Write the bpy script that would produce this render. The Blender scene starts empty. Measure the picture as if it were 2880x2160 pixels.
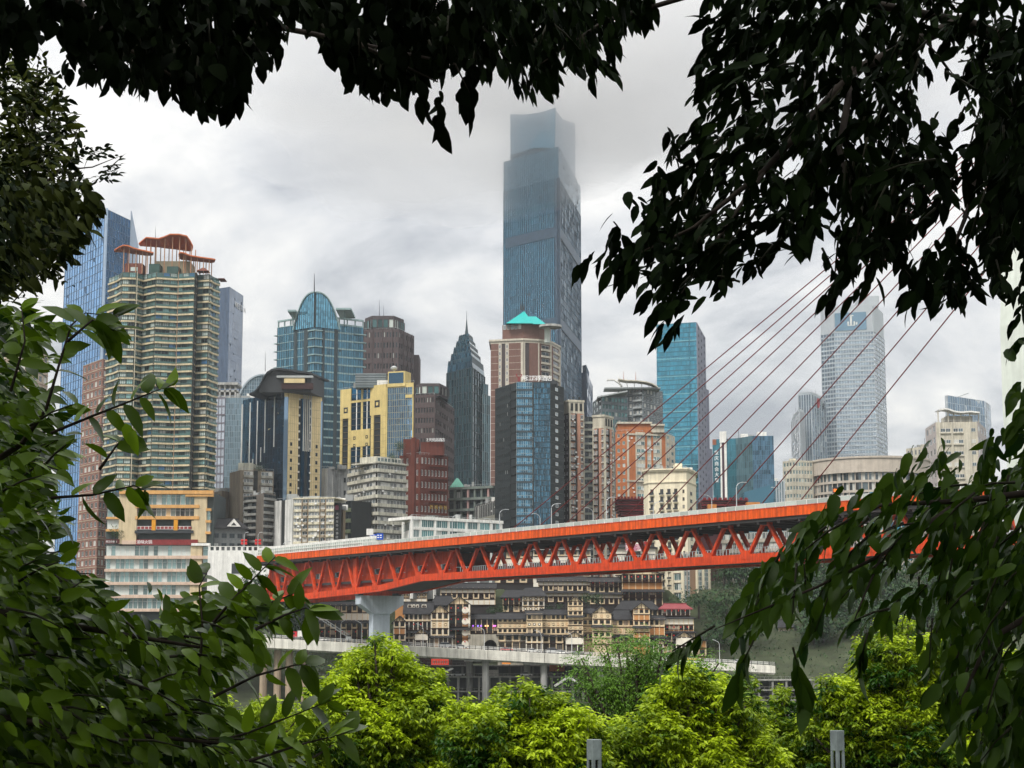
import bpy, math, random
import numpy as np
from mathutils import Vector, Matrix, noise

RND = random.Random(11)
NP = np.random.default_rng(5)
scene = bpy.context.scene
COL = scene.collection

# ------------------------------------------------------------------ camera
F, CZ = 5000.0, 24.0                       # focal length in photo pixels (2880 wide), eye height over the river
TH = math.atan(720.0 / F)                  # looking up a little: horizon at row 1800
CT, ST = math.cos(TH), math.sin(TH)
cd = bpy.data.cameras.new('camera'); cam = bpy.data.objects.new('camera', cd); COL.objects.link(cam)
cd.sensor_width = 36.0; cd.lens = 36.0 * F / 2880.0
cd.clip_start = 0.1; cd.clip_end = 30000.0
cam.location = (0, 0, CZ); cam.rotation_euler = (math.pi / 2 + TH, 0, 0)
scene.camera = cam

# ------------------------------------------------------------------ sky, sun, exposure
SUN_EL, SUN_AZ = math.radians(52), math.radians(215)      # high, behind the viewer's left shoulder
world = bpy.data.worlds.new('World'); scene.world = world; world.use_nodes = True
wn, wl = world.node_tree.nodes, world.node_tree.links
wn.clear()
def wnode(t, **k):
    n = wn.new(t)
    for a, b in k.items(): setattr(n, a, b)
    return n
out = wnode('ShaderNodeOutputWorld'); bg = wnode('ShaderNodeBackground'); wl.new(bg.outputs[0], out.inputs[0])
sky = wnode('ShaderNodeTexSky', sky_type='NISHITA', sun_disc=False, sun_elevation=SUN_EL, sun_rotation=SUN_AZ,
            air_density=1.0, dust_density=3.0)
tc = wnode('ShaderNodeTexCoord'); sep = wnode('ShaderNodeSeparateXYZ'); wl.new(tc.outputs['Generated'], sep.inputs[0])
zc = wnode('ShaderNodeMath', operation='MAXIMUM'); wl.new(sep.outputs['Z'], zc.inputs[0]); zc.inputs[1].default_value = 0.0
za = wnode('ShaderNodeMath', operation='ADD'); wl.new(zc.outputs[0], za.inputs[0]); za.inputs[1].default_value = 0.22
comb = wnode('ShaderNodeCombineXYZ')
for i, ax in enumerate('XY'):
    dv = wnode('ShaderNodeMath', operation='DIVIDE'); wl.new(sep.outputs[ax], dv.inputs[0]); wl.new(za.outputs[0], dv.inputs[1])
    wl.new(dv.outputs[0], comb.inputs[i])
mp = wnode('ShaderNodeMapping'); wl.new(comb.outputs[0], mp.inputs[0])
mp.inputs['Rotation'].default_value = (0, 0, math.radians(24)); mp.inputs['Scale'].default_value = (1.0, 0.78, 1); mp.inputs['Location'].default_value = (-0.06, 0.2, 3.1)
n1 = wnode('ShaderNodeTexNoise'); wl.new(mp.outputs[0], n1.inputs['Vector'])
n1.inputs['Scale'].default_value = 2.6; n1.inputs['Detail'].default_value = 7; n1.inputs['Roughness'].default_value = 0.60; n1.inputs['Distortion'].default_value = 0.35
ramp = wnode('ShaderNodeValToRGB'); wl.new(n1.outputs['Fac'], ramp.inputs[0])
cr = ramp.color_ramp
cr.elements[0].position = 0.34; cr.elements[0].color = (0.25, 0.26, 0.28, 1)
cr.elements[1].position = 0.64; cr.elements[1].color = (0.67, 0.65, 0.61, 1)
e = cr.elements.new(0.47); e.color = (0.45, 0.452, 0.455, 1)
skys = wnode('ShaderNodeVectorMath', operation='SCALE'); wl.new(sky.outputs[0], skys.inputs[0]); skys.inputs['Scale'].default_value = 0.10
mixs = wnode('ShaderNodeMix', data_type='RGBA'); mixs.inputs[0].default_value = 0.90      # nine tenths cloud cover
# an overcast sky is brightest overhead
zq2 = wnode('ShaderNodeMath', operation='POWER'); wl.new(zc.outputs[0], zq2.inputs[0]); zq2.inputs[1].default_value = 2.0
zf = wnode('ShaderNodeMath', operation='MULTIPLY_ADD'); wl.new(zq2.outputs[0], zf.inputs[0]); zf.inputs[1].default_value = 2.3; zf.inputs[2].default_value = 0.80
ovc = wnode('ShaderNodeVectorMath', operation='SCALE'); wl.new(ramp.outputs[0], ovc.inputs[0]); wl.new(zf.outputs[0], ovc.inputs['Scale'])
wl.new(skys.outputs[0], mixs.inputs[6]); wl.new(ovc.outputs[0], mixs.inputs[7])
wl.new(mixs.outputs[2], bg.inputs[0]); bg.inputs[1].default_value = 1.0

sl = bpy.data.lights.new('sun', 'SUN'); sun = bpy.data.objects.new('sun', sl); COL.objects.link(sun)
sl.energy = 1.5; sl.angle = math.radians(14); sl.color = (1.0, 0.96, 0.90)
sun.rotation_euler = (math.pi / 2 - SUN_EL, 0, math.pi - SUN_AZ)   # checked against the Sky Texture's own convention
vs = scene.view_settings
scene.display_settings.display_device = 'sRGB'
vs.view_transform = 'Standard'; vs.look = 'None'; vs.exposure = 1.0; vs.gamma = 1.0; vs.use_curve_mapping = False
scene.render.engine = 'CYCLES'
cy = scene.cycles
cy.max_bounces = 6; cy.diffuse_bounces = 3; cy.glossy_bounces = 3; cy.transmission_bounces = 4; cy.volume_bounces = 1
cy.transparent_max_bounces = 8; cy.caustics_reflective = False; cy.caustics_refractive = False
cy.use_denoising = True; cy.use_adaptive_sampling = True; cy.adaptive_threshold = 0.015

# ------------------------------------------------------------------ photo pixel -> place (distance always given)
def slope(py):
    dy = (1080.0 - py) / F
    return (dy * CT + ST) / (CT - dy * ST)
def PZ(py, Y): return CZ + slope(py) * Y
def PXX(px, py, Y): return (px - 1440.0) / F / (CT - (1080.0 - py) / F * ST) * Y
def P(px, py, Y): return Vector((PXX(px, py, Y), Y, PZ(py, Y)))
def YZ(py, z): return (z - CZ) / slope(py)
def mpp(Y): return Y / F / CT              # metres per photo pixel at distance Y

# ------------------------------------------------------------------ materials
MATS = {}
def nt(m):
    m.use_nodes = True
    return m.node_tree.nodes, m.node_tree.links
def M(name, col, rough=0.75, metal=0.0, var=0.18, scale=0.35, streak=0.0, spec=0.18, bump=0.0, emit=0.0):
    """painted / plaster / stone surface: colour with procedural weathering"""
    if name in MATS: return MATS[name]
    m = bpy.data.materials.new(name); MATS[name] = m
    N, L = nt(m); b = N['Principled BSDF']
    b.inputs['Roughness'].default_value = rough; b.inputs['Metallic'].default_value = metal; b.inputs['Specular IOR Level'].default_value = spec
    g = N.new('ShaderNodeNewGeometry')
    mapn = N.new('ShaderNodeMapping'); L.new(g.outputs['Position'], mapn.inputs[0])
    mapn.inputs['Scale'].default_value = (scale, scale, scale * 0.8)
    no = N.new('ShaderNodeTexNoise'); L.new(mapn.outputs[0], no.inputs['Vector']); no.inputs['Scale'].default_value = 1.0
    no.inputs['Detail'].default_value = 5; no.inputs['Roughness'].default_value = 0.65
    mr = N.new('ShaderNodeMapRange'); L.new(no.outputs['Fac'], mr.inputs[0])
    mr.inputs[1].default_value = 0.3; mr.inputs[2].default_value = 0.7; mr.inputs[3].default_value = 1 - var; mr.inputs[4].default_value = 1 + var * 0.5
    fac = mr.outputs[0]
    if streak > 0:
        mp2 = N.new('ShaderNodeMapping'); L.new(g.outputs['Position'], mp2.inputs[0]); mp2.inputs['Scale'].default_value = (1.1, 1.1, 0.07)
        n2 = N.new('ShaderNodeTexNoise'); L.new(mp2.outputs[0], n2.inputs['Vector']); n2.inputs['Scale'].default_value = 1.0; n2.inputs['Detail'].default_value = 3
        m2 = N.new('ShaderNodeMapRange'); L.new(n2.outputs['Fac'], m2.inputs[0]); m2.inputs[1].default_value = 0.35; m2.inputs[2].default_value = 0.62
        m2.inputs[3].default_value = 1 - streak; m2.inputs[4].default_value = 1.0
        mu = N.new('ShaderNodeMath'); mu.operation = 'MULTIPLY'; L.new(fac, mu.inputs[0]); L.new(m2.outputs[0], mu.inputs[1]); fac = mu.outputs[0]
    sc = N.new('ShaderNodeVectorMath'); sc.operation = 'SCALE'; sc.inputs[0].default_value = col[:3]; L.new(fac, sc.inputs['Scale'])
    L.new(sc.outputs[0], b.inputs['Base Color'])
    if bump:
        bp = N.new('ShaderNodeBump'); bp.inputs['Strength'].default_value = bump; L.new(no.outputs['Fac'], bp.inputs['Height']); L.new(bp.outputs[0], b.inputs['Normal'])
    if emit:
        b.inputs['Emission Color'].default_value = (*col[:3], 1); b.inputs['Emission Strength'].default_value = emit
    return m
def G(name, tint, dark=0.35, metal=0.7, rough=0.07, var=0.4, curtain=0.0, curt_col=(0.62, 0.60, 0.55), wav=0.0, lit=0.0):
    """coated window glass: mirrors the sky; each pane differs a little, some have a blind or curtain behind"""
    if name in MATS: return MATS[name]
    m = bpy.data.materials.new(name); MATS[name] = m
    N, L = nt(m); b = N['Principled BSDF']
    g = N.new('ShaderNodeNewGeometry'); oi = N.new('ShaderNodeObjectInfo')
    ad = N.new('ShaderNodeMath'); ad.operation = 'MULTIPLY_ADD'; L.new(oi.outputs['Random'], ad.inputs[0]); ad.inputs[1].default_value = 17.3; L.new(g.outputs['Random Per Island'], ad.inputs[2])
    fr = N.new('ShaderNodeMath'); fr.operation = 'FRACT'; L.new(ad.outputs[0], fr.inputs[0])
    mr = N.new('ShaderNodeMapRange'); L.new(fr.outputs[0], mr.inputs[0]); mr.inputs[3].default_value = 1 - var; mr.inputs[4].default_value = 1 + var
    sc = N.new('ShaderNodeVectorMath'); sc.operation = 'SCALE'; sc.inputs[0].default_value = tint; L.new(mr.outputs[0], sc.inputs['Scale'])
    col = sc.outputs[0]
    b.inputs['Metallic'].default_value = metal; b.inputs['Roughness'].default_value = rough; b.inputs['Specular IOR Level'].default_value = 0.5
    if curtain > 0:
        wn_ = N.new('ShaderNodeTexWhiteNoise'); wn_.noise_dimensions = '1D'; L.new(fr.outputs[0], wn_.inputs['W'])
        lt = N.new('ShaderNodeMath'); lt.operation = 'LESS_THAN'; L.new(wn_.outputs['Value'], lt.inputs[0]); lt.inputs[1].default_value = curtain
        mx = N.new('ShaderNodeMix'); mx.data_type = 'RGBA'; L.new(lt.outputs[0], mx.inputs[0]); L.new(col, mx.inputs[6]); mx.inputs[7].default_value = (*curt_col, 1)
        col = mx.outputs[2]
        mm = N.new('ShaderNodeMath'); mm.operation = 'MULTIPLY_ADD'; L.new(lt.outputs[0], mm.inputs[0]); mm.inputs[1].default_value = -metal; mm.inputs[2].default_value = metal
        L.new(mm.outputs[0], b.inputs['Metallic'])
    L.new(col, b.inputs['Base Color'])
    if wav:
        no = N.new('ShaderNodeTexNoise'); L.new(g.outputs['Position'], no.inputs['Vector']); no.inputs['Scale'].default_value = 0.09; no.inputs['Detail'].default_value = 2
        bp = N.new('ShaderNodeBump'); bp.inputs['Strength'].default_value = wav; bp.inputs['Distance'].default_value = 1.0; L.new(no.outputs['Fac'], bp.inputs['Height']); L.new(bp.outputs[0], b.inputs['Normal'])
    return m

# ------------------------------------------------------------------ objects
def link(name, data=None, parent=None, loc=None, kind=None, label=None, cat=None, group=None):
    o = bpy.data.objects.new(name, data); COL.objects.link(o)
    if loc is not None: o.location = loc
    if parent is not None: o.parent = parent
    if kind: o['kind'] = kind
    if label: o['label'] = label
    if cat: o['category'] = cat
    if group: o['group'] = group
    return o
def thing(name, label, cat, loc=(0, 0, 0), group=None):
    return link(name, None, None, loc, None, label, cat, group)

class Fr:
    """a wall's own frame: u along the wall (left to right as seen), v up, n out of it"""
    def __init__(s, p0, p1, z0):
        s.o = Vector((p0[0], p0[1], z0)); d = Vector((p1[0] - p0[0], p1[1] - p0[1], 0)); s.W = d.length
        s.u = d.normalized(); s.n = Vector((s.u.y, -s.u.x, 0)); s.up = Vector((0, 0, 1))
    def pt(s, u, v, n=0.0): return s.o + s.u * u + s.up * v + s.n * n
    def mat(s, u, v, n, off): 
        p = s.pt(u, v, n) - off
        return Matrix(((s.u.x, s.n.x, 0, p.x), (s.u.y, s.n.y, 0, p.y), (0, 0, 1, p.z), (0, 0, 0, 1)))

class MB:
    def __init__(s): s.v, s.f, s.m, s.mats = [], [], [], []
    def mi(s, mat):
        if mat not in s.mats: s.mats.append(mat)
        return s.mats.index(mat)
    def quad(s, a, b, c, d, mat):
        i = len(s.v); s.v += [tuple(a), tuple(b), tuple(c), tuple(d)]; s.f.append((i, i + 1, i + 2, i + 3)); s.m.append(s.mi(mat))
    def tri(s, a, b, c, mat):
        i = len(s.v); s.v += [tuple(a), tuple(b), tuple(c)]; s.f.append((i, i + 1, i + 2)); s.m.append(s.mi(mat))
    def hexa(s, p, mat, back=True):
        """8 points: bottom 4 ccw, top 4 ccw"""
        i = len(s.v); s.v += [tuple(q) for q in p]; k = s.mi(mat)
        fs = [(0, 3, 2, 1), (4, 5, 6, 7), (0, 1, 5, 4), (1, 2, 6, 5), (3, 0, 4, 7)] + ([(2, 3, 7, 6)] if back else [])
        for f in fs: s.f.append(tuple(i + j for j in f)); s.m.append(k)
    def box(s, x0, x1, y0, y1, z0, z1, mat):
        s.hexa([(x0, y0, z0), (x1, y0, z0), (x1, y1, z0), (x0, y1, z0), (x0, y0, z1), (x1, y0, z1), (x1, y1, z1), (x0, y1, z1)], mat)
    def fbox(s, fr, u0, u1, v0, v1, n0, n1, mat, back=False):
        """box on a wall frame, n0 < n1 (n1 faces out)"""
        q = fr.pt
        s.hexa([q(u0, v0, n1), q(u1, v0, n1), q(u1, v0, n0), q(u0, v0, n0), q(u0, v1, n1), q(u1, v1, n1), q(u1, v1, n0), q(u0, v1, n0)], mat, back)
    def bar(s, a, b, w, h, mat, up=Vector((0, 0, 1))):
        a, b = Vector(a), Vector(b); d = (b - a).normalized(); sd = d.cross(up)
        if sd.length < 1e-4: sd = d.cross(Vector((1, 0, 0)))
        sd.normalize(); u2 = sd.cross(d).normalized(); S, U = sd * w / 2, u2 * h / 2
        s.hexa([a - S - U, a + S - U, b + S - U, b - S - U, a - S + U, a + S + U, b + S + U, b - S + U], mat)
    def prism(s, poly, z0, z1, mat, top=True, bot=False, topmat=None):
        """poly ccw or cw list of (x,y); sides + top"""
        n = len(poly); i = len(s.v); k = s.mi(mat)
        area = sum(poly[j][0] * poly[(j + 1) % n][1] - poly[(j + 1) % n][0] * poly[j][1] for j in range(n))
        if area < 0: poly = poly[::-1]
        s.v += [(p[0], p[1], z0) for p in poly] + [(p[0], p[1], z1) for p in poly]
        for j in range(n):
            a, b = j, (j + 1) % n; s.f.append((i + a, i + b, i + n + b, i + n + a)); s.m.append(k)
        if top: s.f.append(tuple(i + n + j for j in range(n))); s.m.append(s.mi(topmat or mat))
        if bot: s.f.append(tuple(i + j for j in reversed(range(n)))); s.m.append(k)
    def loft(s, polyA, zA, polyB, zB, mat, cap=True):
        n = len(polyA); i = len(s.v); k = s.mi(mat)
        s.v += [(p[0], p[1], zA) for p in polyA] + [(p[0], p[1], zB) for p in polyB]
        for j in range(n):
            a, b = j, (j + 1) % n; s.f.append((i + a, i + b, i + n + b, i + n + a)); s.m.append(k)
        if cap: s.f.append(tuple(i + n + j for j in range(n))); s.m.append(k)
    def tube(s, pts, rad, mat, seg=6):
        pts = [Vector(p) for p in pts]
        if not isinstance(rad, (list, tuple)): rad = [rad] * len(pts)
        i = len(s.v); k = s.mi(mat); ref = Vector((0.31, 0.2, 0.93))
        for j, p in enumerate(pts):
            d = (pts[min(j + 1, len(pts) - 1)] - pts[max(j - 1, 0)]).normalized()
            a = d.cross(ref); 
            if a.length < 1e-3: a = d.cross(Vector((1, 0, 0)))
            a.normalize(); b = d.cross(a)
            for t in range(seg):
                an = 2 * math.pi * t / seg; s.v.append(tuple(p + (a * math.cos(an) + b * math.sin(an)) * rad[j]))
        for j in range(len(pts) - 1):
            for t in range(seg):
                q = (t + 1) % seg; s.f.append((i + j * seg + t, i + j * seg + q, i + (j + 1) * seg + q, i + (j + 1) * seg + t)); s.m.append(k)
        s.f.append(tuple(i + t for t in reversed(range(seg)))); s.m.append(k)
        e_ = i + (len(pts) - 1) * seg; s.f.append(tuple(e_ + t for t in range(seg))); s.m.append(k)
    def mesh(s, name, off=None, smooth=False):
        me = bpy.data.meshes.new(name)
        vs_ = s.v if off is None else [(a[0] - off[0], a[1] - off[1], a[2] - off[2]) for a in s.v]
        me.from_pydata(vs_, [], s.f)
        for m in s.mats: me.materials.append(m)
        me.polygons.foreach_set('material_index', s.m)
        if smooth: me.polygons.foreach_set('use_smooth', [True] * len(s.f))
        me.update(); return me
    def obj(s, name, parent=None, kind=None, smooth=False, **k):
        """vertices are given in world metres; stored relative to the parent"""
        if not s.f: return None
        off = None
        if parent is not None:
            off = parent.location if parent.parent is None else parent.location + parent.parent.location
        o = link(name, s.mesh(name, off, smooth), parent, kind=kind, **k); return o
    def solo(s, name, label, cat, base, group=None, kind=None, smooth=False):
        o = link(name, s.mesh(name, base, smooth), None, base, kind, label, cat, group); return o

# ------------------------------------------------------------------ common materials
concrete = M('concrete', (0.42, 0.42, 0.40), streak=0.35)
pale_conc = M('pale_concrete', (0.60, 0.60, 0.57), streak=0.35)
dark_metal = M('dark_metal', (0.05, 0.055, 0.06), 0.5, 0.3)
white_paint = M('white_paint', (0.78, 0.77, 0.73), 0.55, streak=0.18)
frame_white = M('window_frame_white', (0.7, 0.7, 0.68), 0.5)
frame_dark = M('window_frame_dark', (0.05, 0.06, 0.06), 0.5)
frame_green = M('window_frame_green', (0.05, 0.10, 0.09), 0.5)
wglass = G('apartment_glass', (0.075, 0.10, 0.11), metal=0.4, rough=0.12, var=0.8, curtain=0.22, curt_col=(0.5, 0.5, 0.46))
gglass = G('green_glass', (0.09, 0.20, 0.20), metal=0.5, rough=0.1, var=0.7, curtain=0.2, curt_col=(0.45, 0.5, 0.46))
dglass = G('dark_glass', (0.025, 0.035, 0.042), metal=0.4, rough=0.12, var=0.6, curtain=0.10, curt_col=(0.35, 0.36, 0.34))
roof_gray = M('roof_felt', (0.20, 0.20, 0.19), 0.9)
roof_tile = M('dark_roof_tile', (0.030, 0.030, 0.032), 0.9, var=0.35, scale=0.8)

# ------------------------------------------------------------------ buildings
WIN_CAP = 300; BLDS = []
class Bld:
    """a building: roof corners seen in the photo, left to right, as (column, row); one of them has the given distance.
       All roof corners lie at one height, so the others' distances follow."""
    def __init__(s, name, label, pts, Y, i0=0, zb=44.0, depth=18.0, wall=None, cat='building', group=None, core=True, ytop=None):
        px, py = pts[i0]; s.zt = PZ(py, Y); s.zb = zb
        s.p = []
        for (a, b) in pts:
            yy = YZ(b, s.zt); s.p.append(Vector((PXX(a, b, yy), yy, 0)))
        c = sum(s.p, Vector()) / len(s.p)
        s.root = thing(name, label, cat, (c.x, c.y + depth * 0.4, zb), group)
        s.depth = depth; s.wins = []; s.wall = wall or concrete; BLDS.append(s); s.name = name
        s.poly = s.plan(s.p, depth)
        if core:
            m = MB(); m.prism([(q.x, q.y) for q in s.poly], zb, s.zt, s.wall, topmat=roof_gray); m.obj('wall', s.root)
    @staticmethod
    def plan(p, depth):
        if len(p) == 3: return [*p, p[0] + p[2] - p[1]] if (p[0] + p[2] - p[1]).y > min(q.y for q in p) + 4 else [*p, p[2] + Vector((0, depth, 0)), p[0] + Vector((0, depth, 0))]
        d = (p[-1] - p[0]).normalized(); inn = Vector((-d.y, d.x, 0)) * depth
        if len(p) > 3: inn = (sum(p, Vector()) / len(p)).normalized() * depth
        return [*p, p[-1] + inn, p[0] + inn]
    def fr(s, i, z0=None): return Fr(s.p[i], s.p[i + 1], s.zb if z0 is None else z0)
    def h(s, z0=None): return s.zt - (s.zb if z0 is None else z0)
    def part(s, mb, name, kind=None, smooth=False, **k): return mb.obj(name, s.root, kind, smooth, **k)
    def win(s, fr, u, v, w, h, n=0.1, style=None): s.wins.append((fr, u, v, w, h, n, style))
    def finish(s, glass=None, frame=None, name='window', fw=0.12, cross=(1, 0)):
        """windows: frame and panes; the largest 300 stand alone, any others are joined"""
        glass = glass or wglass; frame = frame or frame_white
        if not s.wins: return
        order = sorted(range(len(s.wins)), key=lambda i: (-round(s.wins[i][3] * s.wins[i][4], 2), i))
        cache = {}; rest = MB()
        def build(mb, q, w, h, gl, cr):
            t = 0.09
            for (a, b, c, d) in ((0, w, 0, fw), (0, w, h - fw, h), (0, fw, fw, h - fw), (w - fw, w, fw, h - fw)):
                P8 = [q(a, c, t), q(b, c, t), q(b, c, 0), q(a, c, 0), q(a, d, t), q(b, d, t), q(b, d, 0), q(a, d, 0)]
                mb.hexa(P8, frame, False)
            for k in range(cr[0]):
                x = w * (k + 1) / (cr[0] + 1); mb.quad(q(x - fw / 2, fw, 0.07), q(x + fw / 2, fw, 0.07), q(x + fw / 2, h - fw, 0.07), q(x - fw / 2, h - fw, 0.07), frame)
            for k in range(cr[1]):
                y = h * (0.68 if cr[1] == 1 else (k + 1) / (cr[1] + 1)); mb.quad(q(fw, y - fw / 2, 0.06), q(w - fw, y - fw / 2, 0.06), q(w - fw, y + fw / 2, 0.06), q(fw, y + fw / 2, 0.06), frame)
            mb.quad(q(fw, fw, 0.02), q(w - fw, fw, 0.02), q(w - fw, h - fw, 0.02), q(fw, h - fw, 0.02), gl)
        for r, i in enumerate(order):
            fr, u, v, w, h, n, st = s.wins[i]
            gl = (st or {}).get('glass', glass); cr = (st or {}).get('cross', cross)
            if r < WIN_CAP:
                key = (round(w, 2), round(h, 2), gl.name, cr)
                if key not in cache:
                    mb = MB(); build(mb, lambda a, b, c: (a, c, b), w, h, gl, cr)
                    # local axes: x along wall, y outward, z up
                    cache[key] = mb.mesh(name)
                o = bpy.data.objects.new(name, cache[key]); COL.objects.link(o); o.parent = s.root
                o.matrix_local = fr.mat(u, v, n, s.root.location)
            else:
                build(rest, lambda a, b, c: fr.pt(u + a, v + b, n + c), w, h, gl, cr)
        if rest.f: s.part(rest, name, 'stuff')
        s.wins = []

def grid(b, fr, z1, nf, nc, mb, wall, ww=0.62, wh=0.55, proj=0.30, v0=0.0, sill=0.28, ext=0.28, band=None, bandproj=0.12, style=None, skip=None, win=True, u0=0.0, u1=None):
    """rows of set-back windows between piers and spandrels"""
    u1 = fr.W if u1 is None else u1
    H = z1 - fr.o.z; ch = (H - v0) / nf; cw = (u1 - u0) / nc; gap = cw * (1 - ww)
    e0 = ext if u0 <= 0.01 else 0; e1 = ext if u1 >= fr.W - 0.01 else 0
    mb.fbox(fr, u0 - e0, u0 + gap / 2, 0, H, 0, proj, wall); mb.fbox(fr, u1 - gap / 2, u1 + e1, 0, H, 0, proj, wall)
    for k in range(1, nc): mb.fbox(fr, u0 + k * cw - gap / 2, u0 + k * cw + gap / 2, 0, H, 0, proj, wall)
    wv = ch * wh; lo = ch * (1 - wh) * sill / 0.5 * 0.9
    lo = min(lo, ch * (1 - wh) * 0.85)
    edges = [0.0]
    for k in range(nf): edges += [v0 + k * ch + lo, v0 + k * ch + lo + wv]
    edges.append(H)
    for k in range(0, len(edges), 2):
        mb.fbox(fr, u0, u1, edges[k], edges[k + 1], 0, proj - 0.03, wall)
    if band:
        for k in range(nf + 1):
            v = v0 + k * ch; mb.fbox(fr, u0 - e0 - 0.05, u1 + e1 + 0.05, v - 0.14, v + 0.14, 0, proj + bandproj, band)
    if win:
        for k in range(nf):
            for j in range(nc):
                if skip and skip(j, k): continue
                b.win(fr, u0 + j * cw + gap / 2 + 0.02, v0 + k * ch + lo + 0.02, cw * ww - 0.04, wv - 0.04, 0.06, style)

def curtain(b, fr, z1, nr, nc, glass, mull, mb=None, fin=0.25, mw=0.14, band=None, bandh=0.0, tilt=0.006, v0=0.0, u0=0.0, u1=None, top=None, hm=0.10, name='pane', every=1, n0=0.05):
    """curtain wall: every pane its own sheet at a slightly different tilt, mullions and floor bands proud of it"""
    u1 = fr.W if u1 is None else u1
    H = z1 - fr.o.z; ch = (H - v0) / nr; cw = (u1 - u0) / nc
    own = mb is None; g = MB(); mb = MB() if own else mb
    for j in range(nc):
        t = H if top is None else min(H, top(u0 + (j + 0.5) * cw))
        for k in range(nr):
            a, c = u0 + j * cw, v0 + k * ch
            d = min(c + ch, t)
            if d <= c + 0.05: break
            t1, t2 = RND.gauss(0, tilt) * cw, RND.gauss(0, tilt) * ch
            g.quad(fr.pt(a, c, n0), fr.pt(a + cw, c, n0 + t1), fr.pt(a + cw, d, n0 + t1 + t2), fr.pt(a, d, n0 + t2), glass)
    b.part(g, name, 'stuff')
    for j in range(0, nc + 1, every):
        t = H if top is None else min(H, top(min(max(u0 + j * cw, u0), u1)))
        if t > v0 + 0.1: mb.fbox(fr, u0 + j * cw - mw / 2, u0 + j * cw + mw / 2, v0, t, 0, fin, mull)
    for k in range(nr + 1):
        v = v0 + k * ch
        if top is None:
            if bandh: mb.fbox(fr, u0, u1, v - bandh * 0.5, v + bandh * 0.5, 0, fin * 0.8, band or mull)
            elif hm: mb.fbox(fr, u0, u1, v - hm / 2, v + hm / 2, 0, fin * 0.6, mull)
        else:
            js = [j for j in range(nc) if top(u0 + (j + 0.5) * cw) > v]
            if js: mb.fbox(fr, u0 + js[0] * cw, u0 + (js[-1] + 1) * cw, v - hm / 2, v + hm / 2, 0, fin * 0.6, mull)
    if own: b.part(mb, 'mullion', 'stuff')

TEXTS = []
def text_part(txt, parent, fr, u, v, size, mat, n=0.3, vertical=False, gap=1.1, name='sign_character', thick=0.15):
    off = parent.location if parent.parent is None else parent.location + parent.parent.location
    for k, ch in enumerate(txt):
        if ch == ' ': continue
        c = bpy.data.curves.new(name, 'FONT'); c.body = ch; c.size = size; c.extrude = thick; c.align_x = 'CENTER'; c.resolution_u = 2
        c.materials.append(mat)
        uu, vv = (u, v - k * size * gap) if vertical else (u + k * size * gap, v)
        p = fr.pt(uu, vv, n) - off
        TEXTS.append((c, name, parent, Matrix(((fr.u.x, 0, fr.n.x, p.x), (fr.u.y, 0, fr.n.y, p.y), (0, 1, 0, p.z), (0, 0, 0, 1))), mat))
def flush_texts():
    """lettering becomes plain meshes"""
    tmp = [link('sign_character', t[0]) for t in TEXTS]
    dg = bpy.context.evaluated_depsgraph_get()
    mes = [bpy.data.meshes.new_from_object(o.evaluated_get(dg)) for o in tmp]
    for o in tmp: bpy.data.objects.remove(o)
    for (c, name, parent, mw, mat), me in zip(TEXTS, mes):
        me.name = name
        if not me.materials: me.materials.append(mat)
        o = link(name, me, parent); o.matrix_local = mw
        bpy.data.curves.remove(c)
# ------------------------------------------------------------------ land and water
def zground(x, y):
    """height of the land: near terrace, slope to the river, far quay, cliff, city plateau"""
    prof = [(-400, 40), (-60, 34), (-25, 23.5), (-14, 22.4), (11, 22.3), (18, 19.5), (26, 18.4), (40, 16.0), (70, 9), (96, -1.0), (130, -4), (600, -4), (622, -2), (632, -0.5), (644, 0.8),
            (652, 2.0), (660, 6.0), (668, 11.0), (684, 17.0), (700, 27), (722, 44), (800, 50), (1100, 56), (1600, 60), (12000, 60), (30000, 60)]
    for (a, za), (b, zb_) in zip(prof, prof[1:]):
        if y <= b:
            t = min(1, max(0, (y - a) / (b - a))); z = za + (zb_ - za) * t; break
    else: z = 60
    if 600 < y < 2500 and x > 95:          # wooded slope on the east side
        k = min(1, (x - 95) / 60.0)
        if y < 632: z = z * (1 - k) + k * (z + max(0, y - 600) * .2)
        elif y < 760: z = z * (1 - k) + k * (6 + (y - 632) * 0.36)
        else: z = z * (1 - k) + k * 53
    if x < -100 and 640 < y < 790: k = min(1, (-100 - x) / 22.0); z = z * (1 - k) + k * min(z, 19)
    if 600 < y < 760: z += 0.8 * noise.noise(Vector((x * 0.06, y * 0.06, 0)))
    return z
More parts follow.
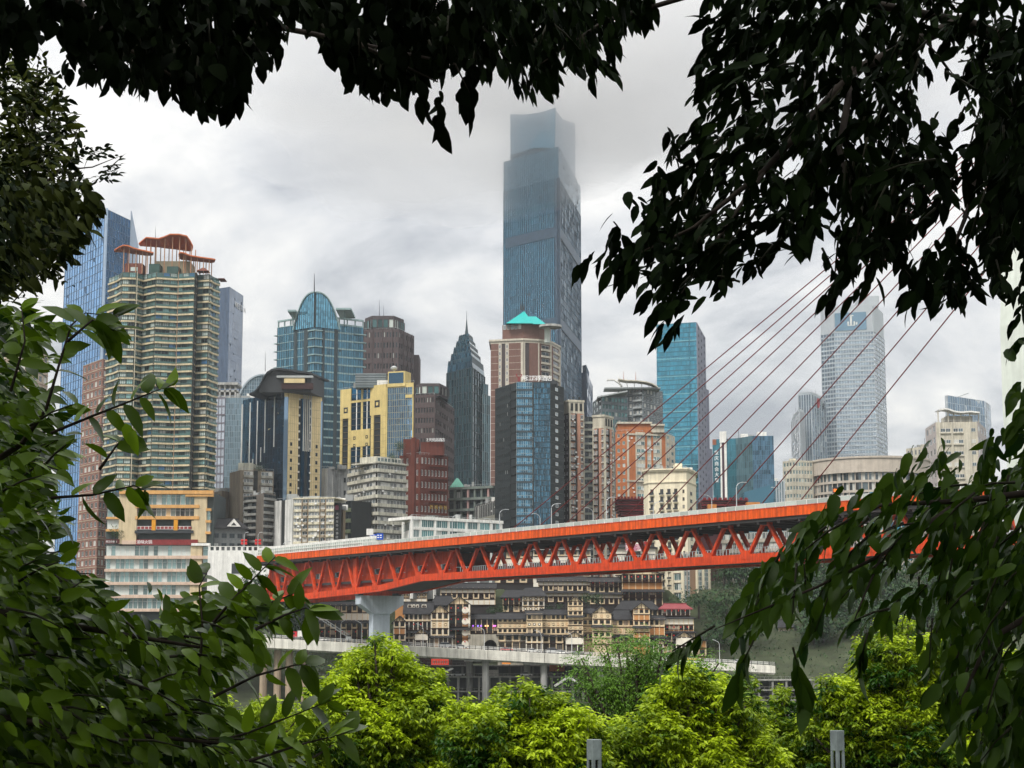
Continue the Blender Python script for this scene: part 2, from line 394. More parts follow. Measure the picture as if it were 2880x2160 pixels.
def land():
    xs = sorted(set([-30000, -9000, -3000, -1200] + list(range(-600, 601, 20)) + [1200, 3000, 9000, 30000] + list(range(-40, 41, 5))))
    ys = sorted(set([-400, -200, -60, -25, -14, -5, 0, 5, 11, 14, 18, 22, 26, 33, 40, 50, 60, 70, 83, 96, 130, 300, 500, 600, 611, 622, 632, 644, 652, 660, 668, 676, 684, 692, 700, 711, 722, 740, 760, 800,
                     900, 1100, 1600, 2500, 5000, 12000, 30000]))
    vs_ = [(x, y, zground(x, y)) for y in ys for x in xs]; nx = len(xs)
    fs = [(j * nx + i, j * nx + i + 1, (j + 1) * nx + i + 1, (j + 1) * nx + i) for j in range(len(ys) - 1) for i in range(nx - 1)]
    me = bpy.data.meshes.new('ground'); me.from_pydata(vs_, [], fs)
    m = M('soil_and_grass', (0.045, 0.055, 0.028), 0.95, var=0.5, scale=0.15, bump=0.3); me.materials.append(m); me.update()
    link('ground', me, kind='structure')
    w = MB(); wm = bpy.data.materials.new('river_water'); N, L = nt(wm); b = N['Principled BSDF']
    b.inputs['Base Color'].default_value = (0.07, 0.085, 0.06, 1); b.inputs['Roughness'].default_value = 0.12
    no = N.new('ShaderNodeTexNoise'); g = N.new('ShaderNodeNewGeometry'); L.new(g.outputs['Position'], no.inputs['Vector']); no.inputs['Scale'].default_value = 0.35; no.inputs['Detail'].default_value = 4
    bp = N.new('ShaderNodeBump'); bp.inputs['Strength'].default_value = 0.35; L.new(no.outputs['Fac'], bp.inputs['Height']); L.new(bp.outputs[0], b.inputs['Normal'])
    w.quad((-4000, 70, 0), (4000, 70, 0), (4000, 640, 0), (-4000, 640, 0), wm); w.obj('river_water', kind='structure')
land()

# ------------------------------------------------------------------ the orange bridge
orange = M('bridge_orange', (0.77, 0.098, 0.006), 0.55, var=0.28, scale=0.6, streak=0.46, spec=0.2)
orange2 = M('bridge_orange_chord', (0.66, 0.060, 0.009), 0.55, var=0.3, scale=0.7, streak=0.34, spec=0.2)
orange_dull = M('bridge_cladding', (0.42, 0.042, 0.007), 0.6, var=0.2, scale=0.4, streak=0.2)
cable_red = M('cable_red', (0.16, 0.028, 0.026), 0.5)
under = M('deck_underside', (0.05, 0.045, 0.045), 0.8)
parapet_glass = G('parapet_glass', (0.42, 0.46, 0.42), metal=0.15, rough=0.25, var=0.2)
rail_gray = M('rail_gray', (0.36, 0.38, 0.38), 0.5)
pier_conc = M('pier_concrete', (0.48, 0.54, 0.60), 0.8, var=0.12, streak=0.2)
def BP(n, w, z): return Vector((-14.01 + 8.08 * n + 0.8425 * w, 559.4 - 12.64 * n + 0.5386 * w, CZ + z))
def zlow(n):
    pr = [(-16, 12.5), (-8, 14.5), (-3.75, 16.3), (-1.9, 19.0), (40, 19.1)]
    for (a, za), (b, zb_) in zip(pr, pr[1:]):
        if n <= b: return za + (zb_ - za) * max(0, (n - a)) / (b - a)
def BPX(px, w, py=1500):
    """bridge panel number under a photo column, on the line w metres in from the near truss"""
    U = (px - 1440.0) / F / (CT - (1080.0 - py) / F * ST)
    return (U * (559.4 + 0.5386 * w) + 14.01 - 0.8425 * w) / (8.08 + U * 12.64)
N0, N1 = -10, 22
bridge = thing('cable_stayed_bridge', 'orange double-deck truss bridge with red stay cables crossing the river', 'bridge', BP(-4.8, 8, -24))
def seg(mb, n0, n1, w0, w1, z0a, z1a, z0b, z1b, mat):
    """box between panel points n0 and n1, w0..w1 across"""
    mb.hexa([BP(n0, w0, z0a), BP(n1, w0, z0b), BP(n1, w1, z0b), BP(n0, w1, z0a), BP(n0, w0, z1a), BP(n1, w0, z1b), BP(n1, w1, z1b), BP(n0, w1, z1a)], mat)
ZF0, ZF1 = 29.5, 31.75
m = MB(); seg(m, N0, N1, -3.2, 19.2, 28.7, 31.2, 28.7, 31.2, under); m.obj('deck', bridge)
m = MB()
for k in range(N0 * 2, N1 * 2): seg(m, k / 2, k / 2 + 0.06, -3.0, 19.0, 28.1, 28.72, 28.1, 28.72, under)
m.obj('cross_beam', bridge, 'stuff')
m = MB(); seg(m, N0, N1, 0.9, 15.1, 19.6, 20.4, 19.6, 20.4, under); 
seg(m, -3.75, -1.9, 1.2, 14.8, 16.5, 17.2, 19.2, 19.9, under); m.obj('lower_deck', bridge)
for side, wa in ((0, -3.6), (1, 19.25)):
    for k in range(N0, N1):
        m = MB(); seg(m, k + 0.003, k + 0.997, wa, wa + 0.35, ZF0, ZF1, ZF0, ZF1, orange)
        seg(m, k + 0.003, k + 0.997, wa - 0.08, wa + 0.43, ZF1 - 0.05, ZF1 + 0.12, ZF1 - 0.05, ZF1 + 0.12, orange2)
        m.obj('fascia_panel', bridge)
    # glazed parapet with posts
    for k in range(N0, N1):
        m = MB()
        for q in range(4):
            t = k + q / 4
            if side == 0 and t < -4.3: continue
            seg(m, t + 0.014, t + 0.236, wa + 0.12, wa + 0.18, ZF1 + 0.2, ZF1 + 1.2, ZF1 + 0.2, ZF1 + 1.2, parapet_glass)
            seg(m, t - 0.006, t + 0.008, wa + 0.08, wa + 0.25, ZF1, ZF1 + 1.32, ZF1, ZF1 + 1.32, white_paint)
        seg(m, k, k + 1, wa + 0.1, wa + 0.22, ZF1 + 1.2, ZF1 + 1.3, ZF1 + 1.2, ZF1 + 1.3, white_paint)
        m.obj('parapet', bridge)
for w, sgn in ((0.0, -1), (16.0, 1)):
    for k in range(N0, N1):
        a, b_ = zlow(k), zlow(k + 1)
        m = MB()
        cuts = [k] + [c for c in (-3.75, -1.9) if k < c < k + 1] + [k + 1]
        for c0, c1 in zip(cuts, cuts[1:]):
            seg(m, c0 + (0.004 if c0 == k else 0), c1 - (0.004 if c1 == k + 1 else 0), w - 0.6, w + 0.6, zlow(c0), zlow(c0) + 2.2, zlow(c1), zlow(c1) + 2.2, orange2)
        m.obj('lower_chord', bridge)
        # gusset at the lower node, proud of the chord
        g = MB(); z = zlow(k)
        g.hexa([BP(k - 0.15, w - 0.68, z + 0.9), BP(k + 0.15, w - 0.68, z + 0.9), BP(k + 0.15, w + 0.68, z + 0.9), BP(k - 0.15, w + 0.68, z + 0.9),
                BP(k - 0.09, w - 0.68, z + 3.1), BP(k + 0.09, w - 0.68, z + 3.1), BP(k + 0.09, w + 0.68, z + 3.1), BP(k - 0.09, w + 0.68, z + 3.1)], orange2)
        g.obj('gusset', bridge)
        zt = 28.6
        for s_ in (1, -1):
            n_top = k + 0.5 - 0.06 * s_
            n_bot = k + 0.065 if s_ > 0 else k + 0.935
            d = MB(); zz = zlow(n_bot) + 2.0
            d.hexa([BP(n_bot - 0.032, w - 0.5, zz), BP(n_bot + 0.032, w - 0.5, zz), BP(n_bot + 0.032, w + 0.5, zz), BP(n_bot - 0.032, w + 0.5, zz),
                    BP(n_top - 0.032, w - 0.5, zt), BP(n_top + 0.032, w - 0.5, zt), BP(n_top + 0.032, w + 0.5, zt), BP(n_top - 0.032, w + 0.5, zt)], orange2)
            d.obj('diagonal', bridge)
        t = MB(); seg(t, k + 0.39, k + 0.61, w - 0.62, w + 0.62, 27.9, 28.75, 27.9, 28.75, orange2); t.obj('upper_node', bridge)
    # lower railing
    r = MB()
    for q in range(-4, (N1 - 1) * 12):
        n = q / 12 + 0.02; seg(r, n, n + 0.018, w - 0.25 * sgn - 0.05, w - 0.25 * sgn + 0.05, 21.3, 22.75, 21.3, 22.75, rail_gray)
    seg(r, -0.5, N1, w - 0.25 * sgn - 0.06, w - 0.25 * sgn + 0.06, 22.7, 22.8, 22.7, 22.8, rail_gray)
    r.obj('lower_railing', bridge, 'stuff')
# clad stretch beside the pier: corrugated orange wall with a row of windows
NC = -0.62
for w in (1.7, 14.0):
    for k in range(N0 * 2, 0):
        a, b_ = k / 2, min(k / 2 + 0.5, NC)
        if a >= NC: break
        m = MB(); seg(m, a + 0.004, b_ - 0.004, w, w + 0.25, zlow(a) + 1.5, 28.9, zlow(b_) + 1.5, 28.9, orange_dull)
        for q in range(4):
            t = a + (b_ - a) * (q + 0.5) / 4; seg(m, t - 0.008, t + 0.008, w - 0.05, w, zlow(t) + 2.0, 28.6, zlow(t) + 2.0, 28.6, orange_dull)
        m.obj('cladding_panel', bridge)
for k in range(-11, -1):
    m = MB(); n = k + 0.83; z = 22.4 + (0 if n > -4 else (n + 4) * 0.12)
    for q in range(5):
        t = n - .1 + q * 0.075; seg(m, t, t + 0.062, 1.5, 1.68, z, z + 1.75, z, z + 1.75, dglass)
    seg(m, n - 0.01, n + 0.33, 1.55, 1.69, z - 0.12, z, z - 0.12, z, rail_gray); seg(m, n - 0.01, n + 0.33, 1.55, 1.69, z + 1.75, z + 1.87, z + 1.75, z + 1.87, rail_gray)
    m.obj('clad_window', bridge)
# vertical post over the pier
m = MB(); seg(m, -5.08, -4.92, -0.45, 0.45, zlow(-5) + 2, 28.6, zlow(-5) + 2, 28.6, orange2); m.obj('pier_post', bridge)
# glazed footway barrier with pale roof strip on the west part of the deck
q = -9.98
while q < BPX(1055, -3.5):
    m = MB(); z = ZF1 + 0.1; e1 = q + 0.108
    for (a, b2, z0, z1) in ((q, q + 0.009, z, z + 3.1), (q, e1, z, z + 0.25), (q, e1, z + 1.35, z + 1.47), (q, e1, z + 2.2, z + 3.1)):
        seg(m, a, b2, -3.35, -3.2, z0, z1, z0, z1, white_paint)
    seg(m, q + 0.009, e1, -3.29, -3.26, z + 0.25, z + 2.2, z + 0.25, z + 2.2, parapet_glass)
    m.obj('barrier_panel', bridge); q += 0.11
# pier
m = MB(); nP = -4.9
def pb(n0, n1, w0, w1, z0, z1): seg(m, n0, n1, w0, w1, z0, z1, z0, z1, pier_conc)
for (wa0, wa1, za, wb0, wb1, zb_) in ((5.4, 12.0, -28, 5.4, 12.0, 9.0), (5.4, 12.0, 9.0, 0.2, 17.2, 12.3), (0.2, 17.2, 12.3, 0.2, 17.2, 15.3)):
    hw = 0.10 if zb_ < 10 else 0.13
    m.hexa([BP(nP - hw, wa0, za), BP(nP + hw, wa0, za), BP(nP + hw, wa1, za), BP(nP - hw, wa1, za), BP(nP - hw, wb0, zb_), BP(nP + hw, wb0, zb_), BP(nP + hw, wb1, zb_), BP(nP - hw, wb1, zb_)], pier_conc)
seg(m, nP - 0.115, nP + 0.115, 5.2, 12.2, -3.4, -2.6, -3.4, -2.6, pier_conc)
seg(m, nP - 0.135, nP - 0.105, 8.2, 9.2, -26, 15, -26, 15, pale_conc)
m.obj('pier', bridge)
m = MB()
for w in (0.5, 15.5): seg(m, nP - 0.1, nP + 0.1, w - 1, w + 1, 15.3, 16.2, 15.3, 16.2, dark_metal)
m.obj('bearing', bridge)
# spindle-shaped tower
nT = 15.5
tower_white = M('tower_concrete', (0.62, 0.66, 0.60), 0.75, var=0.1, streak=0.12)
prof = [(4.5, -28), (-1.5, 0), (-7.0, 18), (-9.4, 32), (-10.2, 46), (-10.0, 64), (-8.2, 84), (-4.6, 104), (0.2, 122), (4.2, 138), (5.6, 152)]
for sgn in (1, -1):
    m = MB()
    for (wa, za), (wb, zb_) in zip(prof, prof[1:]):
        a0, a1 = (wa, wa + 5.2), (wb, wb + 5.2)
        if sgn < 0: a0, a1 = (16 - wa - 5.2, 16 - wa), (16 - wb - 5.2, 16 - wb)
        m.hexa([BP(nT - 0.26, a0[0], za), BP(nT + 0.26, a0[0], za), BP(nT + 0.26, a0[1], za), BP(nT - 0.26, a0[1], za),
                BP(nT - 0.26, a1[0], zb_), BP(nT + 0.26, a1[0], zb_), BP(nT + 0.26, a1[1], zb_), BP(nT - 0.26, a1[1], zb_)], tower_white)
    m.obj('tower_leg', bridge)
m = MB(); seg(m, nT - 0.2, nT + 0.2, 5.4, 10.6, 88, 126, 88, 126, tower_white); m.obj('tower_web', bridge)
# stay cables: deck points read off the photo, tower ends on the tower's centre line
dk = [1439.6, 1513, 1588, 1668, 1752, 1839, 1927, 2029.5, 2133.7, 2243.6]
for i, px in enumerate(dk):
    py = 1489 - (px - 1440) * 0.0885
    sl_ = -(0.797 + (1.164 - 0.797) * (i / 9) ** 1.15)
    n = BPX(px, 8, py); a = BP(n, 8, 0); a.z = PZ(py, a.y)
    t = BP(nT, 8, 0); Tpx = 1440 + F * (t.x / t.y) * (CT + 0.1 * ST)
    ty = py + sl_ * (Tpx - px); t.z = PZ(ty, t.y)
    d = (a - t).normalized(); k = (a.z - (CZ + 31.3)) / -d.z if d.z < 0 else 0
    a2 = a + d * max(0, k)
    m = MB(); m.tube([a2, t], 0.16, cable_red, 6); m.obj('stay_cable', bridge)

# lamps along the bridge
lamp_gray = M('lamp_post_gray', (0.55, 0.57, 0.58), 0.4, 0.3)
def street_lamp(px, w, arm, label, H=8.2):
    n = BPX(px, w, 1490); b0 = BP(n, w, 31.2)
    root = thing('street_lamp', label, 'street lamp', b0, 'street lamps along the bridge deck')
    ax = Vector((0.8425, 0.5386, 0)) * arm
    m = MB(); pts = [b0, b0 + Vector((0, 0, H * 0.8))]
    for t in (0.25, 0.5, 0.75, 1.0): pts.append(b0 + Vector((0, 0, H * 0.8 + 1.5 * math.sin(t * 1.45))) + ax * (2.2 * (1 - math.cos(t * 1.5))))
    m.tube(pts, [0.13, 0.10, 0.09, 0.08, 0.07, 0.07], lamp_gray, 6); m.obj('pole', root)
    e_ = pts[-1]; h = MB(); h.bar(e_ - ax * 0.1, e_ + ax * 1.2, 0.35, 0.16, lamp_gray); h.obj('lamp_head', root)
lamps = [(1405, -2.6, 1, 'bridge lamp at the right end of the low white office block'), (1551, -2.6, 1, 'bridge lamp in front of the dark glass hotel tower'),
         (1706, -2.6, 1, 'bridge lamp left of the dark red beam structure'), (2073, -2.6, 1, 'bridge lamp in front of the teal building with a vertical sign'),
         (1519, 18.6, -1, 'far-side bridge lamp bending left in front of the hotel glass'), (1668, 18.6, -1, 'far-side bridge lamp bending left before the pink apartment tower'),
         (2003, 18.6, -1, 'short far-side bridge lamp before the red roofed hall'), (2199, 18.6, -1, 'far-side bridge lamp below the cream office slab'),
         (1272, -2.6, 1, 'bridge lamp before the left half of the white office block'), (1385, 18.6, -1, 'far-side bridge lamp bending left beside the dark terraced block'),
         (1152, -2.6, 1, 'bridge lamp at the left corner of the white office block'), (797, 18.6, 1, 'bridge lamp left of the rust-stained cream apartments'),
         (1838, 18.6, 1, 'far-side bridge lamp before the cream hotel with balconies')]
for a in lamps: street_lamp(*a)
# traffic signs on the bridge
sign_blue = M('sign_blue', (0.01, 0.07, 0.42), 0.4, var=0.05); letter_white = M('letter_white', (0.85, 0.85, 0.85), 0.5, var=0.02)
def road_sign(px0, px1, py0, py1, w, mat, label, marks, name='direction_sign'):
    n = BPX((px0 + px1) / 2, w, py0); c = BP(n, w, 31.2); Y = c.y
    root = thing(name, label, 'road sign', c)
    f = Fr((PXX(px0, py0, Y), Y), (PXX(px1, py0, Y), Y), PZ(py1, Y)); H = PZ(py0, Y) - PZ(py1, Y)
    m = MB(); m.fbox(f, 0, f.W, 0, H, -0.06, 0.06, mat, True); m.obj('sign_board', root)
    m = MB()
    for k in range(marks):
        for r in (0.28, 0.62): m.fbox(f, f.W * (0.1 + k * 0.8 / marks), f.W * (0.1 + (k + 0.7) * 0.8 / marks), H * r, H * (r + 0.14), 0.06, 0.075, letter_white)
    m.obj('sign_lettering', root)
    m = MB(); m.tube([Vector((f.pt(f.W / 2, 0).x, Y + 0.2, CZ + 31.0)), f.pt(f.W / 2, H, -0.2)], 0.12, lamp_gray); m.obj('post', root)
road_sign(1059, 1078, 1500, 1518, 14, sign_blue, 'large blue direction sign with white lettering on the bridge deck', 2)
road_sign(1040, 1058, 1502, 1511, 17, sign_blue, 'smaller blue direction sign partly behind the white board', 2)
road_sign(1031, 1050, 1487, 1505, 2, white_paint, 'back of a plain white road sign beside the blue signs', 0)

# concrete approach wall where the bridge meets the shore
Yab = 735
ap = thing('approach_wall', 'pale concrete approach wall with pierced parapet left of the bridge', 'wall', P(690, 1570, Yab))
f = Fr(P(585, 1540, Yab), P(860, 1540, Yab), PZ(1600, Yab)); Hh = PZ(1548, Yab) - f.o.z
m = MB(); m.fbox(f, 0, f.W, -22, Hh, -8, 0, white_paint, True); m.obj('wall', ap)
for k in range(18):
    a = f.W * k / 18
    m = MB(); m.fbox(f, a + 0.1, a + f.W / 18 * 0.45, Hh, Hh + 1.5, -0.35, -0.05, white_paint, True); m.fbox(f, a, a + f.W / 18, Hh + 1.5, Hh + 1.75, -0.4, 0.02, white_paint, True)
    m.obj('parapet', ap)
m = MB(); m.fbox(f, PXX(652, 1570, Yab) - f.o.x, PXX(682, 1570, Yab) - f.o.x, -2.0, 2.2, -0.4, 0.05, dark_metal); m.obj('opening', ap)
red_lan = M('lantern_red', (0.55, 0.02, 0.02), 0.6)
for px, lb in ((686, 'street lamp with red lanterns beside the dark tiled house'), (725, 'street lamp with red lanterns before the round-balcony flats')):
    b0 = P(px, 1548, Yab + 3); root = thing('lantern_lamp', lb, 'street lamp', b0, 'lamps hung with red lanterns')
    m = MB(); tp = b0 + Vector((0, 0, 7.4)); m.tube([b0, b0 + Vector((0, 0, 6.4)), tp + Vector((0.6, 0, 0)), tp + Vector((1.8, 0, 0.1))], 0.1, lamp_gray); m.obj('pole', root)
    for sx in (-0.75, 0.75):
        for sz in (0, 1.2):
            m = MB()
            for (r0, z0, r1, z1) in ((0.25, 0, 0.6, 0.3), (0.6, 0.3, 0.6, 0.8), (0.6, 0.8, 0.25, 1.1)):
                ring = lambda r: [(b0.x + sx + r * math.cos(t * math.pi / 4), b0.y + r * math.sin(t * math.pi / 4)) for t in range(8)]
                m.loft(ring(r0), b0.z + 2.3 + z0 + sz, ring(r1), b0.z + 2.3 + z1 + sz, red_lan)
            m.obj('lantern', root)
# orange matrix sign over the east part of the bridge
led = M('led_orange', (1.0, 0.16, 0.01), 0.5, var=0.0, emit=1.6)
nL = BPX(2354, 10, 1380); c = BP(nL, 10, 31.2); Y = c.y; root = thing('matrix_sign', 'dark matrix sign with glowing orange characters above the bridge', 'sign', c)
f = Fr(P(2342, 1378, Y), P(2366, 1378, Y), PZ(1387, Y)); Hh = PZ(1370, Y) - PZ(1387, Y)
m = MB(); m.fbox(f, 0, f.W, 0, Hh, -0.3, 0, dark_metal, True); m.obj('sign_board', root)
text_part('限行', root, f, f.W * 0.3, Hh * 0.2, f.W * 0.42, led, 0.03, gap=0.98, thick=0.02)
m = MB(); m.tube([c + Vector((f.pt(f.W / 2, 0).x - c.x, 0.4, 0)), f.pt(f.W / 2, Hh * 0.8, -0.35)], 0.14, lamp_gray); m.obj('post', root)

# ------------------------------------------------------------------ riverside viaduct
via = thing('riverside_viaduct', 'pale concrete road viaduct on round columns along the far bank', 'viaduct', P(1400, 1850, 646))
YV = 646.0
def vy(px): return 1793 + (px - 716) * 0.0545                    # row of the slab's top edge
deck_conc = M('viaduct_concrete', (0.76, 0.74, 0.66), 0.85, var=0.15, streak=0.3)
jx = [470, 620, 772, 862, 1048, 1200, 1372, 1532, 1690, 1860, 2030, 2180]
for a, b_ in zip(jx, jx[1:]):
    m = MB(); x0, x1 = PXX(a, 1830, YV) + 0.08, PXX(b_, 1830, YV) - 0.08
    za, zb_ = PZ(vy(a), YV), PZ(vy(b_), YV); th = 3.4 if a < 1700 else 2.6
    def sl6(y0, y1, d0, d1):
        m.hexa([(x0, y0, za + d0), (x1, y0, zb_ + d0), (x1, y1, zb_ + d0), (x0, y1, za + d0), (x0, y0, za + d1), (x1, y0, zb_ + d1), (x1, y1, zb_ + d1), (x0, y1, za + d1)], deck_conc)
    sl6(YV, YV + 18, -1.5, 0); sl6(YV + 0.02, YV + 0.5, -th, -1.5); sl6(YV + 2.5, YV + 15.5, -th - 0.6, -1.5)
    m.obj('deck_span', via)
    m = MB()
    for r in range(3):
        d = 0.45 + 0.4 * r; m.bar((x0, YV + 0.25, za + d), (x1, YV + 0.25, zb_ + d), 0.08, 0.09, frame_white)
    npst = int((x1 - x0) / 2.0)
    for k in range(npst + 1):
        t = k / npst; x = x0 + (x1 - x0) * t; z = za + (zb_ - za) * t; m.box(x - 0.09, x + 0.09, YV + 0.14, YV + 0.36, z, z + 1.45, dark_metal)
    m.obj('railing', via)
    m = MB()
    for r in range(2): m.bar((x0, YV + 17.5, za + 0.6 + 0.5 * r), (x1, YV + 17.5, zb_ + 0.6 + 0.5 * r), 0.08, 0.1, frame_white)
    m.obj('railing', via)
col_warm = M('column_warm', (0.40, 0.31, 0.22), 0.9, streak=0.3)
def zq(x, y): return zground(x, y) - 0.5
for px, cap in ((735, 0), (775, 0), (808, 0), (853, 0), (1045, 1), (1168, 1), (1365, 1), (1530, 1), (1690, 1), (1860, 1), (2030, 1)):
    x = PXX(px, 1860, YV); top = PZ(vy(px), YV) - 3.9
    for yy in ((YV + 4, YV + 13) if cap else (YV + 6,)):
        m = MB(); xo = 3.0 if (cap and yy > YV + 5 and px not in (1690, 1860)) else 0
        m.tube([(x - xo * 2, yy, zq(x, yy) - 6), (x - xo * 2, yy, top + 0.3)], 1.25 if cap else 1.35, concrete if cap else col_warm, 12)
        m.obj('column', via)
    if cap:
        m = MB(); m.box(x - 7.6, x + 1.9, YV + 1.5, YV + 15, top - 0.2, top + 1.6, concrete); m.obj('cap_beam', via)
# lamps on the viaduct
for k, (px, lb) in enumerate(((757, 'viaduct lamp left of the red and white crane truck'), (958, 'viaduct lamp bending right, in the shade under the bridge'), (1017, 'viaduct lamp bending left next to the bridge pier'), (1190, 'viaduct lamp before the gabled cream tower house'),
                              (1362, 'viaduct lamp beside the stone arch'), (1522, 'viaduct lamp before the central tower with round windows'), (1608, 'viaduct lamp before the porch house'), (1818, 'viaduct lamp right of the feathery tree'), (2023, 'viaduct lamp before the wooded slope'))):
    x = PXX(px, 1800, YV + 9); z0 = PZ(vy(px), YV) + 0.02; b0 = Vector((x, YV + 9, z0)); sg = 1 if k in (1,) else -1
    root = thing('viaduct_lamp', lb, 'street lamp', b0, 'street lamps along the viaduct')
    m = MB(); m.tube([b0, b0 + Vector((0, 0, 6.4)), b0 + Vector((0.3 * sg, 0, 7.3)), b0 + Vector((1.6 * sg, 0, 8.0))], [0.12, 0.09, 0.08, 0.07], lamp_gray); m.obj('pole', root)
    m = MB(); m.bar(b0 + Vector((1.4 * sg, 0, 7.95)), b0 + Vector((2.5 * sg, 0, 8.25)), 0.3, 0.15, lamp_gray); m.obj('lamp_head', root)

# vehicles
tyre = M('tyre_rubber', (0.02, 0.02, 0.02), 0.9); carglass = G('car_glass', (0.03, 0.04, 0.05), metal=0.3, var=0.2)
headl = M('headlight', (0.8, 0.8, 0.75), 0.2)
def wheel(m, x, y, z, r, mat=tyre):
    m.tube([(x, y - 0.11, z), (x, y + 0.11, z)], r, mat, 10)
CAR_MESH = {}
def car(c, col, label, group, van=False):
    key = (col, van)
    paint = M('car_paint_' + col, {'white': (0.72, 0.72, 0.7), 'silver': (0.42, 0.43, 0.44), 'black': (0.03, 0.03, 0.035), 'red': (0.4, 0.03, 0.03), 'yellow': (0.6, 0.42, 0.03)}[col], 0.3, 0.1, var=0.05, spec=0.6)
    root = thing('car', label, 'car', c, group)
    L = 4.6; h1 = 0.95 if not van else 1.3; h2 = 1.5 if not van else 2.0
    if key not in CAR_MESH:
        b = MB(); w = 0.9
        b.hexa([(-L / 2, -w, .3), (L / 2, -w, .3), (L / 2, w, .3), (-L / 2, w, .3), (-L / 2 + .08, -w * .97, h1 - .1), (L / 2 - .1, -w * .97, h1 - .2), (L / 2 - .1, w * .97, h1 - .2), (-L / 2 + .08, w * .97, h1 - .1)], paint)
        r0, r1 = (-L * .42, L * .22) if not van else (-L * .47, L * .34)
        t0, t1 = (-L * .28, L * .06) if not van else (-L * .44, L * .22)
        b.hexa([(t0, -w * .8, h2 - .05), (t1, -w * .8, h2 - .05), (t1, w * .8, h2 - .05), (t0, w * .8, h2 - .05), (t0 + .1, -w * .76, h2), (t1 - .1, -w * .76, h2), (t1 - .1, w * .76, h2), (t0 + .1, w * .76, h2)], paint)
        g = MB(); g.hexa([(r0, -w * .93, h1 - .13), (r1, -w * .93, h1 - .13), (r1, w * .93, h1 - .13), (r0, w * .93, h1 - .13), (t0, -w * .79, h2 - .06), (t1, -w * .79, h2 - .06), (t1, w * .79, h2 - .06), (t0, w * .79, h2 - .06)], carglass)
        wh = MB(); wheel(wh, 0, 0, 0, .32)
        CAR_MESH[key] = (b.mesh('body'), g.mesh('cabin_glass'), wh.mesh('wheel'))
    bm_, gm, wm_ = CAR_MESH[key]
    link('body', bm_, root); link('cabin_glass', gm, root)
    for sx in (-1.4, 1.4):
        for sy in (-.86, .86): link('wheel', wm_, root, (sx, sy, .32))
k = 0
places = [('white', 'left end of the viaduct'), ('black', 'beside the bridge pier'), ('silver', 'before the timber shopfronts'), ('white', 'left of the stone arch'), ('red', 'before the stone arch'), ('white', 'before the cream panelled front'),
          ('silver', 'below the central tower'), ('white', 'before the red shop front'), ('black', 'before the porch house'), ('white', 'beside the feathery tree'), ('yellow', 'right of the feathery tree'), ('white', 'at the right end of the viaduct')]
for (col, where), px in zip(places, (900, 1140, 1255, 1300, 1425, 1500, 1555, 1580, 1625, 1880, 1950, 2080)):
    yy = YV + (3.2 if k % 2 else 6.6); x = PXX(px, 1840, yy); z = PZ(vy(1440 + (x / YV) * F * CT), YV)
    car((x, yy, z + 0.02), col, f'{col} car on the viaduct, {where}', 'cars driving on the viaduct', van=(k % 4 == 2)); k += 1
# red and white crane truck
x = PXX(855, 1790, YV + 4); c = Vector((x, YV + 4, PZ(vy(855), YV) + 0.02)); red = M('truck_red', (0.5, 0.02, 0.03), 0.45); 
root = thing('crane_truck', 'red and white truck with a raised lattice ladder on the viaduct', 'truck', c)
m = MB(); m.box(c.x - 4.6, c.x + 4.4, c.y - 1.2, c.y + 1.2, c.z + 0.7, c.z + 1.2, dark_metal); m.obj('chassis', root)
m = MB(); m.box(c.x - 4.7, c.x - 2.4, c.y - 1.25, c.y + 1.25, c.z + 1.1, c.z + 3.1, red); m.obj('cab', root)
m = MB(); m.box(c.x - 4.74, c.x - 3.2, c.y - 1.28, c.y - 1.2, c.z + 2.0, c.z + 2.8, carglass); m.obj('cab_window', root)
m = MB(); m.box(c.x - 2.2, c.x + 2.6, c.y - 1.25, c.y + 1.25, c.z + 1.2, c.z + 3.4, white_paint); m.obj('body', root)
m = MB(); m.box(c.x + 2.7, c.x + 4.6, c.y - 1.25, c.y + 1.25, c.z + 1.1, c.z + 2.9, red); m.obj('rear_box', root)
for sx in (-3.6, 1.6, 3.2):
    m = MB(); wheel(m, c.x + sx, c.y - 1.15, c.z + 0.5, 0.5); m.obj('wheel', root)
m = MB(); a, b_ = Vector((c.x + 16, c.y, c.z + 1)), Vector((c.x + 2.5, c.y, c.z + 9.6)); d = b_ - a
for o_ in (Vector((0, -.5, 0)), Vector((0, .5, 0)), Vector((0.35, -.5, .8)), Vector((0.35, .5, .8))): m.bar(a + o_, b_ + o_, 0.14, 0.14, rail_gray)
for q in range(14):
    p0 = a + d * (q / 14); m.bar(p0 + Vector((0, -.5, 0)), p0 + d / 14 + Vector((.35, -.5, .8)), 0.09, 0.09, rail_gray)
m.obj('lattice_ladder', root)
m = MB(); m.box(c.x + 15.2, c.x + 17.2, c.y - 0.9, c.y + 0.9, c.z + 0.1, c.z + 1.3, rail_gray); m.obj('ladder_base', root)
# ------------------------------------------------------------------ the city, back to front
def mast(b, px, py, pyb, Y, r=0.25, name='mast', mat=None):
    m = MB(); a, c = P(px, pyb, Y), P(px, py, Y); m.tube([a, a + (c - a) * 0.5, c], [r, r * 0.7, r * 0.25], mat or dark_metal, 6); b.part(m, name)
def zpx(py, Y): return PZ(py, Y)

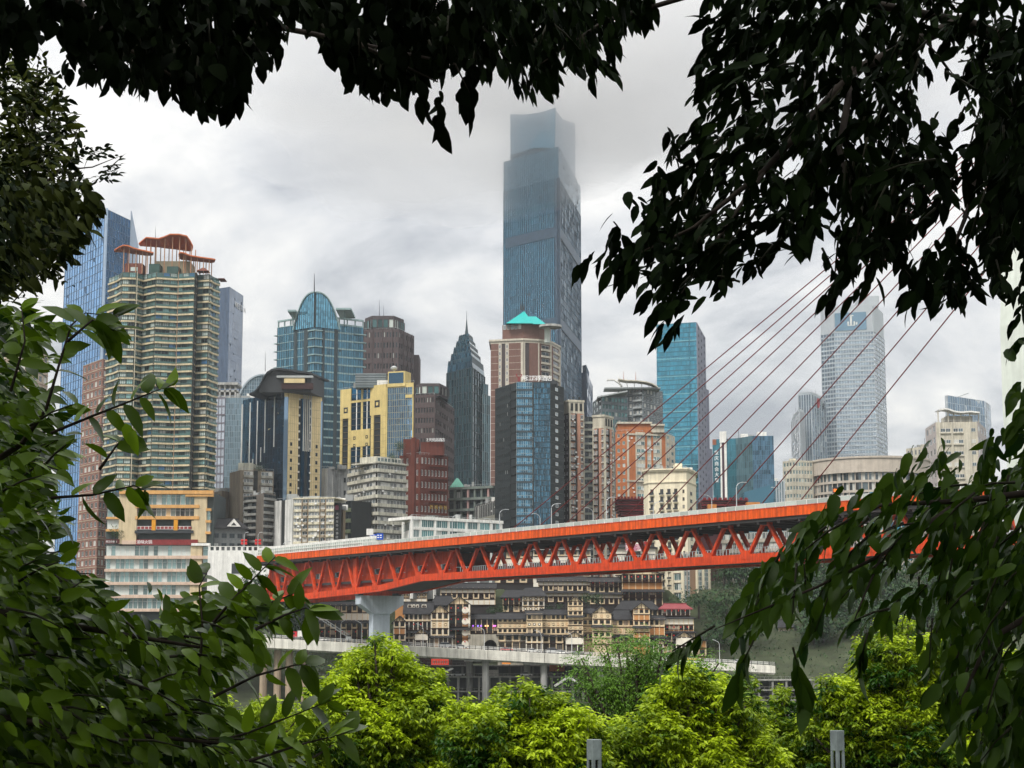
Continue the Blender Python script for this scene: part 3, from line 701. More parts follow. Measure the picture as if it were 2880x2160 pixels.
# --- blue glass tower far left
bl = G('blue_tower_glass', (0.13, 0.33, 0.62), metal=0.7, var=0.22, wav=0.05); bm = M('blue_mullion', (0.10, 0.17, 0.27), 0.5)
b = Bld('glass_tower', 'tall saturated-blue glass tower with a pointed fin, behind the leaves at the left', [(187, 655), (303, 590), (366, 620)], 1150, 1, wall=M('blue_core', (0.05, 0.1, 0.18)))
for i, nc in ((0, 16), (1, 9)): curtain(b, b.fr(i), b.zt, 46, nc, bl, bm, fin=0.35, mw=0.3, hm=0.3)
pale_bl = M('pale_blue_metal', (0.35, 0.45, 0.58), 0.4, 0.4)
m = MB(); f = b.fr(0); m.fbox(f, f.W - 2.2, f.W + 0.6, 0, b.h() + 1, 0, 1.0, pale_bl); b.part(m, 'corner_strip')
m = MB(); p0 = b.p[2]; y2 = p0.y + 26; z1 = PZ(592, p0.y); q0 = P(366, 640, p0.y); q1 = P(387, 690, y2)
for off in ((0, 0),): 
    a0, a1 = Vector((p0.x + .3, p0.y, 60)), Vector((q1.x, y2, 60)); t0 = Vector((p0.x + .3, p0.y, z1)); t1 = Vector((q1.x, y2, q1.z))
    th = Vector((0, 3, 0)); m.quad(a0, a1, t1, t0, pale_bl); m.quad(a1 + th, a0 + th, t0 + th, t1 + th, pale_bl); m.quad(t0, t1, t1 + th, t0 + th, pale_bl); m.quad(a1, a1 + th, t1 + th, t1, pale_bl)
b.part(m, 'fin')

# --- slim grey-blue tower with hotel name
wg = G('slate_glass', (0.13, 0.19, 0.29), metal=0.6, var=0.15); 
b = Bld('glass_tower', 'dark slate-blue glass slab fading into cloud, with white letters at its top', [(612, 812), (646, 807), (684, 832)], 1280, 1, wall=M('slate_core', (0.06, 0.09, 0.13)))
curtain(b, b.fr(0), b.zt, 40, 9, wg, M('slate_mull', (0.09, 0.12, 0.17)), fin=0.3, mw=0.35, hm=0.15); curtain(b, b.fr(1), b.zt, 40, 12, wg, M('slate_mull', (0.09, 0.12, 0.17)), fin=0.12, mw=0.12, hm=0.12)
f = b.fr(1); text_part('WESTIN', b.root, f, f.W * 0.46, b.h() - 12.5, 6.0, letter_white, 0.5, gap=0.72, thick=0.1)

# --- the tallest tower, top in the cloud
tg = G('teal_slate_glass', (0.085, 0.235, 0.34), metal=0.7, var=0.2, wav=0.0); tm = M('teal_slate_mullion', (0.07, 0.11, 0.16), 0.5, 0.3); tw = M('tower_core', (0.05, 0.08, 0.11))
b = Bld('skyscraper', 'tallest slate-teal glass skyscraper, its folded glass crown dissolving into low cloud', [(1417, 541), (1571, 500), (1632, 607)], 1350, 1, wall=tw, depth=50)
zt0 = b.zt; zmid = PZ(412, 1350)
for i, nc in ((0, 26), (1, 16)):
    f = b.fr(i); mm = MB(); curtain(b, f, b.zt, 62, nc, tg, tm, mm, fin=0.5, mw=0.35, hm=0.22)
    for py in (905, 650): mm.fbox(f, 2.5, f.W - 1.5, PZ(py, 1350) - b.zb - 4, PZ(py, 1350) - b.zb + 4, 0, 0.7, tm)
    b.part(mm, 'mullion', 'stuff')
f = b.fr(0); m = MB(); m.fbox(f, f.W - 3.2, f.W - 0.6, 0, b.h(), 0, 1.0, tm); b.part(m, 'corner_fin')
f = b.fr(1); m = MB(); m.fbox(f, 0.6, 3.2, 0, b.h(), 0, 1.0, tm); b.part(m, 'corner_fin')
# upper storeys: shallow glass screen and two set-back blocks
ug = G('upper_glass', (0.13, 0.27, 0.37), metal=0.65, var=0.2)
b.zt = zmid; pol = b.poly
m = MB(); m.prism([(q.x, q.y) for q in pol], zt0, zmid, tw, topmat=roof_gray); b.part(m, 'upper_storeys')
for i, nc in ((0, 26), (1, 16)): curtain(b, b.fr(i, zt0), zmid, 9, nc, ug, tm, fin=0.25, mw=0.25, hm=0.2)
cA, cB, cC = b.p; lerp = lambda a, c, t: a + (c - a) * t
pa = lerp(cB, cA, 0.87); pc = lerp(cB, cC, 0.8); inw = (lerp(cA, cC, 0.5) - cB).normalized() * 3
pa, pb_, pc = pa + inw, lerp(cB, cA, 0.06) + inw, pc + inw
zc = PZ(322, 1350); zk = PZ(312, 1350)
m = MB(); m.prism([(q.x, q.y) for q in (pa, pb_, pc, pa + pc - pb_)], zmid, PZ(395, 1350), tw); b.part(m, 'crown_base')
cg = G('crown_glass', (0.22, 0.33, 0.42), metal=0.5, var=0.1)
def sheet(b, pts, nm, mat):
    m = MB(); n = (pts[1] - pts[0]).cross(pts[2] - pts[0]).normalized() * 0.6
    if n.y > 0: n = -n
    k = len(pts)
    i = len(m.v); m.v += [tuple(p) for p in pts] + [tuple(p - n) for p in pts]; mi = m.mi(mat)
    m.f += [tuple(range(k)), tuple(range(2 * k - 1, k - 1, -1))] + [(j, j + k, (j + 1) % k + k, (j + 1) % k) for j in range(k)]; m.m += [mi] * (k + 2)
    b.part(m, nm)
up = lambda p, z: Vector((p.x, p.y, z))
mid = lerp(pa, pb_, 0.42)
zap = PZ(304, 1350)
apex = P(1562, 302, pb_.y + 2)
sheet(b, [up(pa, zmid), up(pb_, zmid), apex, *[up(lerp(pa, pb_, t), PZ(yy, lerp(pa, pb_, t).y)) for t, yy in ((.8, 312), (.6, 318), (.35, 322), (0, 321))]], 'crown_sheet', cg)
of = Vector((0, -1.2, 0))
sheet(b, [up(mid, PZ(395, 1355)) + of, up(pb_, PZ(412, 1350)) + of, apex + of], 'crown_sheet', ug)
sheet(b, [up(pb_, PZ(412, 1350)), up(lerp(pb_, pc, .75), PZ(430, 1370)), apex], 'crown_sheet', cg)
sheet(b, [up(pb_, zmid), up(pc, zmid), up(pc, PZ(347, pc.y)), up(lerp(pb_, pc, .4), PZ(336, lerp(pb_, pc, .4).y)), apex + Vector((.3, 1, -2))], 'crown_sheet', cg)

# --- sliver towers peeking out right of it
b = Bld('glass_tower', 'slim blue stepped tower peeking out right of the tallest skyscraper', [(1628, 1050), (1650, 1046), (1666, 1085)], 1480, 1, wall=M('sliver_core', (0.06, 0.1, 0.15)))
for i in (0, 1): curtain(b, b.fr(i), b.zt, 30, 6, G('sliver_glass', (0.15, 0.22, 0.34), metal=0.6, var=0.2), tm, fin=0.3, mw=0.3)
m = MB(); m.prism([(q.x * .995, q.y) for q in Bld.plan([lerp(b.p[1], b.p[0], .5), b.p[1], lerp(b.p[1], b.p[2], .5)], 8)], b.zt, PZ(1026, 1480), M('sliver_core', (0, 0, 0))); b.part(m, 'rooftop_block')

# --- teal tower with parabolic glass arch
tgl = G('teal_glass', (0.065, 0.18, 0.25), metal=0.65, var=0.35, wav=0.06); tband = M('teal_band', (0.26, 0.36, 0.36), 0.6, streak=0.15); tdk = M('teal_dark', (0.035, 0.05, 0.055), 0.6)
b = Bld('glass_tower', 'teal glass tower crowned by a parabolic glass arch and mast', [(781, 922), (886, 906), (1022, 920)], 1000, 1, wall=M('teal_core', (0.06, 0.09, 0.10)), depth=30)
mm = MB()
f = b.fr(0); curtain(b, f, b.zt, 34, 16, tgl, tdk, mm, fin=0.25, mw=0.12, band=tband, bandh=0.35); mm.fbox(f, f.W * .46, f.W * .54, 0, b.h(), 0, .3, tdk); mm.fbox(f, f.W * .72, f.W * .83, 0, b.h(), 0, .3, tdk)
for k in range(34): mm.fbox(f, -2.0, 0.3, k * b.h() / 34 - .25, k * b.h() / 34 + .25, -2, .9, tband, True); mm.fbox(f, f.W * .84, f.W + .9, k * b.h() / 34 - .3, k * b.h() / 34 + .3, -1, 1.1, tband)
f = b.fr(1); curtain(b, f, b.zt, 34, 20, tgl, tdk, mm, fin=0.25, mw=0.12, band=tband, bandh=0.9); mm.fbox(f, f.W * .15, f.W * .2, 0, b.h(), 0, .45, tdk); mm.fbox(f, f.W * .40, f.W * .47, 0, b.h(), 0, .4, tdk)
for k in range(34): mm.fbox(f, -.6, f.W * .15, k * b.h() / 34 - .3, k * b.h() / 34 + .3, -1, 1.1, tband); mm.fbox(f, f.W * .8, f.W + 1.5, k * b.h() / 34 - .3, k * b.h() / 34 + .3, -1, 1.0, tband)
b.part(mm, 'floor_band', 'stuff')
# the arch: half on each face of the corner
archg = G('arch_glass', (0.12, 0.32, 0.44), metal=0.6, var=0.3)
zA = PZ(822, 1000)
for i, we in ((0, None), (1, None)):
    f = b.fr(i, b.zt - 3); Hh = zA - f.o.z; half = f.W * (.54 if i == 0 else .49)
    if i == 0: tp = lambda u, H=Hh, W=f.W, h=half: max(0, H * (1 - ((W - u) / h) ** 2.7)) if W - u < h else 0
    else: tp = lambda u, H=Hh, h=half: max(0, H * (1 - (u / h) ** 2.7)) if u < h else 0
    u0, u1 = (f.W - half, f.W) if i == 0 else (0, half)
    curtain(b, f, zA, 12, 10, archg, tdk, fin=1.1, mw=0.14, u0=u0, u1=u1, top=tp, hm=0.14, n0=0.9)
    # rim and solid back of the arch
    m = MB(); N_ = 18; prev = None
    for k in range(N_ + 1):
        u = u0 + (u1 - u0) * k / N_; v = tp(min(max(u, u0 + .001), u1 - .001)); pt = f.pt(u, v, .7)
        if prev is not None: m.bar(prev, pt, 1.6, 0.7, tband); m.quad(f.pt(pu, 0, -.3), f.pt(u, 0, -.3), f.pt(u, max(v, .01), -.3), f.pt(pu, max(pv, .01), -.3), tdk)
        prev, pu, pv = pt, u, v
    b.part(m, 'arch_rim')
ax_ = b.p[1]
mast(b, 884, 769, 824, 1000, 0.35)
for (x0, x1, y0, y1) in ((815, 838, 876, 884), (949, 992, 869, 879)):
    m = MB(); a = P(x0, y1, 1012); c = P(x1, y0, 1012); m.box(a.x, c.x, 1002, 1030, a.z - 0.2, a.z + 0.9, tband); b.part(m, 'roof_wing')
    m = MB(); m.box((a.x + c.x) / 2 - .4, (a.x + c.x) / 2 + .4, 1008, 1009, b.zt, a.z - .2, tband); b.part(m, 'roof_post')
for i in (0, 1):
    f = b.fr(i, b.zt); m = MB(); m.fbox(f, 0, f.W, 3.2, 4.2, -1, .2, tband, True)
    for k in range(7): m.fbox(f, f.W * k / 6.05, f.W * k / 6.05 + .5, 0, 3.2, -.8, 0, tband, True)
    b.part(m, 'roof_pergola')

# --- two brown-grey stepped office towers
brn = M('brown_gray_stone', (0.088, 0.066, 0.066), 0.8, streak=0.15); brnd = M('brown_gray_dark', (0.07, 0.058, 0.06), 0.8)
b = Bld('office_tower', 'brown-grey stone office tower with glazed octagonal top, right of the glass arch', [(1018, 928), (1120, 926), (1163, 945)], 1100, 1, wall=brn)
mm = MB(); grid(b, b.fr(0), b.zt, 26, 12, mm, brn, .5, .5, proj=.4); grid(b, b.fr(1), b.zt, 26, 7, mm, brn, .5, .5, proj=.4)
for i in (0, 1):
    f = b.fr(i)
    for k in range(3): mm.fbox(f, f.W * (.28 + .27 * k), f.W * (.31 + .27 * k), 0, b.h(), 0, .9, brn)
b.part(mm, 'facade'); b.finish(dglass, frame_dark, cross=(0, 0))
oc = [Vector((PXX(px, 910, Y), Y, 0)) for px, Y in ((1026, 1112), (1046, 1102), (1108, 1102), (1136, 1116))]
m = MB(); m.prism([(q.x, q.y) for q in Bld.plan(oc, 25)], b.zt, PZ(888, 1102), brnd); b.part(m, 'crown')
for a, c in zip(oc, oc[1:]):
    f = Fr(a, c, b.zt + 1.5); curtain(b, f, PZ(898, 1102), 1, max(2, int(f.W / 3)), gglass, brnd, fin=.5, mw=.8)
b2 = b; sb = [lerp(b.p[2], b.p[1], -0.02), b.p[2] + Vector((4, 6, 0)), b.p[2] + Vector((14, 24, 0))]
m = MB(); m.prism([(q.x, q.y) for q in (sb[0] + Vector((0, 4, 0)), sb[0] + Vector((3.2, 4, 0)), sb[0] + Vector((3.2, 25, 0)), sb[0] + Vector((0, 25, 0)))], b.zb, PZ(984, 1110), brn); b.part(m, 'side_wing')
mast(b, 1067, 843, 888, 1110, .2); mast(b, 1079, 858, 888, 1110, .15)
b = Bld('office_tower', 'brown-grey stone office tower left of the dark spired tower', [(1168, 1112), (1222, 1110), (1276, 1150)], 930, 1, wall=brn)
mm = MB(); grid(b, b.fr(0), b.zt, 20, 7, mm, brn, .5, .5, proj=.4); grid(b, b.fr(1), b.zt, 20, 9, mm, brn, .5, .5, proj=.4)
b.part(mm, 'facade'); b.finish(dglass, frame_dark, cross=(0, 0))
oc = [Vector((PXX(px, 1090, Y), Y, 0)) for px, Y in ((1170, 940), (1185, 934), (1236, 934), (1260, 950))]
m = MB(); m.prism([(q.x, q.y) for q in Bld.plan(oc, 22)], b.zt, PZ(1078, 934), brnd); b.part(m, 'crown')
for a, c in zip(oc, oc[1:]):
    f = Fr(a, c, b.zt + 1.2); curtain(b, f, PZ(1086, 934), 1, max(2, int(f.W / 3)), gglass, brnd, fin=.5, mw=.7)

# --- dark stepped tower with needle spire
sg_ = G('spire_glass', (0.06, 0.13, 0.155), metal=0.65, var=0.6); sm = M('spire_metal', (0.035, 0.055, 0.06), 0.5, 0.2)
b = Bld('spired_tower', 'dark teal stepped skyscraper ending in a needle spire', [(1258, 1050), (1328, 1034), (1362, 1060)], 1050, 1, wall=M('spire_core', (0.035, 0.05, 0.055)))
for i, nc in ((0, 20), (1, 10)): curtain(b, b.fr(i), b.zt, 30, nc, sg_, sm, fin=.6, mw=.55, hm=.3, every=2)
A, Bc, C = b.p
cx = lerp(A, C, .5)
lv = [(1.0, 1034), (1.0, 1000), (0.78, 978), (0.78, 959), (0.61, 942), (0.61, 940), (0.47, 922), (0.47, 920), (0.33, 921)]
tiers = [(1.0, 1034, .95, 1000), (.83, 1000, .79, 978), (.69, 978, .64, 958), (.55, 958, .5, 940), (.42, 940, .36, 922)]
ctr = (b.poly[0] + b.poly[1] + b.poly[2] + b.poly[3]) / 4
for (s0, y0, s1, y1) in tiers:
    pA = [ctr + (q - ctr) * s0 for q in b.poly[:4]]; pB = [ctr + (q - ctr) * s1 for q in b.poly[:4]]
    m = MB(); zz0, zz1 = PZ(y0, 1050), PZ(y1, 1050); m.loft([(q.x, q.y) for q in pA], zz0 - .2, [(q.x, q.y) for q in pB], zz1, sm); b.part(m, 'crown_tier')
    g = MB()
    for i in (0, 1):
        nst = max(4, int(14 * s0)) if i == 0 else max(3, int(8 * s0))
        fA = Fr(pA[i], pA[i + 1], zz0); w = fA.W / nst; hh = zz1 - zz0; back = (pA[i] - pB[i]).length * .75
        for k in range(nst):
            g.quad(fA.pt(k * w + .25, .3, .25), fA.pt((k + 1) * w - .25, .3, .25), fA.pt((k + 1) * w - .3, hh * .6, .2 - back * .5), fA.pt(k * w + .3, hh * .6, .2 - back * .5), sg_)
            g.tri(fA.pt(k * w + .2, hh * .62, .2 - back * .5), fA.pt((k + 1) * w - .2, hh * .62, .2 - back * .5), fA.pt((k + .5) * w, hh * 1.08, .1 - back * .6), sg_)
    b.part(g, 'pane', 'stuff')
m = MB(); cz0 = PZ(922, 1050)
ring = lambda r, n=8: [(ctr.x + r * math.cos(2 * math.pi * t / n), ctr.y + r * math.sin(2 * math.pi * t / n)) for t in range(n)]
sc_ = mpp(1050); xs_ = PXX(1310, 900, 1050) - ctr.x; ctr = ctr + Vector((xs_ * .6, 0, 0))
m.loft(ring(6 * sc_ * 1.0), cz0 - .2, ring(2.6 * sc_), PZ(893, 1050), sm); m.loft(ring(2.6 * sc_), PZ(893, 1050), ring(1.0 * sc_), PZ(874, 1050), sm); m.loft(ring(.8 * sc_), PZ(874, 1050), ring(.3 * sc_), PZ(848, 1050), sm); b.part(m, 'spire')
for (dx, py, w) in ((1.0, 1083, 9), (9.0, 1115, 7)):
    m = MB(); p = b.p[2] + Vector((dx * sc_, 0, 0)); 
    m.prism([(p.x - 3, p.y - 9), (p.x + w * sc_, p.y - 2), (p.x + w * sc_, p.y + 22), (p.x - 3, p.y + 22)], b.zb, PZ(py, p.y), sm); b.part(m, 'side_wing')
    f = Fr((p.x - 3, p.y - 9), (p.x + w * sc_, p.y - 2), b.zb); curtain(b, f, PZ(py, p.y), 22, 4, sg_, M('spire_pale_rib', (0.30, 0.36, 0.37), 0.5), fin=.4, mw=.3)

# --- brown brick hotel with teal roof
brick = M('brown_brick', (0.165, 0.092, 0.075), 0.85, var=0.15, scale=0.8, streak=0.12); trim = M('cream_trim', (0.52, 0.48, 0.40), 0.7, streak=0.2); tealr = M('teal_roof', (0.0, 0.30, 0.28), 0.5, var=0.12)
b = Bld('brick_tower', 'brown brick tower with cream cornice, teal hipped roof and disc terrace', [(1381, 968), (1472, 964), (1516, 966), (1550, 972), (1574, 985)], 900, 1, wall=brick, depth=26)
mm = MB(); f = b.fr(0)
for (a, c, mt, n) in ((0.0, .24, brick, .5), (.24, .33, trim, .35), (.45, .56, trim, .35), (.56, .93, brick, .5), (.93, 1.0, trim, .55)): mm.fbox(f, f.W * a, f.W * c, 0, b.h(), 0, n, mt)
mm.fbox(f, f.W * .34, f.W * .44, 0, b.h(), 0, .05, brnd)
nf = 24
for k in range(nf):
    v = b.h() - (k + 1) * 3.45
    for a in (.255, .475): b.win(f, f.W * a, v + .8, f.W * .055, 1.9, .4)
    mm.fbox(f, 0, f.W * .24, v, v + .16, .5, .53, trim); mm.fbox(f, f.W * .56, f.W * .93, v, v + .16, .5, .53, trim)
f = b.fr(1); mm.fbox(f, 0, f.W * .1, 0, b.h(), 0, .5, trim); mm.fbox(f, f.W * .1, f.W * .36, 0, b.h(), 0, .03, brnd); mm.fbox(f, f.W * .36, f.W * .92, 0, b.h(), 0, .5, brick); mm.fbox(f, f.W * .92, f.W, 0, b.h(), 0, .6, trim)
b.part(mm, 'brick_pier')
for i in (2, 3):
    f = b.fr(i); mm = MB(); mm.fbox(f, 0, f.W * .12, 0, b.h(), 0, .5, brick); mm.fbox(f, f.W * .88, f.W, 0, b.h(), 0, .5, trim)
    b.part(mm, 'bay_pier')
    for k in range(nf):
        v = b.h() - (k + 1) * 3.45; b.win(f, f.W * .2, v + .5, f.W * .6, 2.3, .1)
        q = MB(); q.fbox(f, f.W * .12, f.W * .88, v - .2, v + .9, .1, 1.0 if i == 2 else .7, trim, True); b.part(q, 'balcony')
b.finish(dglass, frame_white, cross=(1, 0))
co = MB(); ctr = sum(b.p, Vector()) / 5 + Vector((0, 10, 0))
ou = [ctr + (q - ctr) * 1.05 for q in b.poly]; ou2 = [ctr + (q - ctr) * 1.02 for q in b.poly]
co.prism([(q.x, q.y) for q in ou2], b.zt, b.zt + 1.2, trim); co.prism([(q.x, q.y) for q in ou], b.zt + 1.2, b.zt + 2.2, trim); b.part(co, 'cornice')
pent = [lerp(b.p[0], b.p[1], .35), lerp(b.p[0], b.p[1], 1.0), b.p[2], b.p[3]]; pent = [q + Vector((0, 3, 0)) for q in pent]
m = MB(); m.prism([(q.x, q.y) for q in Bld.plan(pent, 18)], b.zt + 2.2, PZ(914, 905), brick); b.part(m, 'penthouse')
f = Fr(pent[0], pent[1], b.zt + 2.2)
for k in range(5): b.win(f, f.W * (.05 + .18 * k), (PZ(914, 905) - b.zt) * .55, f.W * .13, 2.4, .1)
b.finish(wglass, frame_white, name='penthouse_window')
m = MB(); zr0, zr1, zr2 = PZ(914, 905), PZ(874, 912), PZ(893, 915)
x0, x1, x2 = PXX(1424, 910, 905), PXX(1472, 900, 905), PXX(1535, 900, 905); ya, yb = 900, 926
apx = (x1 + .5, 913, zr1)
for q in (((x0, ya, zr0), (x1 + 5, ya, zr0), apx), ((x1 + 5, ya, zr0), (x1 + 5, yb, zr0), apx), ((x1 + 5, yb, zr0), (x0, yb, zr0), apx), ((x0, yb, zr0), (x0, ya, zr0), apx)): m.tri(*q, tealr)
r0, r1 = (x1 - 1, 912, zr2), (x2 - 5, 912, zr2)
m.quad((x1 - 3, ya + .5, zr0 - .3), (x2, ya + .5, zr0 - .3), r1, r0, tealr); m.tri((x2, ya + .5, zr0 - .3), (x2, yb, zr0 - .3), r1, tealr); m.quad((x2, yb, zr0 - .3), (x1 - 3, yb, zr0 - .3), r0, r1, tealr)
b.part(m, 'roof')
m = MB(); c = P(1548, 917, 897); m.loft([(c.x + 5.8 * math.cos(t * math.pi / 10), c.y + 5.8 * math.sin(t * math.pi / 10)) for t in range(20)], c.z - .8, [(c.x + 5.8 * math.cos(t * math.pi / 10), c.y + 5.8 * math.sin(t * math.pi / 10)) for t in range(20)], c.z + .3, concrete)
m.tube([(c.x - 1.5, c.y + 3, b.zt), (c.x - 1.5, c.y + 3, c.z - .5)], 1.6, gglass, 10); b.part(m, 'disc_terrace')
mast(b, 1468, 846, 874, 913, .3); mast(b, 1518, 858, 893, 915, .12)
for dx in (-5, -2.5, 2.5, 5): mast(b, 1468 + dx, 852 - abs(dx) * 1.2 + 8, 872, 912, .3, 'antenna', dark_metal)

# --- dark glass hotel with rooftop name
dw = M('dark_stone', (0.022, 0.028, 0.03), 0.8); dgl = G('hotel_blue_glass', (0.07, 0.20, 0.30), metal=0.7, var=0.6, wav=0.1)
b = Bld('hotel_tower', 'dark glass hotel tower with white rooftop characters and a red emblem', [(1395, 1094), (1453, 1075), (1547, 1076), (1586, 1090)], 765, 1, zb=40, wall=dw, depth=26)
mm = MB(); f = b.fr(0); grid(b, f, b.zt, 26, 8, mm, dw, .62, .5, proj=.35, u0=0, u1=f.W * .72)
for k in range(26): mm.fbox(f, f.W * .74, f.W, k * b.h() / 26, k * b.h() / 26 + .5, 0, .5, dw)
b.part(mm, 'facade'); b.finish(dglass, frame_dark, cross=(1, 0))
f = b.fr(1); mm = MB(); curtain(b, f, b.zt, 52, 7, dgl, M('hotel_white_band', (0.30, 0.36, 0.38), .5), mm, fin=.3, mw=.12, u1=f.W * .46, hm=.12); mm.fbox(f, f.W * .46, f.W * .51, 0, b.h(), 0, .3, dw)
for k in range(26): mm.fbox(f, 0, f.W * .46, k * b.h() / 26, k * b.h() / 26 + .8, 0, .45, M('hotel_dark_band', (0.05, 0.065, 0.075), .5))
curtain(b, f, b.zt, 40, 11, dgl, M('hotel_mullion', (0.035, 0.05, 0.06), .5), mm, fin=.35, mw=.25, u0=f.W * .51, hm=.25); b.part(mm, 'mullion', 'stuff')
f = b.fr(2); mm = MB()
for k in range(26):
    b.win(f, f.W * .36, k * b.h() / 26 + .8, f.W * .18, 1.5, .06); mm.fbox(f, 0, f.W, k * b.h() / 26 - .06, k * b.h() / 26 + .06, 0, .08, frame_dark)
b.part(mm, 'facade'); b.finish(G('small_pale_glass', (0.3, 0.36, 0.4), metal=.3, var=.3), frame_white, cross=(0, 0))
f = b.fr(1, b.zt); m = MB(); m.fbox(f, f.W * .05, f.W * .95, .3, .5, -2, -1.6, dark_metal, True)
for k in range(8): m.fbox(f, f.W * (.06 + .125 * k), f.W * (.065 + .125 * k), 0, 1.6, -2, -1.8, dark_metal, True)
b.part(m, 'sign_frame'); text_part('两江四季酒店', b.root, f, f.W * .24, 1.2, 2.55, letter_white, -1.7, gap=.86, thick=.12)
em = M('emblem_red', (0.25, 0.02, 0.025), .5); m = MB()
for sg in (-1, 1):
    c0 = f.pt(f.W * .08, 1.2, -1.7); pts = [c0 + f.u * (sg * (.25 + .9 * math.sin(t))) + Vector((0, 0, 1.2 + 1.5 * t / 2.4)) for t in (0, .6, 1.2, 1.8, 2.4)] + [c0 + f.u * (sg * 1.3) + Vector((0, 0, 2.0))]
    m.tube(pts, .2, em, 5)
m.tube([f.pt(f.W * .08 - .3, .6, -1.7), f.pt(f.W * .08 - .3, 2.5, -1.7)], .2, em, 5); m.tube([f.pt(f.W * .08 + .3, .6, -1.7), f.pt(f.W * .08 + .3, 2.5, -1.7)], .2, em, 5); b.part(m, 'emblem')
for k in range(3):
    m = MB(); c = f.pt(f.W * (.98 + .1 * k), 1.2, -6); m.box(c.x - 1.2, c.x + 1.2, c.y - 1, c.y + 1, b.zt, b.zt + 2.6 - k * .5, dark_metal); b.part(m, 'rooftop_unit')

# --- half-domed pale glass building behind the left tower
pg = G('pale_blue_glass', (0.38, 0.56, 0.70), metal=.7, var=.25); pgm = M('pale_mullion', (0.32, 0.38, 0.42), .5)
b = Bld('glass_building', 'pale glass building with a quarter-round glass top behind the curved dark roof', [(596, 1120), (634, 1119), (760, 1118)], 860, 1, zb=42, wall=M('pale_core', (.2, .24, .27)), depth=26)
f = b.fr(0); mm = MB(); curtain(b, f, b.zt, 24, 4, G('pale_violet_glass', (0.40, 0.44, 0.50), metal=.5, var=.2), M('violet_band', (.16, .15, .18)), mm, fin=.3, mw=.2, band=M('violet_band', (.16, .15, .18)), bandh=.7); b.part(mm, 'floor_band', 'stuff')
f = b.fr(1); mm = MB(); curtain(b, f, b.zt, 36, 26, pg, pgm, mm, fin=.15, mw=.1, hm=.1); b.part(mm, 'mullion', 'stuff')
R_ = PXX(735, 1060, 862) - PXX(663, 1120, 862); zc = b.zt - 4; cxr = PXX(735, 1060, 862)
f = Fr((cxr - R_, 868), (cxr + R_ * .3, 868), zc); Hd = PZ(1054, 868) - zc
tp = lambda u, R=R_, H=Hd: H * math.sqrt(max(0, 1 - ((u - R) / R) ** 2))
curtain(b, f, zc + Hd, 9, 14, pg, pgm, fin=.5, mw=.15, hm=.15, top=tp)
m = MB(); prev = None
for k in range(21):
    u = (R_ * 1.3) * k / 20; pt = f.pt(u, tp(u), .3)
    if prev is not None: m.bar(prev, pt, 1.2, .7, pgm); m.quad(f.pt(pu, 0, -.2), f.pt(u, 0, -.2), f.pt(u, tp(u) + .01, -.2), f.pt(pu, tp(pu) + .01, -.2), pgm)
    prev, pu = pt, u
b.part(m, 'dome_rim')
m = MB(); za = PZ(1075, 866); z9 = PZ(1082, 866); xa, xb = PXX(600, 1080, 866), PXX(668, 1080, 866)
m.box(xa, xb, 866, 880, z9, za, concrete)
for k in range(5): m.box(xa + (xb - xa) * (k / 4.6), xa + (xb - xa) * (k / 4.6) + .8, 867, 868, b.zt, z9, concrete)
m.box(xa, xb - 2, 868, 880, b.zt, b.zt + 2, concrete); m.box(xa, xb, 867, 880, b.zt + 4, b.zt + 4.8, concrete); b.part(m, 'roof_frame')

# --- curved-roof building: dark blue glass and cream tile
cream = M('cream_tile', (0.66, 0.53, 0.29), .7, var=.14, streak=.12); dbl = G('deep_blue_glass', (0.010, 0.10, 0.20), metal=.8, var=.35, wav=.25, rough=.05)
b = Bld('curved_roof_building', 'building with a swooping dark roof, deep blue glass side and cream tiled front', [(684, 1126), (800, 1098), (906, 1112)], 800, 1, zb=40, wall=cream, depth=30)
f = b.fr(0); mm = MB(); curtain(b, f, b.zt, 30, 16, dbl, M('deep_blue_mull', (.02, .04, .06), .4), mm, fin=.1, mw=.08, hm=.06)
for (u, v0, v1) in ((.18, .62, .98), (.27, .62, .7), (.36, .62, .98), (.46, .68, .75), (.55, .72, .98), (.77, .74, .98), (.97, .2, .45)): mm.fbox(f, f.W * u, f.W * u + .75, b.h() * v0, b.h() * v1, 0, .25, white_paint)
mm.fbox(f, -.4, .3, 0, b.h() * .98, 0, .5, white_paint); b.part(mm, 'mullion', 'stuff')
f = b.fr(1); mm = MB(); W = f.W
skyb = G('sky_strip_glass', (0.3, 0.45, 0.62), metal=.6, var=.2)
for (a, c, mt, n) in ((0, .1, skyb, .3), (.1, .36, cream, .6), (.36, .44, dw, .1), (.44, .52, dbl, .8), (.52, .6, dw, .9), (.6, .68, dbl, .7), (.68, .95, cream, .6), (.95, 1.0, skyb, .4)): mm.fbox(f, W * a, W * c, 0, b.h() * (.97 if mt is not cream else 1), 0, n, mt)
nf = 26
for k in range(nf):
    v = k * b.h() / nf
    for (a, c) in ((.1, .36), (.68, .95)): mm.fbox(f, W * a, W * c, v - .05, v + .05, .6, .62, M('tile_joint', (.25, .2, .12)))
    for a in (.36, .655): mm.fbox(f, W * a, W * (a + .03), v, v + .8, .1, 1.0, M('cream_pale', (.62, .6, .54)))
    if 4 < k < 20:
        for a in (.15, .82): b.win(f, W * a, v + .9, W * .055, 1.6, .62)
for j in range(1, 5):
    for (a, c) in ((.1, .36), (.68, .95)): u = W * (a + (c - a) * j / 5); mm.fbox(f, u - .05, u + .05, 0, b.h(), .6, .62, M('tile_joint', (0, 0, 0)))
b.part(mm, 'facade'); b.finish(dglass, frame_dark, cross=(0, 0))
for k in range(5): m = MB(); m.fbox(f, W * (.47 + .05 * k), W * (.48 + .05 * k), b.h() * .72, b.h() * 1.01, .9, 1.3, M('cream_pale', (0, 0, 0))); b.part(m, 'vertical_rib')
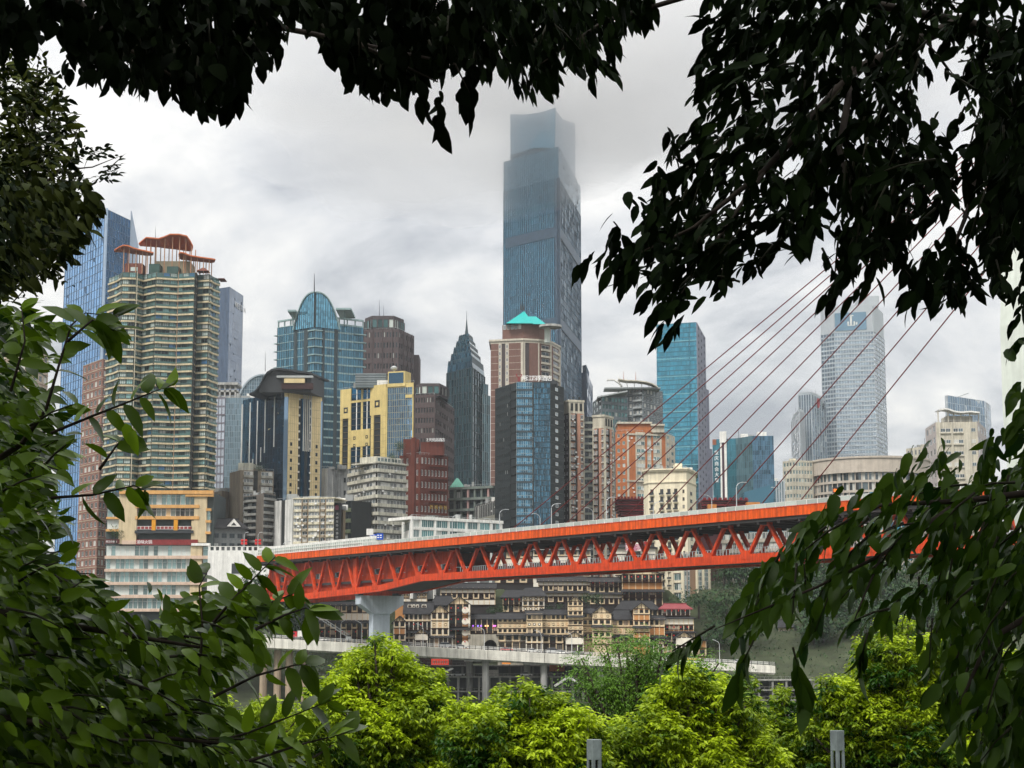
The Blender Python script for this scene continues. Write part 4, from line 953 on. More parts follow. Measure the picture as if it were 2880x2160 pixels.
# swooping roof: profile along the left face, extruded to the back
rs = [(701, 1106), (715, 1100), (728, 1085), (739, 1062), (750, 1046), (764, 1037), (785, 1034), (820, 1039), (873, 1046)]
rd = M('dark_roof_metal', (0.035, 0.04, 0.045), .5); m = MB(); Yr = 797
pts = [P(x, y, Yr) for x, y in rs]
for a, c in zip(pts, pts[1:]):
    bk = Vector((6, 26, 0)); dn = Vector((0, 0, -.9))
    m.hexa([a + dn, c + dn, c + bk + dn, a + bk + dn, a, c, c + bk, a + bk], rd)
b.part(m, 'curved_roof')
m = MB(); base = b.zt - 1
for a, c in zip(pts[2:], pts[3:]): m.hexa([Vector((a.x, Yr + 2, base)), Vector((c.x, Yr + 2, base)), Vector((c.x + 4, Yr + 22, base)), Vector((a.x + 4, Yr + 22, base)), a + Vector((0, 2, -1)), c + Vector((0, 2, -1)), c + Vector((4, 22, -1)), a + Vector((4, 22, -1))], M('roof_side', (.06, .065, .07)))
b.part(m, 'roof_storey')
m = MB(); q = P(800, 1072, Yr + .5); m.box(q.x, PXX(857, 1072, Yr), Yr - 1, Yr + 3, q.z - 1, q.z + 1, cream); m.box(PXX(778, 1060, Yr), PXX(880, 1060, Yr), Yr, Yr + 2, PZ(1062, Yr), PZ(1056, Yr), rail_gray); m.box(PXX(792, 1085, Yr), PXX(880, 1085, Yr), Yr - .5, Yr + 3, PZ(1094, Yr), PZ(1078, Yr), M('maroon_dark', (.05, .025, .025))); b.part(m, 'roof_trim')
mast(b, 746, 988, 1044, Yr + 6, .15)

# --- yellow-framed blue glass building
gold = M('yellow_cream_stone', (0.60, 0.48, 0.20), .7, var=.16, streak=.14); skg = G('sky_blue_glass', (0.24, 0.52, 0.86), metal=.85, var=.3, wav=.12)
b = Bld('glass_building', 'yellow stone building with square motifs and a sky-blue mirrored corner', [(960, 1097), (1088, 1080), (1164, 1076)], 845, 1, zb=42, wall=gold, depth=28)
f = b.fr(0); mm = MB(); W = f.W; H = b.h()
strips = [(.0, .05, gold, .5), (.05, .18, dw, .1), (.18, .24, gold, .5), (.24, .35, dbl, .15), (.35, .37, white_paint, .4), (.37, .455, dbl, .15), (.455, .50, gold, .4), (.50, .58, dbl, .15), (.58, .60, white_paint, .4), (.60, .68, dbl, .15), (.68, .74, gold, .55), (.74, .89, dw, .1), (.89, 1.0, gold, .55)]
for (a, c, mt, n) in strips: mm.fbox(f, W * a, W * c, 0, H, 0, n, mt)
for k in range(34): mm.fbox(f, 0, W, k * H / 34 - .05, k * H / 34 + .05, 0, .57, M('tile_joint', (0, 0, 0)))
for (a, c, v0, v1) in ((.0, .24, .86, 1.0), (.24, .66, .72, .8), (.66, 1.0, .86, 1.0), (.0, .24, 0, .03), (.24, .66, .93, .94)): mm.fbox(f, W * a, W * c, H * v0, H * v1, .1, .6, gold)
b.part(mm, 'facade')
m = MB(); m.fbox(f, W * .25, W * .64, H * .8, H * .97, .2, .35, dbl); b.part(m, 'glass_panel')
for (u, v, s_) in ((.08, .885, .09), (.76, .895, .11), (.30, .755, .05), (.57, .755, .05), (.30, .72, .05), (.57, .72, .05)):
    m = MB(); w = W * s_; m.fbox(f, W * u, W * u + w, H * v, H * v + w, .6, .64, dw); m.fbox(f, W * u + w * .28, W * u + w * .72, H * v + w * .28, H * v + w * .72, .64, .68, gold); b.part(m, 'square_motif')
f = b.fr(1); mm = MB(); curtain(b, f, b.zt - 2, 34, 14, skg, M('yellow_mull', (.42, .38, .25)), mm, fin=.2, mw=.12, hm=.12, u0=f.W * .03, u1=f.W * .97)
for (u0, u1, v0, v1) in ((0, .04, 0, 1), (.96, 1.0, 0, 1), (0, .7, .985, 1.0), (.7, 1.0, .93, .945)): mm.fbox(f, f.W * u0, f.W * u1, H * v0, H * v1, 0, .5, gold)
b.part(mm, 'mullion', 'stuff')
m = MB(); m.fbox(f, f.W * .02, f.W * .65, H, H + 6, -8, -.5, gold, True); m.fbox(f, f.W * .06, f.W * .6, H, H + 5.3, -1, -.2, skg); b.part(m, 'parapet_block')
m = MB(); q = P(1000, 1060, 850); m.box(q.x, PXX(1085, 1060, 850), 850, 866, b.zt - 1, PZ(1050, 850), M('gray_louvre', (.12, .15, .16)))
for k in range(5): m.box(q.x - .2, PXX(1085, 1060, 850) + .2, 849.8, 866.2, PZ(1052 + k * 7, 850) - .25, PZ(1052 + k * 7, 850) + .25, M('gray_louvre2', (.22, .25, .26)))
b.part(m, 'plant_screen')
m = MB(); c = P(1108, 1043, 852)
for (r0, z0, r1, z1) in ((.4, 0, 1.6, .8), (1.6, .8, 1.7, 1.6), (1.7, 1.6, .5, 2.4)):
    rg = lambda r: [(c.x + r * math.cos(t * math.pi / 6), c.y + r * math.sin(t * math.pi / 6)) for t in range(12)]
    m.loft(rg(r0), c.z + z0, rg(r1), c.z + z1, rail_gray)
m.tube([(c.x, c.y, b.zt), (c.x, c.y, c.z + .2)], .3, rail_gray); b.part(m, 'satellite_dish')
# ------------------------------------------------------------------ apartments: balcony bands, glazed bays, air conditioners
def ac_units(b, fr, n, v0, v1, proj=.4, name='air_conditioner'):
    m = MB()
    for k in range(n):
        u = RND.uniform(.5, fr.W - 1.2); v = RND.uniform(v0, v1)
        m.fbox(fr, u, u + .85, v, v + .65, proj, proj + .4, frame_white, True)
    b.part(m, name, 'stuff')
def balconies(b, fr, z1, nf, nb, slab, proj=1.0, bh=.36, wh=.62, v0=0.0, gl=None, name='balcony', rail=None, div=None, wst=None):
    """each storey: a parapet band standing out, set-back windows behind"""
    H = z1 - fr.o.z; ch = (H - v0) / nf; cw = fr.W / nb
    me = None
    for k in range(nf):
        v = v0 + k * ch
        q = MB(); q.fbox(fr, -.05, fr.W + .05, v - .15, v + ch * bh - .15, proj - .14, proj, slab, True); q.fbox(fr, 0, fr.W, v - .15, v + .12, 0, proj - .14, slab, True)
        if rail: q.fbox(fr, 0, fr.W, v + ch * bh - .1, v + ch * (bh + .22), proj - .1, proj - .05, rail, True)
        b.part(q, name)
        for j in range(nb): b.win(fr, j * cw + .12, v + ch * .28, cw - .24, ch * .68, .06, wst(j, k) if wst else None)
    if div:
        q = MB()
        for j in range(nb + 1): q.fbox(fr, j * cw - .12, j * cw + .12, 0, H, 0, proj - .2, div)
        b.part(q, 'party_wall')

# --- the big left tower with orange rooftop canopies
band = M('tan_balcony_band', (0.60, 0.51, 0.34), .8, var=.2, streak=.3); tanw = M('dirty_tan_wall', (0.24, 0.22, 0.17), .9, streak=.3); dkw = M('recess_shade', (.025, .028, .027), .9)  # dkw: near-black colour with the shade of recesses put into it
Yb = 745
xs_ = [308, 332, 345, 383, 404, 440, 499, 549, 554, 590, 600, 617]
dy_ = [13, 6, 0, 0.8, 6.0, 0.2, 3.2, 1.2, 6.5, 4.5, 10.0, 15.0]
pts = [(a, 765) for a in xs_]
b = Bld('apartment_tower', 'tall faceted apartment tower with orange canopies on its roof', [(x, 765) for x in xs_], Yb, 3, zb=PZ(1385, Yb) - 1, wall=dkw, depth=24, core=False)
for q, d in zip(b.p, dy_): q.x *= (Yb + d) / Yb; q.y = Yb + d
b.poly = Bld.plan(b.p, 26)
m = MB(); m.prism([(q.x, q.y) for q in b.poly], b.zb, b.zt, M('balcony_back_wall', (.17, .16, .13), .9, streak=.2), topmat=roof_gray); b.part(m, 'wall')
NF = 31
gb = G('bay_green_glass', (0.15, 0.25, 0.245), metal=.5, rough=.1, var=.9, curtain=.36, curt_col=(.42, .48, .45)); bb_ = G('bay_blue_glass', (0.06, 0.16, 0.32), metal=.5, var=.5)
tealrail = G('teal_rail_glass', (0.05, 0.11, 0.10), metal=.2, rough=.2, var=.4)
for i in range(len(b.p) - 1):
    f = b.fr(i); 
    nb = max(1, round(f.W / 2.6)); 
    deep = i in (5, 6)
    balconies(b, f, b.zt, NF, nb, band, proj=1.25 if deep else .6, bh=.24, rail=tealrail if (deep or i in (3, 10)) else None, wst=(lambda j, k: {'glass': bb_, 'cross': (2, 1)} if RND.random() < .05 else ({'glass': dglass, 'cross': (1, 0)} if RND.random() < .22 else {'glass': gb, 'cross': (2, 1)})))
b.finish(gb, frame_green, fw=.17)
for px, dy, mt in ((381, 0, M('downpipe_pale', (.5, .46, .36))), (497, .3, M('downpipe_rust', (.30, .2, .13)))):
    m = MB(); x = PXX(px, 1000, Yb); m.tube([(x, Yb + dy - 1.2, b.zb), (x, Yb + dy - 1.2, b.zt)], .16, mt); b.part(m, 'downpipe')
m = MB(); f = b.fr(7); m.fbox(f, -.1, f.W + .4, 0, b.h(), 0, .6, dkw); b.part(m, 'shaft')
roofred = M('roof_maroon', (.16, .06, .045), .8); roofgreen = M('roof_bronze_glass', (.04, .08, .07), .5)
# rooftop storeys, pavilion and canopies
def rbox(x0, x1, y0, y1, d0, d1, mat, nm, z=None):
    m = MB(); m.box(PXX(x0, 740, Yb), PXX(x1, 740, Yb), Yb + d0, Yb + d1, b.zt if z is None else z, PZ(y0, Yb), mat); b.part(m, nm)
rbox(345, 395, 735, 0, 4, 12, roofred, 'roof_house'); rbox(310, 328, 766, 0, 10, 16, roofred, 'roof_house'); rbox(600, 618, 767, 0, 13, 20, roofred, 'roof_house'); rbox(423, 523, 722, 0, 9, 22, M('tan_roof_block', (.30, .26, .18)), 'roof_house')
rbox(415, 445, 738, 0, 3, 9, roofgreen, 'roof_conservatory'); rbox(466, 498, 745, 0, 3, 9, roofgreen, 'roof_conservatory')
m = MB(); x0, x1 = PXX(362, 750, Yb), PXX(382, 750, Yb); m.box(x0, x1, Yb + 3.8, Yb + 4, PZ(757, Yb), PZ(746, Yb), gb); b.part(m, 'roof_window')
m = MB(); cxp = PXX(566, 752, Yb); z0 = PZ(768, Yb); z1 = PZ(757, Yb)
for sx in (-1.6, 1.6):
    for sy in (0, 3): m.tube([(cxp + sx, Yb + 4 + sy, b.zt), (cxp + sx, Yb + 4 + sy, z1)], .12, roofred)
m.loft([(cxp - 2.6, Yb + 3), (cxp + 2.6, Yb + 3), (cxp + 2.6, Yb + 8.5), (cxp - 2.6, Yb + 8.5)], z1, [(cxp - .3, Yb + 5.3), (cxp + .3, Yb + 5.3), (cxp + .3, Yb + 5.9), (cxp - .3, Yb + 5.9)], z1 + 1.8, roofred); b.part(m, 'roof_pavilion')
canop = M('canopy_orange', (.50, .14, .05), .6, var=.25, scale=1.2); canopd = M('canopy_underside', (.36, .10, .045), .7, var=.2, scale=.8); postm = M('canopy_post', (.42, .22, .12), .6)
def canopy(front, back, d0, d1, posts, slats=10, th=.5):
    """a folded roof: its front edge rides high, its back edge lower, so the slatted underside shows"""
    fr_ = [P(x, y, Yb + d0) for x, y in front]; bk = [P(x, y, Yb + d1) for x, y in back]; m = MB(); t = Vector((0, 0, -th))
    for a, e_, c, d in zip(fr_, fr_[1:], bk[1:], bk): m.hexa([a + t, e_ + t, c + t, d + t, a, e_, c, d], canop)
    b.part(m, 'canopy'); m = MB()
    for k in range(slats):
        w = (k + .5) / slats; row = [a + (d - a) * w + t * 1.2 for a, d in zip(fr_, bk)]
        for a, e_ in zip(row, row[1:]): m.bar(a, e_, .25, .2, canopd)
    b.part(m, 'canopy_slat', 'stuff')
    for px in posts:
        for row, yy in ((fr_, d0), (bk, d1)):
            w = .15; rr = [a + (d - a) * w for a, d in zip(fr_, bk)] if row is fr_ else [d + (a - d) * w for a, d in zip(fr_, bk)]
            x = PXX(px, 720, Yb); z = float(np.interp(x, [q.x for q in rr], [q.z for q in rr])) - th; q = MB(); q.tube([(x, rr[0].y, b.zt), (x, rr[0].y, z)], .2, postm); b.part(q, 'canopy_post')
canopy([(321, 702), (333, 694), (346, 688), (360, 689), (374, 695), (392, 700), (415, 705), (432, 709)], [(323, 705), (336, 706), (348, 706), (360, 708), (374, 711), (392, 713), (414, 716), (431, 714)], 2, 12, (343, 358, 378, 396, 410), 10)
canopy([(390, 683), (411, 666), (446, 669), (462, 664), (478, 657), (503, 657), (526, 662), (536, 676), (543, 690)], [(394, 688), (412, 690), (446, 692), (464, 695), (480, 697), (504, 700), (524, 703), (535, 704), (541, 701)], 3, 17, (404, 416, 432, 456, 478, 498, 516, 532), 16)
canopy([(502, 712), (508, 708), (518, 710), (536, 717), (566, 722), (596, 726), (606, 728)], [(503, 720), (509, 727), (519, 728), (536, 730), (566, 733), (594, 736), (603, 734)], 3, 12, (512, 532, 550, 568, 584), 10)
mast(b, 437, 635, 672, Yb + 8, .12)
# podium: lower storeys of the same tower
Yp = 741
pod = thing('podium_building', 'cream podium with orange bands and glass storeys under the faceted apartment tower', 'building', P(460, 1560, Yp + 14) * 1.0)
class _S: pass
pb_ = Bld('tmp', 't', [(296, 1386), (334, 1386), (598, 1390)], Yp, 1, zb=20, core=False); bpy.data.objects.remove(pb_.root); pb_.root = pod; pod.location.z = 20
xL, xR = PXX(296, 1500, Yp), PXX(598, 1500, Yp); x334 = PXX(334, 1400, Yp)
podcream = M('podium_cream', (.58, .47, .30), .8, var=.12, streak=.2); podor = M('podium_orange', (.62, .34, .12), .7, var=.12, streak=.15); podpink = M('podium_pink', (.62, .46, .36), .7, streak=.15)
zt_ = PZ(1384, Yp)
m = MB(); m.box(xL, xR, Yp + 1.5, Yp + 32, 20, zt_ - .1, M('podium_dark', (.06, .075, .075))); m.obj('wall', pod)
f = Fr((xL, Yp), (xR, Yp), 20); U = lambda px, py=1500: PXX(px, py, Yp) - xL; V = lambda py: PZ(py, Yp) - 20
m = MB()
for (a, c, y0, y1, n) in ((334, 384, 1384, 1530, .6), (545, 580, 1392, 1526, .6), (538, 552, 1464, 1700, .4), (552, 570, 1535, 1800, .3)): m.fbox(f, U(a), U(c), V(y1), V(y0), -1.5, n, podcream)
m.obj('pier', pod)
for (y0, y1, a, c, mt, n) in ((1380, 1390, 334, 598, podor, 1.6), (1390, 1397, 520, 598, podor, 1.3), (1420, 1429, 380, 560, podor, .9), (1452, 1461, 380, 560, podor, .9), (1421, 1427, 298, 334, podor, .6), (1454, 1460, 298, 334, podor, .6), (1430, 1437, 578, 592, podor, .8), (1463, 1470, 578, 592, podor, .8), (1495, 1502, 578, 592, podor, .8),
                         (1488, 1495, 298, 334, podor, .8), (1520, 1531, 345, 385, podpink, 1.0), (1528, 1535, 540, 592, white_paint, 1.2), (1563, 1572, 298, 590, podpink, 1.0), (1600, 1608, 298, 590, podpink, 1.0), (1637, 1645, 298, 590, podpink, 1.0), (1673, 1682, 298, 590, podpink, 1.0), (1712, 1720, 298, 590, podpink, 1.0)):
    q = MB(); q.fbox(f, U(a), U(c), V(y1), V(y0), -1.5, n, mt, True); q.obj('floor_band', pod)
podg = G('podium_glass', (.20, .30, .30), metal=.45, rough=.1, var=.45, curtain=.35, curt_col=(.50, .56, .54)); podg2 = G('podium_lit_glass', (.1, .12, .11), metal=.3, var=.9, curtain=.2, curt_col=(.6, .45, .25))
for (y0, y1, a, c, gl, nn) in ((1390, 1420, 384, 545, podg, 12), (1429, 1452, 384, 545, podg2, 12), (1535, 1563, 300, 538, podg, 18), (1572, 1600, 300, 538, podg, 18), (1608, 1637, 300, 538, podg, 18), (1645, 1673, 300, 538, podg, 18), (1682, 1712, 300, 538, podg, 18), (1397, 1421, 300, 332, podg, 2), (1427, 1454, 300, 332, podg, 2), (1460, 1488, 300, 332, podg, 2), (1437, 1463, 580, 590, podg, 1), (1470, 1495, 580, 590, podg, 1), (1537, 1563, 572, 590, podg, 1), (1572, 1600, 572, 590, podg, 1)):
    ff = Fr((xL + U(a), Yp), (xL + U(c), Yp), 20 + V(y1)); h = V(y0) - V(y1)
    for k in range(nn): pb_.win(ff, k * ff.W / nn, 0, ff.W / nn - .05, h, -.8, {'glass': gl, 'cross': (0, 1)})
pb_.finish(podg, frame_white, fw=.09)
for px in (427, 489):
    q = MB(); q.fbox(f, U(px), U(px + 11), V(1497), V(1462), -.2, .9, M('orange_column', (.62, .27, .02), .6), True); q.obj('column', pod)
q = MB(); q.fbox(f, U(385), U(540), V(1489), V(1480), .3, .4, frame_white); 
for k in range(14): q.fbox(f, U(386 + k * 11), U(395 + k * 11), V(1488), V(1481), .35, .45, M('maroon_panel', (.25, .04, .04)))
q.obj('terrace_railing', pod)
q = MB(); q.fbox(f, U(380), U(545), V(1500), V(1492), -1, 1.2, dark_metal, True); q.obj('canopy', pod)
q = MB(); q.fbox(f, U(385), U(558), V(1533), V(1518), .8, 1.1, M('sign_maroon', (.22, .03, .03), var=.4, scale=1.5), True); q.obj('sign_board', pod)
text_part('渝味火锅', pod, f, U(392), V(1529), 1.7, letter_white, 1.12, gap=.95, thick=.04); text_part('两江印象台', pod, f, U(303), V(1526), .95, letter_white, 1.0, gap=1.0, thick=.04)
q = MB(); q.fbox(f, U(298), U(338), V(1529), V(1517), .8, .95, M('sign_brown', (.12, .03, .03)), True); q.obj('sign_board', pod)

# --- residential blocks half hidden behind the leaves on the left
rb = M('red_brown_wall', (.26, .14, .11), .85, streak=.2); ctan = M('pale_tan_wall', (.48, .40, .30), .85, streak=.2)
for (lab, pts, Y, nf, nc, mt) in (('pale tan and brick apartment tower behind the leaves at the far left edge', [(-60, 985), (95, 985), (135, 1000)], 900, 24, 8, ctan), ('purple-brown apartment tower between the leaves and the faceted tower', [(236, 1030), (290, 1010), (318, 1020)], 840, 26, 5, rb)):
    b = Bld('apartment_tower', lab, pts, Y, 1, zb=40, wall=mt); mm = MB()
    for i in (0, 1): grid(b, b.fr(i), b.zt, nf, nc if i == 0 else 3, mm, mt, .6, .55, band=ctan if mt is rb else rb)
    b.part(mm, 'facade'); b.finish(wglass, frame_white)

# --- pink towers
pink = M('pink_render', (.50, .27, .19), .85, var=.15, streak=.2); pcream = M('aged_cream', (.56, .52, .42), .8, streak=.3)
for (lab, pts, nfl, wl) in (('pink apartment tower with cream capped top and two porthole openings', [(1585, 1166), (1600, 1162), (1642, 1164)], 26, 1), ('second pink apartment tower with bracketed cream top, right of the portholed one', [(1667, 1206), (1700, 1204), (1724, 1210)], 24, 1)):
    b = Bld('apartment_tower', lab, pts, 800, wl, zb=42, wall=pink, depth=18)
    for i in (0, 1):
        f = b.fr(i); H = b.h(); mm = MB()
        if i == 0 and nfl == 26: grid(b, f, b.zt, nfl, 2, mm, brnd, .4, .5); b.part(mm, 'facade'); continue
        mm.fbox(f, 0, f.W * .10, 0, H, 0, .4, pcream); mm.fbox(f, f.W * .42, f.W * .50, 0, H, 0, .35, dkw); mm.fbox(f, f.W * .54, f.W * .74, 0, H, 0, .5, pink); mm.fbox(f, f.W * .96, f.W, 0, H, 0, .5, pcream)
        b.part(mm, 'facade')
        for k in range(nfl):
            v = k * H / nfl
            for (a, w) in ((.12, .12), (.29, .12), (.77, .17)):
                b.win(f, f.W * a, v + .7, f.W * w, 1.9, .08)
                q = MB(); q.fbox(f, f.W * (a - .015), f.W * (a + w + .015), v + .1, v + .55, .1, .8, pcream if a > .7 else dkw, True); b.part(q, 'balcony')
    b.finish(dglass, frame_white, cross=(1, 0)); ac_units(b, b.fr(1), 40, 2, b.h() - 3, .5)
    m = MB(); ctr = sum(b.poly, Vector()) / len(b.poly)
    for (s_, z0, z1) in ((1.04, 0, .6), (1.0, .6, 5.2), (1.08, 5.2, 6.2)): m.prism([((ctr + (q - ctr) * s_).x, (ctr + (q - ctr) * s_).y) for q in b.poly], b.zt + z0, b.zt + z1, pcream)
    b.part(m, 'cornice')
    f = Fr(b.p[1], b.p[2], b.zt)
    for k in range(3):
        q = MB(); q.fbox(f, f.W * (.12 + .3 * k), f.W * (.28 + .3 * k), 1.2, 4.6, 0, .15, dkw); b.part(q, 'loggia')
    if nfl == 26:
        m = MB(); ps = [ctr + (q - ctr) * .92 for q in b.poly]; m.prism([(q.x, q.y) for q in ps], b.zt + 6.2, PZ(1128, 800), pcream); b.part(m, 'top_storey')
        f2 = Fr(ps[1], ps[2], b.zt + 6.2)
        for a in (.3, .75):
            q = MB(); q.tube([f2.pt(f2.W * a, -1.2 + (PZ(1128, 800) - b.zt) * .4, .05), f2.pt(f2.W * a, -1.2 + (PZ(1128, 800) - b.zt) * .4, -.3)], .5, dkw, 12); b.part(q, 'porthole')
b = Bld('apartment_tower', 'dark recessed link with stacked balconies between the two pink towers', [(1640, 1172), (1668, 1172)], 806, 0, zb=42, wall=M('link_wall', (.12, .13, .12)), depth=12)
balconies(b, b.fr(0), b.zt, 26, 2, M('link_band', (.3, .32, .28)), proj=.9, bh=.3); b.finish(dglass, frame_dark)

# --- grey apartment towers with a curved white roof truss
gry = M('slate_render', (.15, .175, .19), .8, streak=.15); gtr = M('slate_trim', (.36, .39, .39), .7, streak=.2)
b = Bld('apartment_tower', 'slate-grey apartment tower crowned by a curved white roof truss', [(1740, 1096), (1808, 1090), (1862, 1102)], 950, 1, wall=gry, depth=24)
for i, nb in ((0, 7), (1, 6)):
    mm = MB(); grid(b, b.fr(i), b.zt, 30, nb, mm, gry, .62, .55, band=gtr, bandproj=.05); b.part(mm, 'facade')
b.finish(wglass, frame_white)
f = b.fr(0)
for k in range(30):
    q = MB(); q.fbox(f, f.W * .62, f.W * .98, k * b.h() / 30 + .2, k * b.h() / 30 + 1.2, .2, 1.4, gtr, True); b.part(q, 'balcony')
m = MB(); pr = [(1707, 1070), (1716, 1068), (1728, 1069), (1740, 1077), (1750, 1088)]; c = [P(x, y, 950) for x, y in pr]
for a, e_ in zip(c, c[1:]): m.bar(a, e_, 3.0, .7, white_paint)
pr2 = [(1738, 1069), (1760, 1073), (1790, 1074), (1815, 1077), (1835, 1083), (1848, 1091)]; c2 = [P(x, y, 950) for x, y in pr2]
for a, e_ in zip(c2, c2[1:]): m.bar(a, e_, 9.0, .5, pcream)
for k in range(5): m.bar(c2[0] + (c2[-1] - c2[0]) * (k / 5) + Vector((0, -1, 2 - k * .3)), P(1745 + 20 * k, 1090, 949), .35, .35, white_paint)
b.part(m, 'roof_truss')
m = MB(); a = P(1700, 1094, 950); m.box(a.x, PXX(1857, 1094, 950), 948, 962, a.z, a.z + .7, gtr); b.part(m, 'roof_slab')
mast(b, 1754, 1044, 1070, 955, .25, mat=M('mast_pink', (.4, .25, .22))); mast(b, 1788, 1045, 1073, 955, .25, mat=M('mast_pink', (.4, .25, .22)))
b = Bld('apartment_tower', 'darker green-grey apartment tower with slanted roof slabs left of the truss-crowned one', [(1668, 1132), (1692, 1112), (1764, 1118)], 930, 1, wall=gry, depth=22)
for i, nb in ((0, 3), (1, 8)):
    mm = MB(); grid(b, b.fr(i), b.zt, 28, nb, mm, gry, .7, .6); b.part(mm, 'facade')
b.finish(gglass, frame_green)
m = MB(); a, c = P(1680, 1118, 930), P(1764, 1101, 930); m.bar(a + Vector((0, 6, 0)), c + Vector((0, 6, 0)), 16, .7, gtr); b.part(m, 'roof_slab')

# --- brick-orange and cream classical block
orb = M('orange_brick', (.42, .15, .06), .85, var=.15, streak=.15)
b = Bld('apartment_block', 'orange brick and cream apartment block behind the cables', [(1733, 1216), (1762, 1214), (1870, 1218), (1896, 1228)], 850, 1, zb=44, wall=pcream, depth=26)
f = b.fr(1); mm = MB(); W = f.W; H = b.h()
for (a, c, mt, n) in ((0, .05, pcream, .6), (.05, .22, orb, .5), (.22, .25, pcream, .6), (.48, .52, orb, .5), (.64, .68, orb, .5), (.86, .9, pcream, .6), (.9, 1.0, orb, .5)): mm.fbox(f, W * a, W * c, 0, H, 0, n, mt)
for k in (.33, .7, .985): mm.fbox(f, -.3, W + .3, H * k - .4, H * k + .4, 0, .9, pcream)
b.part(mm, 'facade')
for k in range(22):
    v = k * H / 22 + .4
    for (a, w) in ((.26, .10), (.37, .10), (.535, .09), (.69, .08), (.78, .08)): b.win(f, W * a, v + .5, W * w, 1.8, .08)
for i in (0, 2): mm = MB(); grid(b, b.fr(i), b.zt, 22, 2, mm, pcream if i == 2 else orb, .5, .5); b.part(mm, 'facade')
b.finish(gglass, frame_white); ac_units(b, f, 60, 2, H - 3)
for (s_, y0, y1, mt, x0, x1) in ((1, 1215, 1192, orb, 1738, 1832), (1, 1215, 1198, pcream, 1832, 1868)):
    m = MB(); m.box(PXX(x0, 1200, 853), PXX(x1, 1200, 853), 853, 870, b.zt, PZ(y1, 853), mt); m.box(PXX(x0 - 2, 1200, 852), PXX(x1 + 2, 1200, 852), 852, 871, PZ(y1, 853), PZ(y1 - 5, 853), pcream); b.part(m, 'attic')

# --- teal glass office tower
tl = G('bright_teal_glass', (.06, .30, .42), metal=.75, var=.3, wav=.06); tlm = M('teal_mull', (.05, .14, .19), .5); lav = M('lavender_gray_stone', (.20, .21, .27), .7, streak=.12)
b = Bld('glass_tower', 'bright teal glass tower with a grey stone flank, behind the cables', [(1846, 914), (1958, 907), (1982, 950)], 1180, 1, wall=lav, depth=32)
f = b.fr(0); mm = MB(); curtain(b, f, b.zt, 60, 30, tl, tlm, mm, fin=.25, mw=.12, band=tlm, bandh=.5)
for k in range(16): mm.fbox(f, 0, f.W, k * b.h() / 16 - .3, k * b.h() / 16 + .3, 0, .35, M('teal_pale_band', (.16, .36, .42), .4))
mm.fbox(f, f.W * .82, f.W * .835, 0, b.h(), 0, .6, tlm); b.part(mm, 'mullion', 'stuff')
f = b.fr(1); mm = MB(); grid(b, f, b.zt, 40, 3, mm, lav, .3, .4, proj=.5); b.part(mm, 'facade'); b.finish(dglass, frame_dark, cross=(0, 0))
m = MB(); pr_ = b.p[2] + Vector((0, 2, 0))
m.prism([(pr_.x - 1, pr_.y), (pr_.x + 3.2, pr_.y + 6), (pr_.x + 3.2, pr_.y + 26), (pr_.x - 1, pr_.y + 26)], b.zb, PZ(1068, 1200), lav); m.prism([(pr_.x + 3, pr_.y + 6), (pr_.x + 5.4, pr_.y + 10), (pr_.x + 5.4, pr_.y + 26), (pr_.x + 3, pr_.y + 26)], b.zb, PZ(1240, 1200), lav); b.part(m, 'side_wing')

# --- cream hotel with balconies behind the deck
hc = M('warm_white_render', (.74, .67, .50), .8, var=.1, streak=.2)
b = Bld('hotel', 'warm white hotel with small balconies behind the bridge deck', [(1810, 1326), (1824, 1322), (1930, 1318), (1957, 1330)], 725, 1, zb=36, wall=hc, depth=20)
f = b.fr(1); W, H = f.W, b.h(); mm = MB(); grid(b, f, b.zt - 7.5, 12, 1, mm, hc, .01, .01, win=False); b.part(mm, 'facade')
for k in range(13):
    v = H - 10.5 - k * 3.1
    for a in (.05, .31, .5, .68, .86):
        if a > .8: b.win(f, W * .9, v + .6, W * .05, 1.4, .32)
        else:
            b.win(f, W * a, v + .3, W * .085, 2.2, .32)
            q = MB(); q.fbox(f, W * (a - .02), W * (a + .105), v - .1, v + .12, .3, 1.2, hc, True); q.fbox(f, W * (a - .02), W * (a + .105), v + .12, v + .9, 1.1, 1.16, dark_metal, True); b.part(q, 'balcony')
f2 = b.fr(2)
for k in range(13): b.win(f2, f2.W * .35, H - 10.2 - k * 3.1, f2.W * .2, 1.4, .05)
b.finish(dglass, M('bronze_frame', (.12, .09, .06)), cross=(1, 0))
m = MB(); ctr = sum(b.poly, Vector()) / len(b.poly)
for (s_, z0, z1) in ((1.03, -5.4, -5.0), (1.05, -.9, -.3), (1.08, -.3, .25)): m.prism([((ctr + (q - ctr) * s_).x, (ctr + (q - ctr) * s_).y) for q in b.poly], b.zt + z0, b.zt + z1, hc)
b.part(m, 'cornice')
m = MB(); m.box(PXX(1900, 1310, 730), PXX(1920, 1310, 730), 732, 740, b.zt, PZ(1302, 730), hc); b.part(m, 'roof_house')

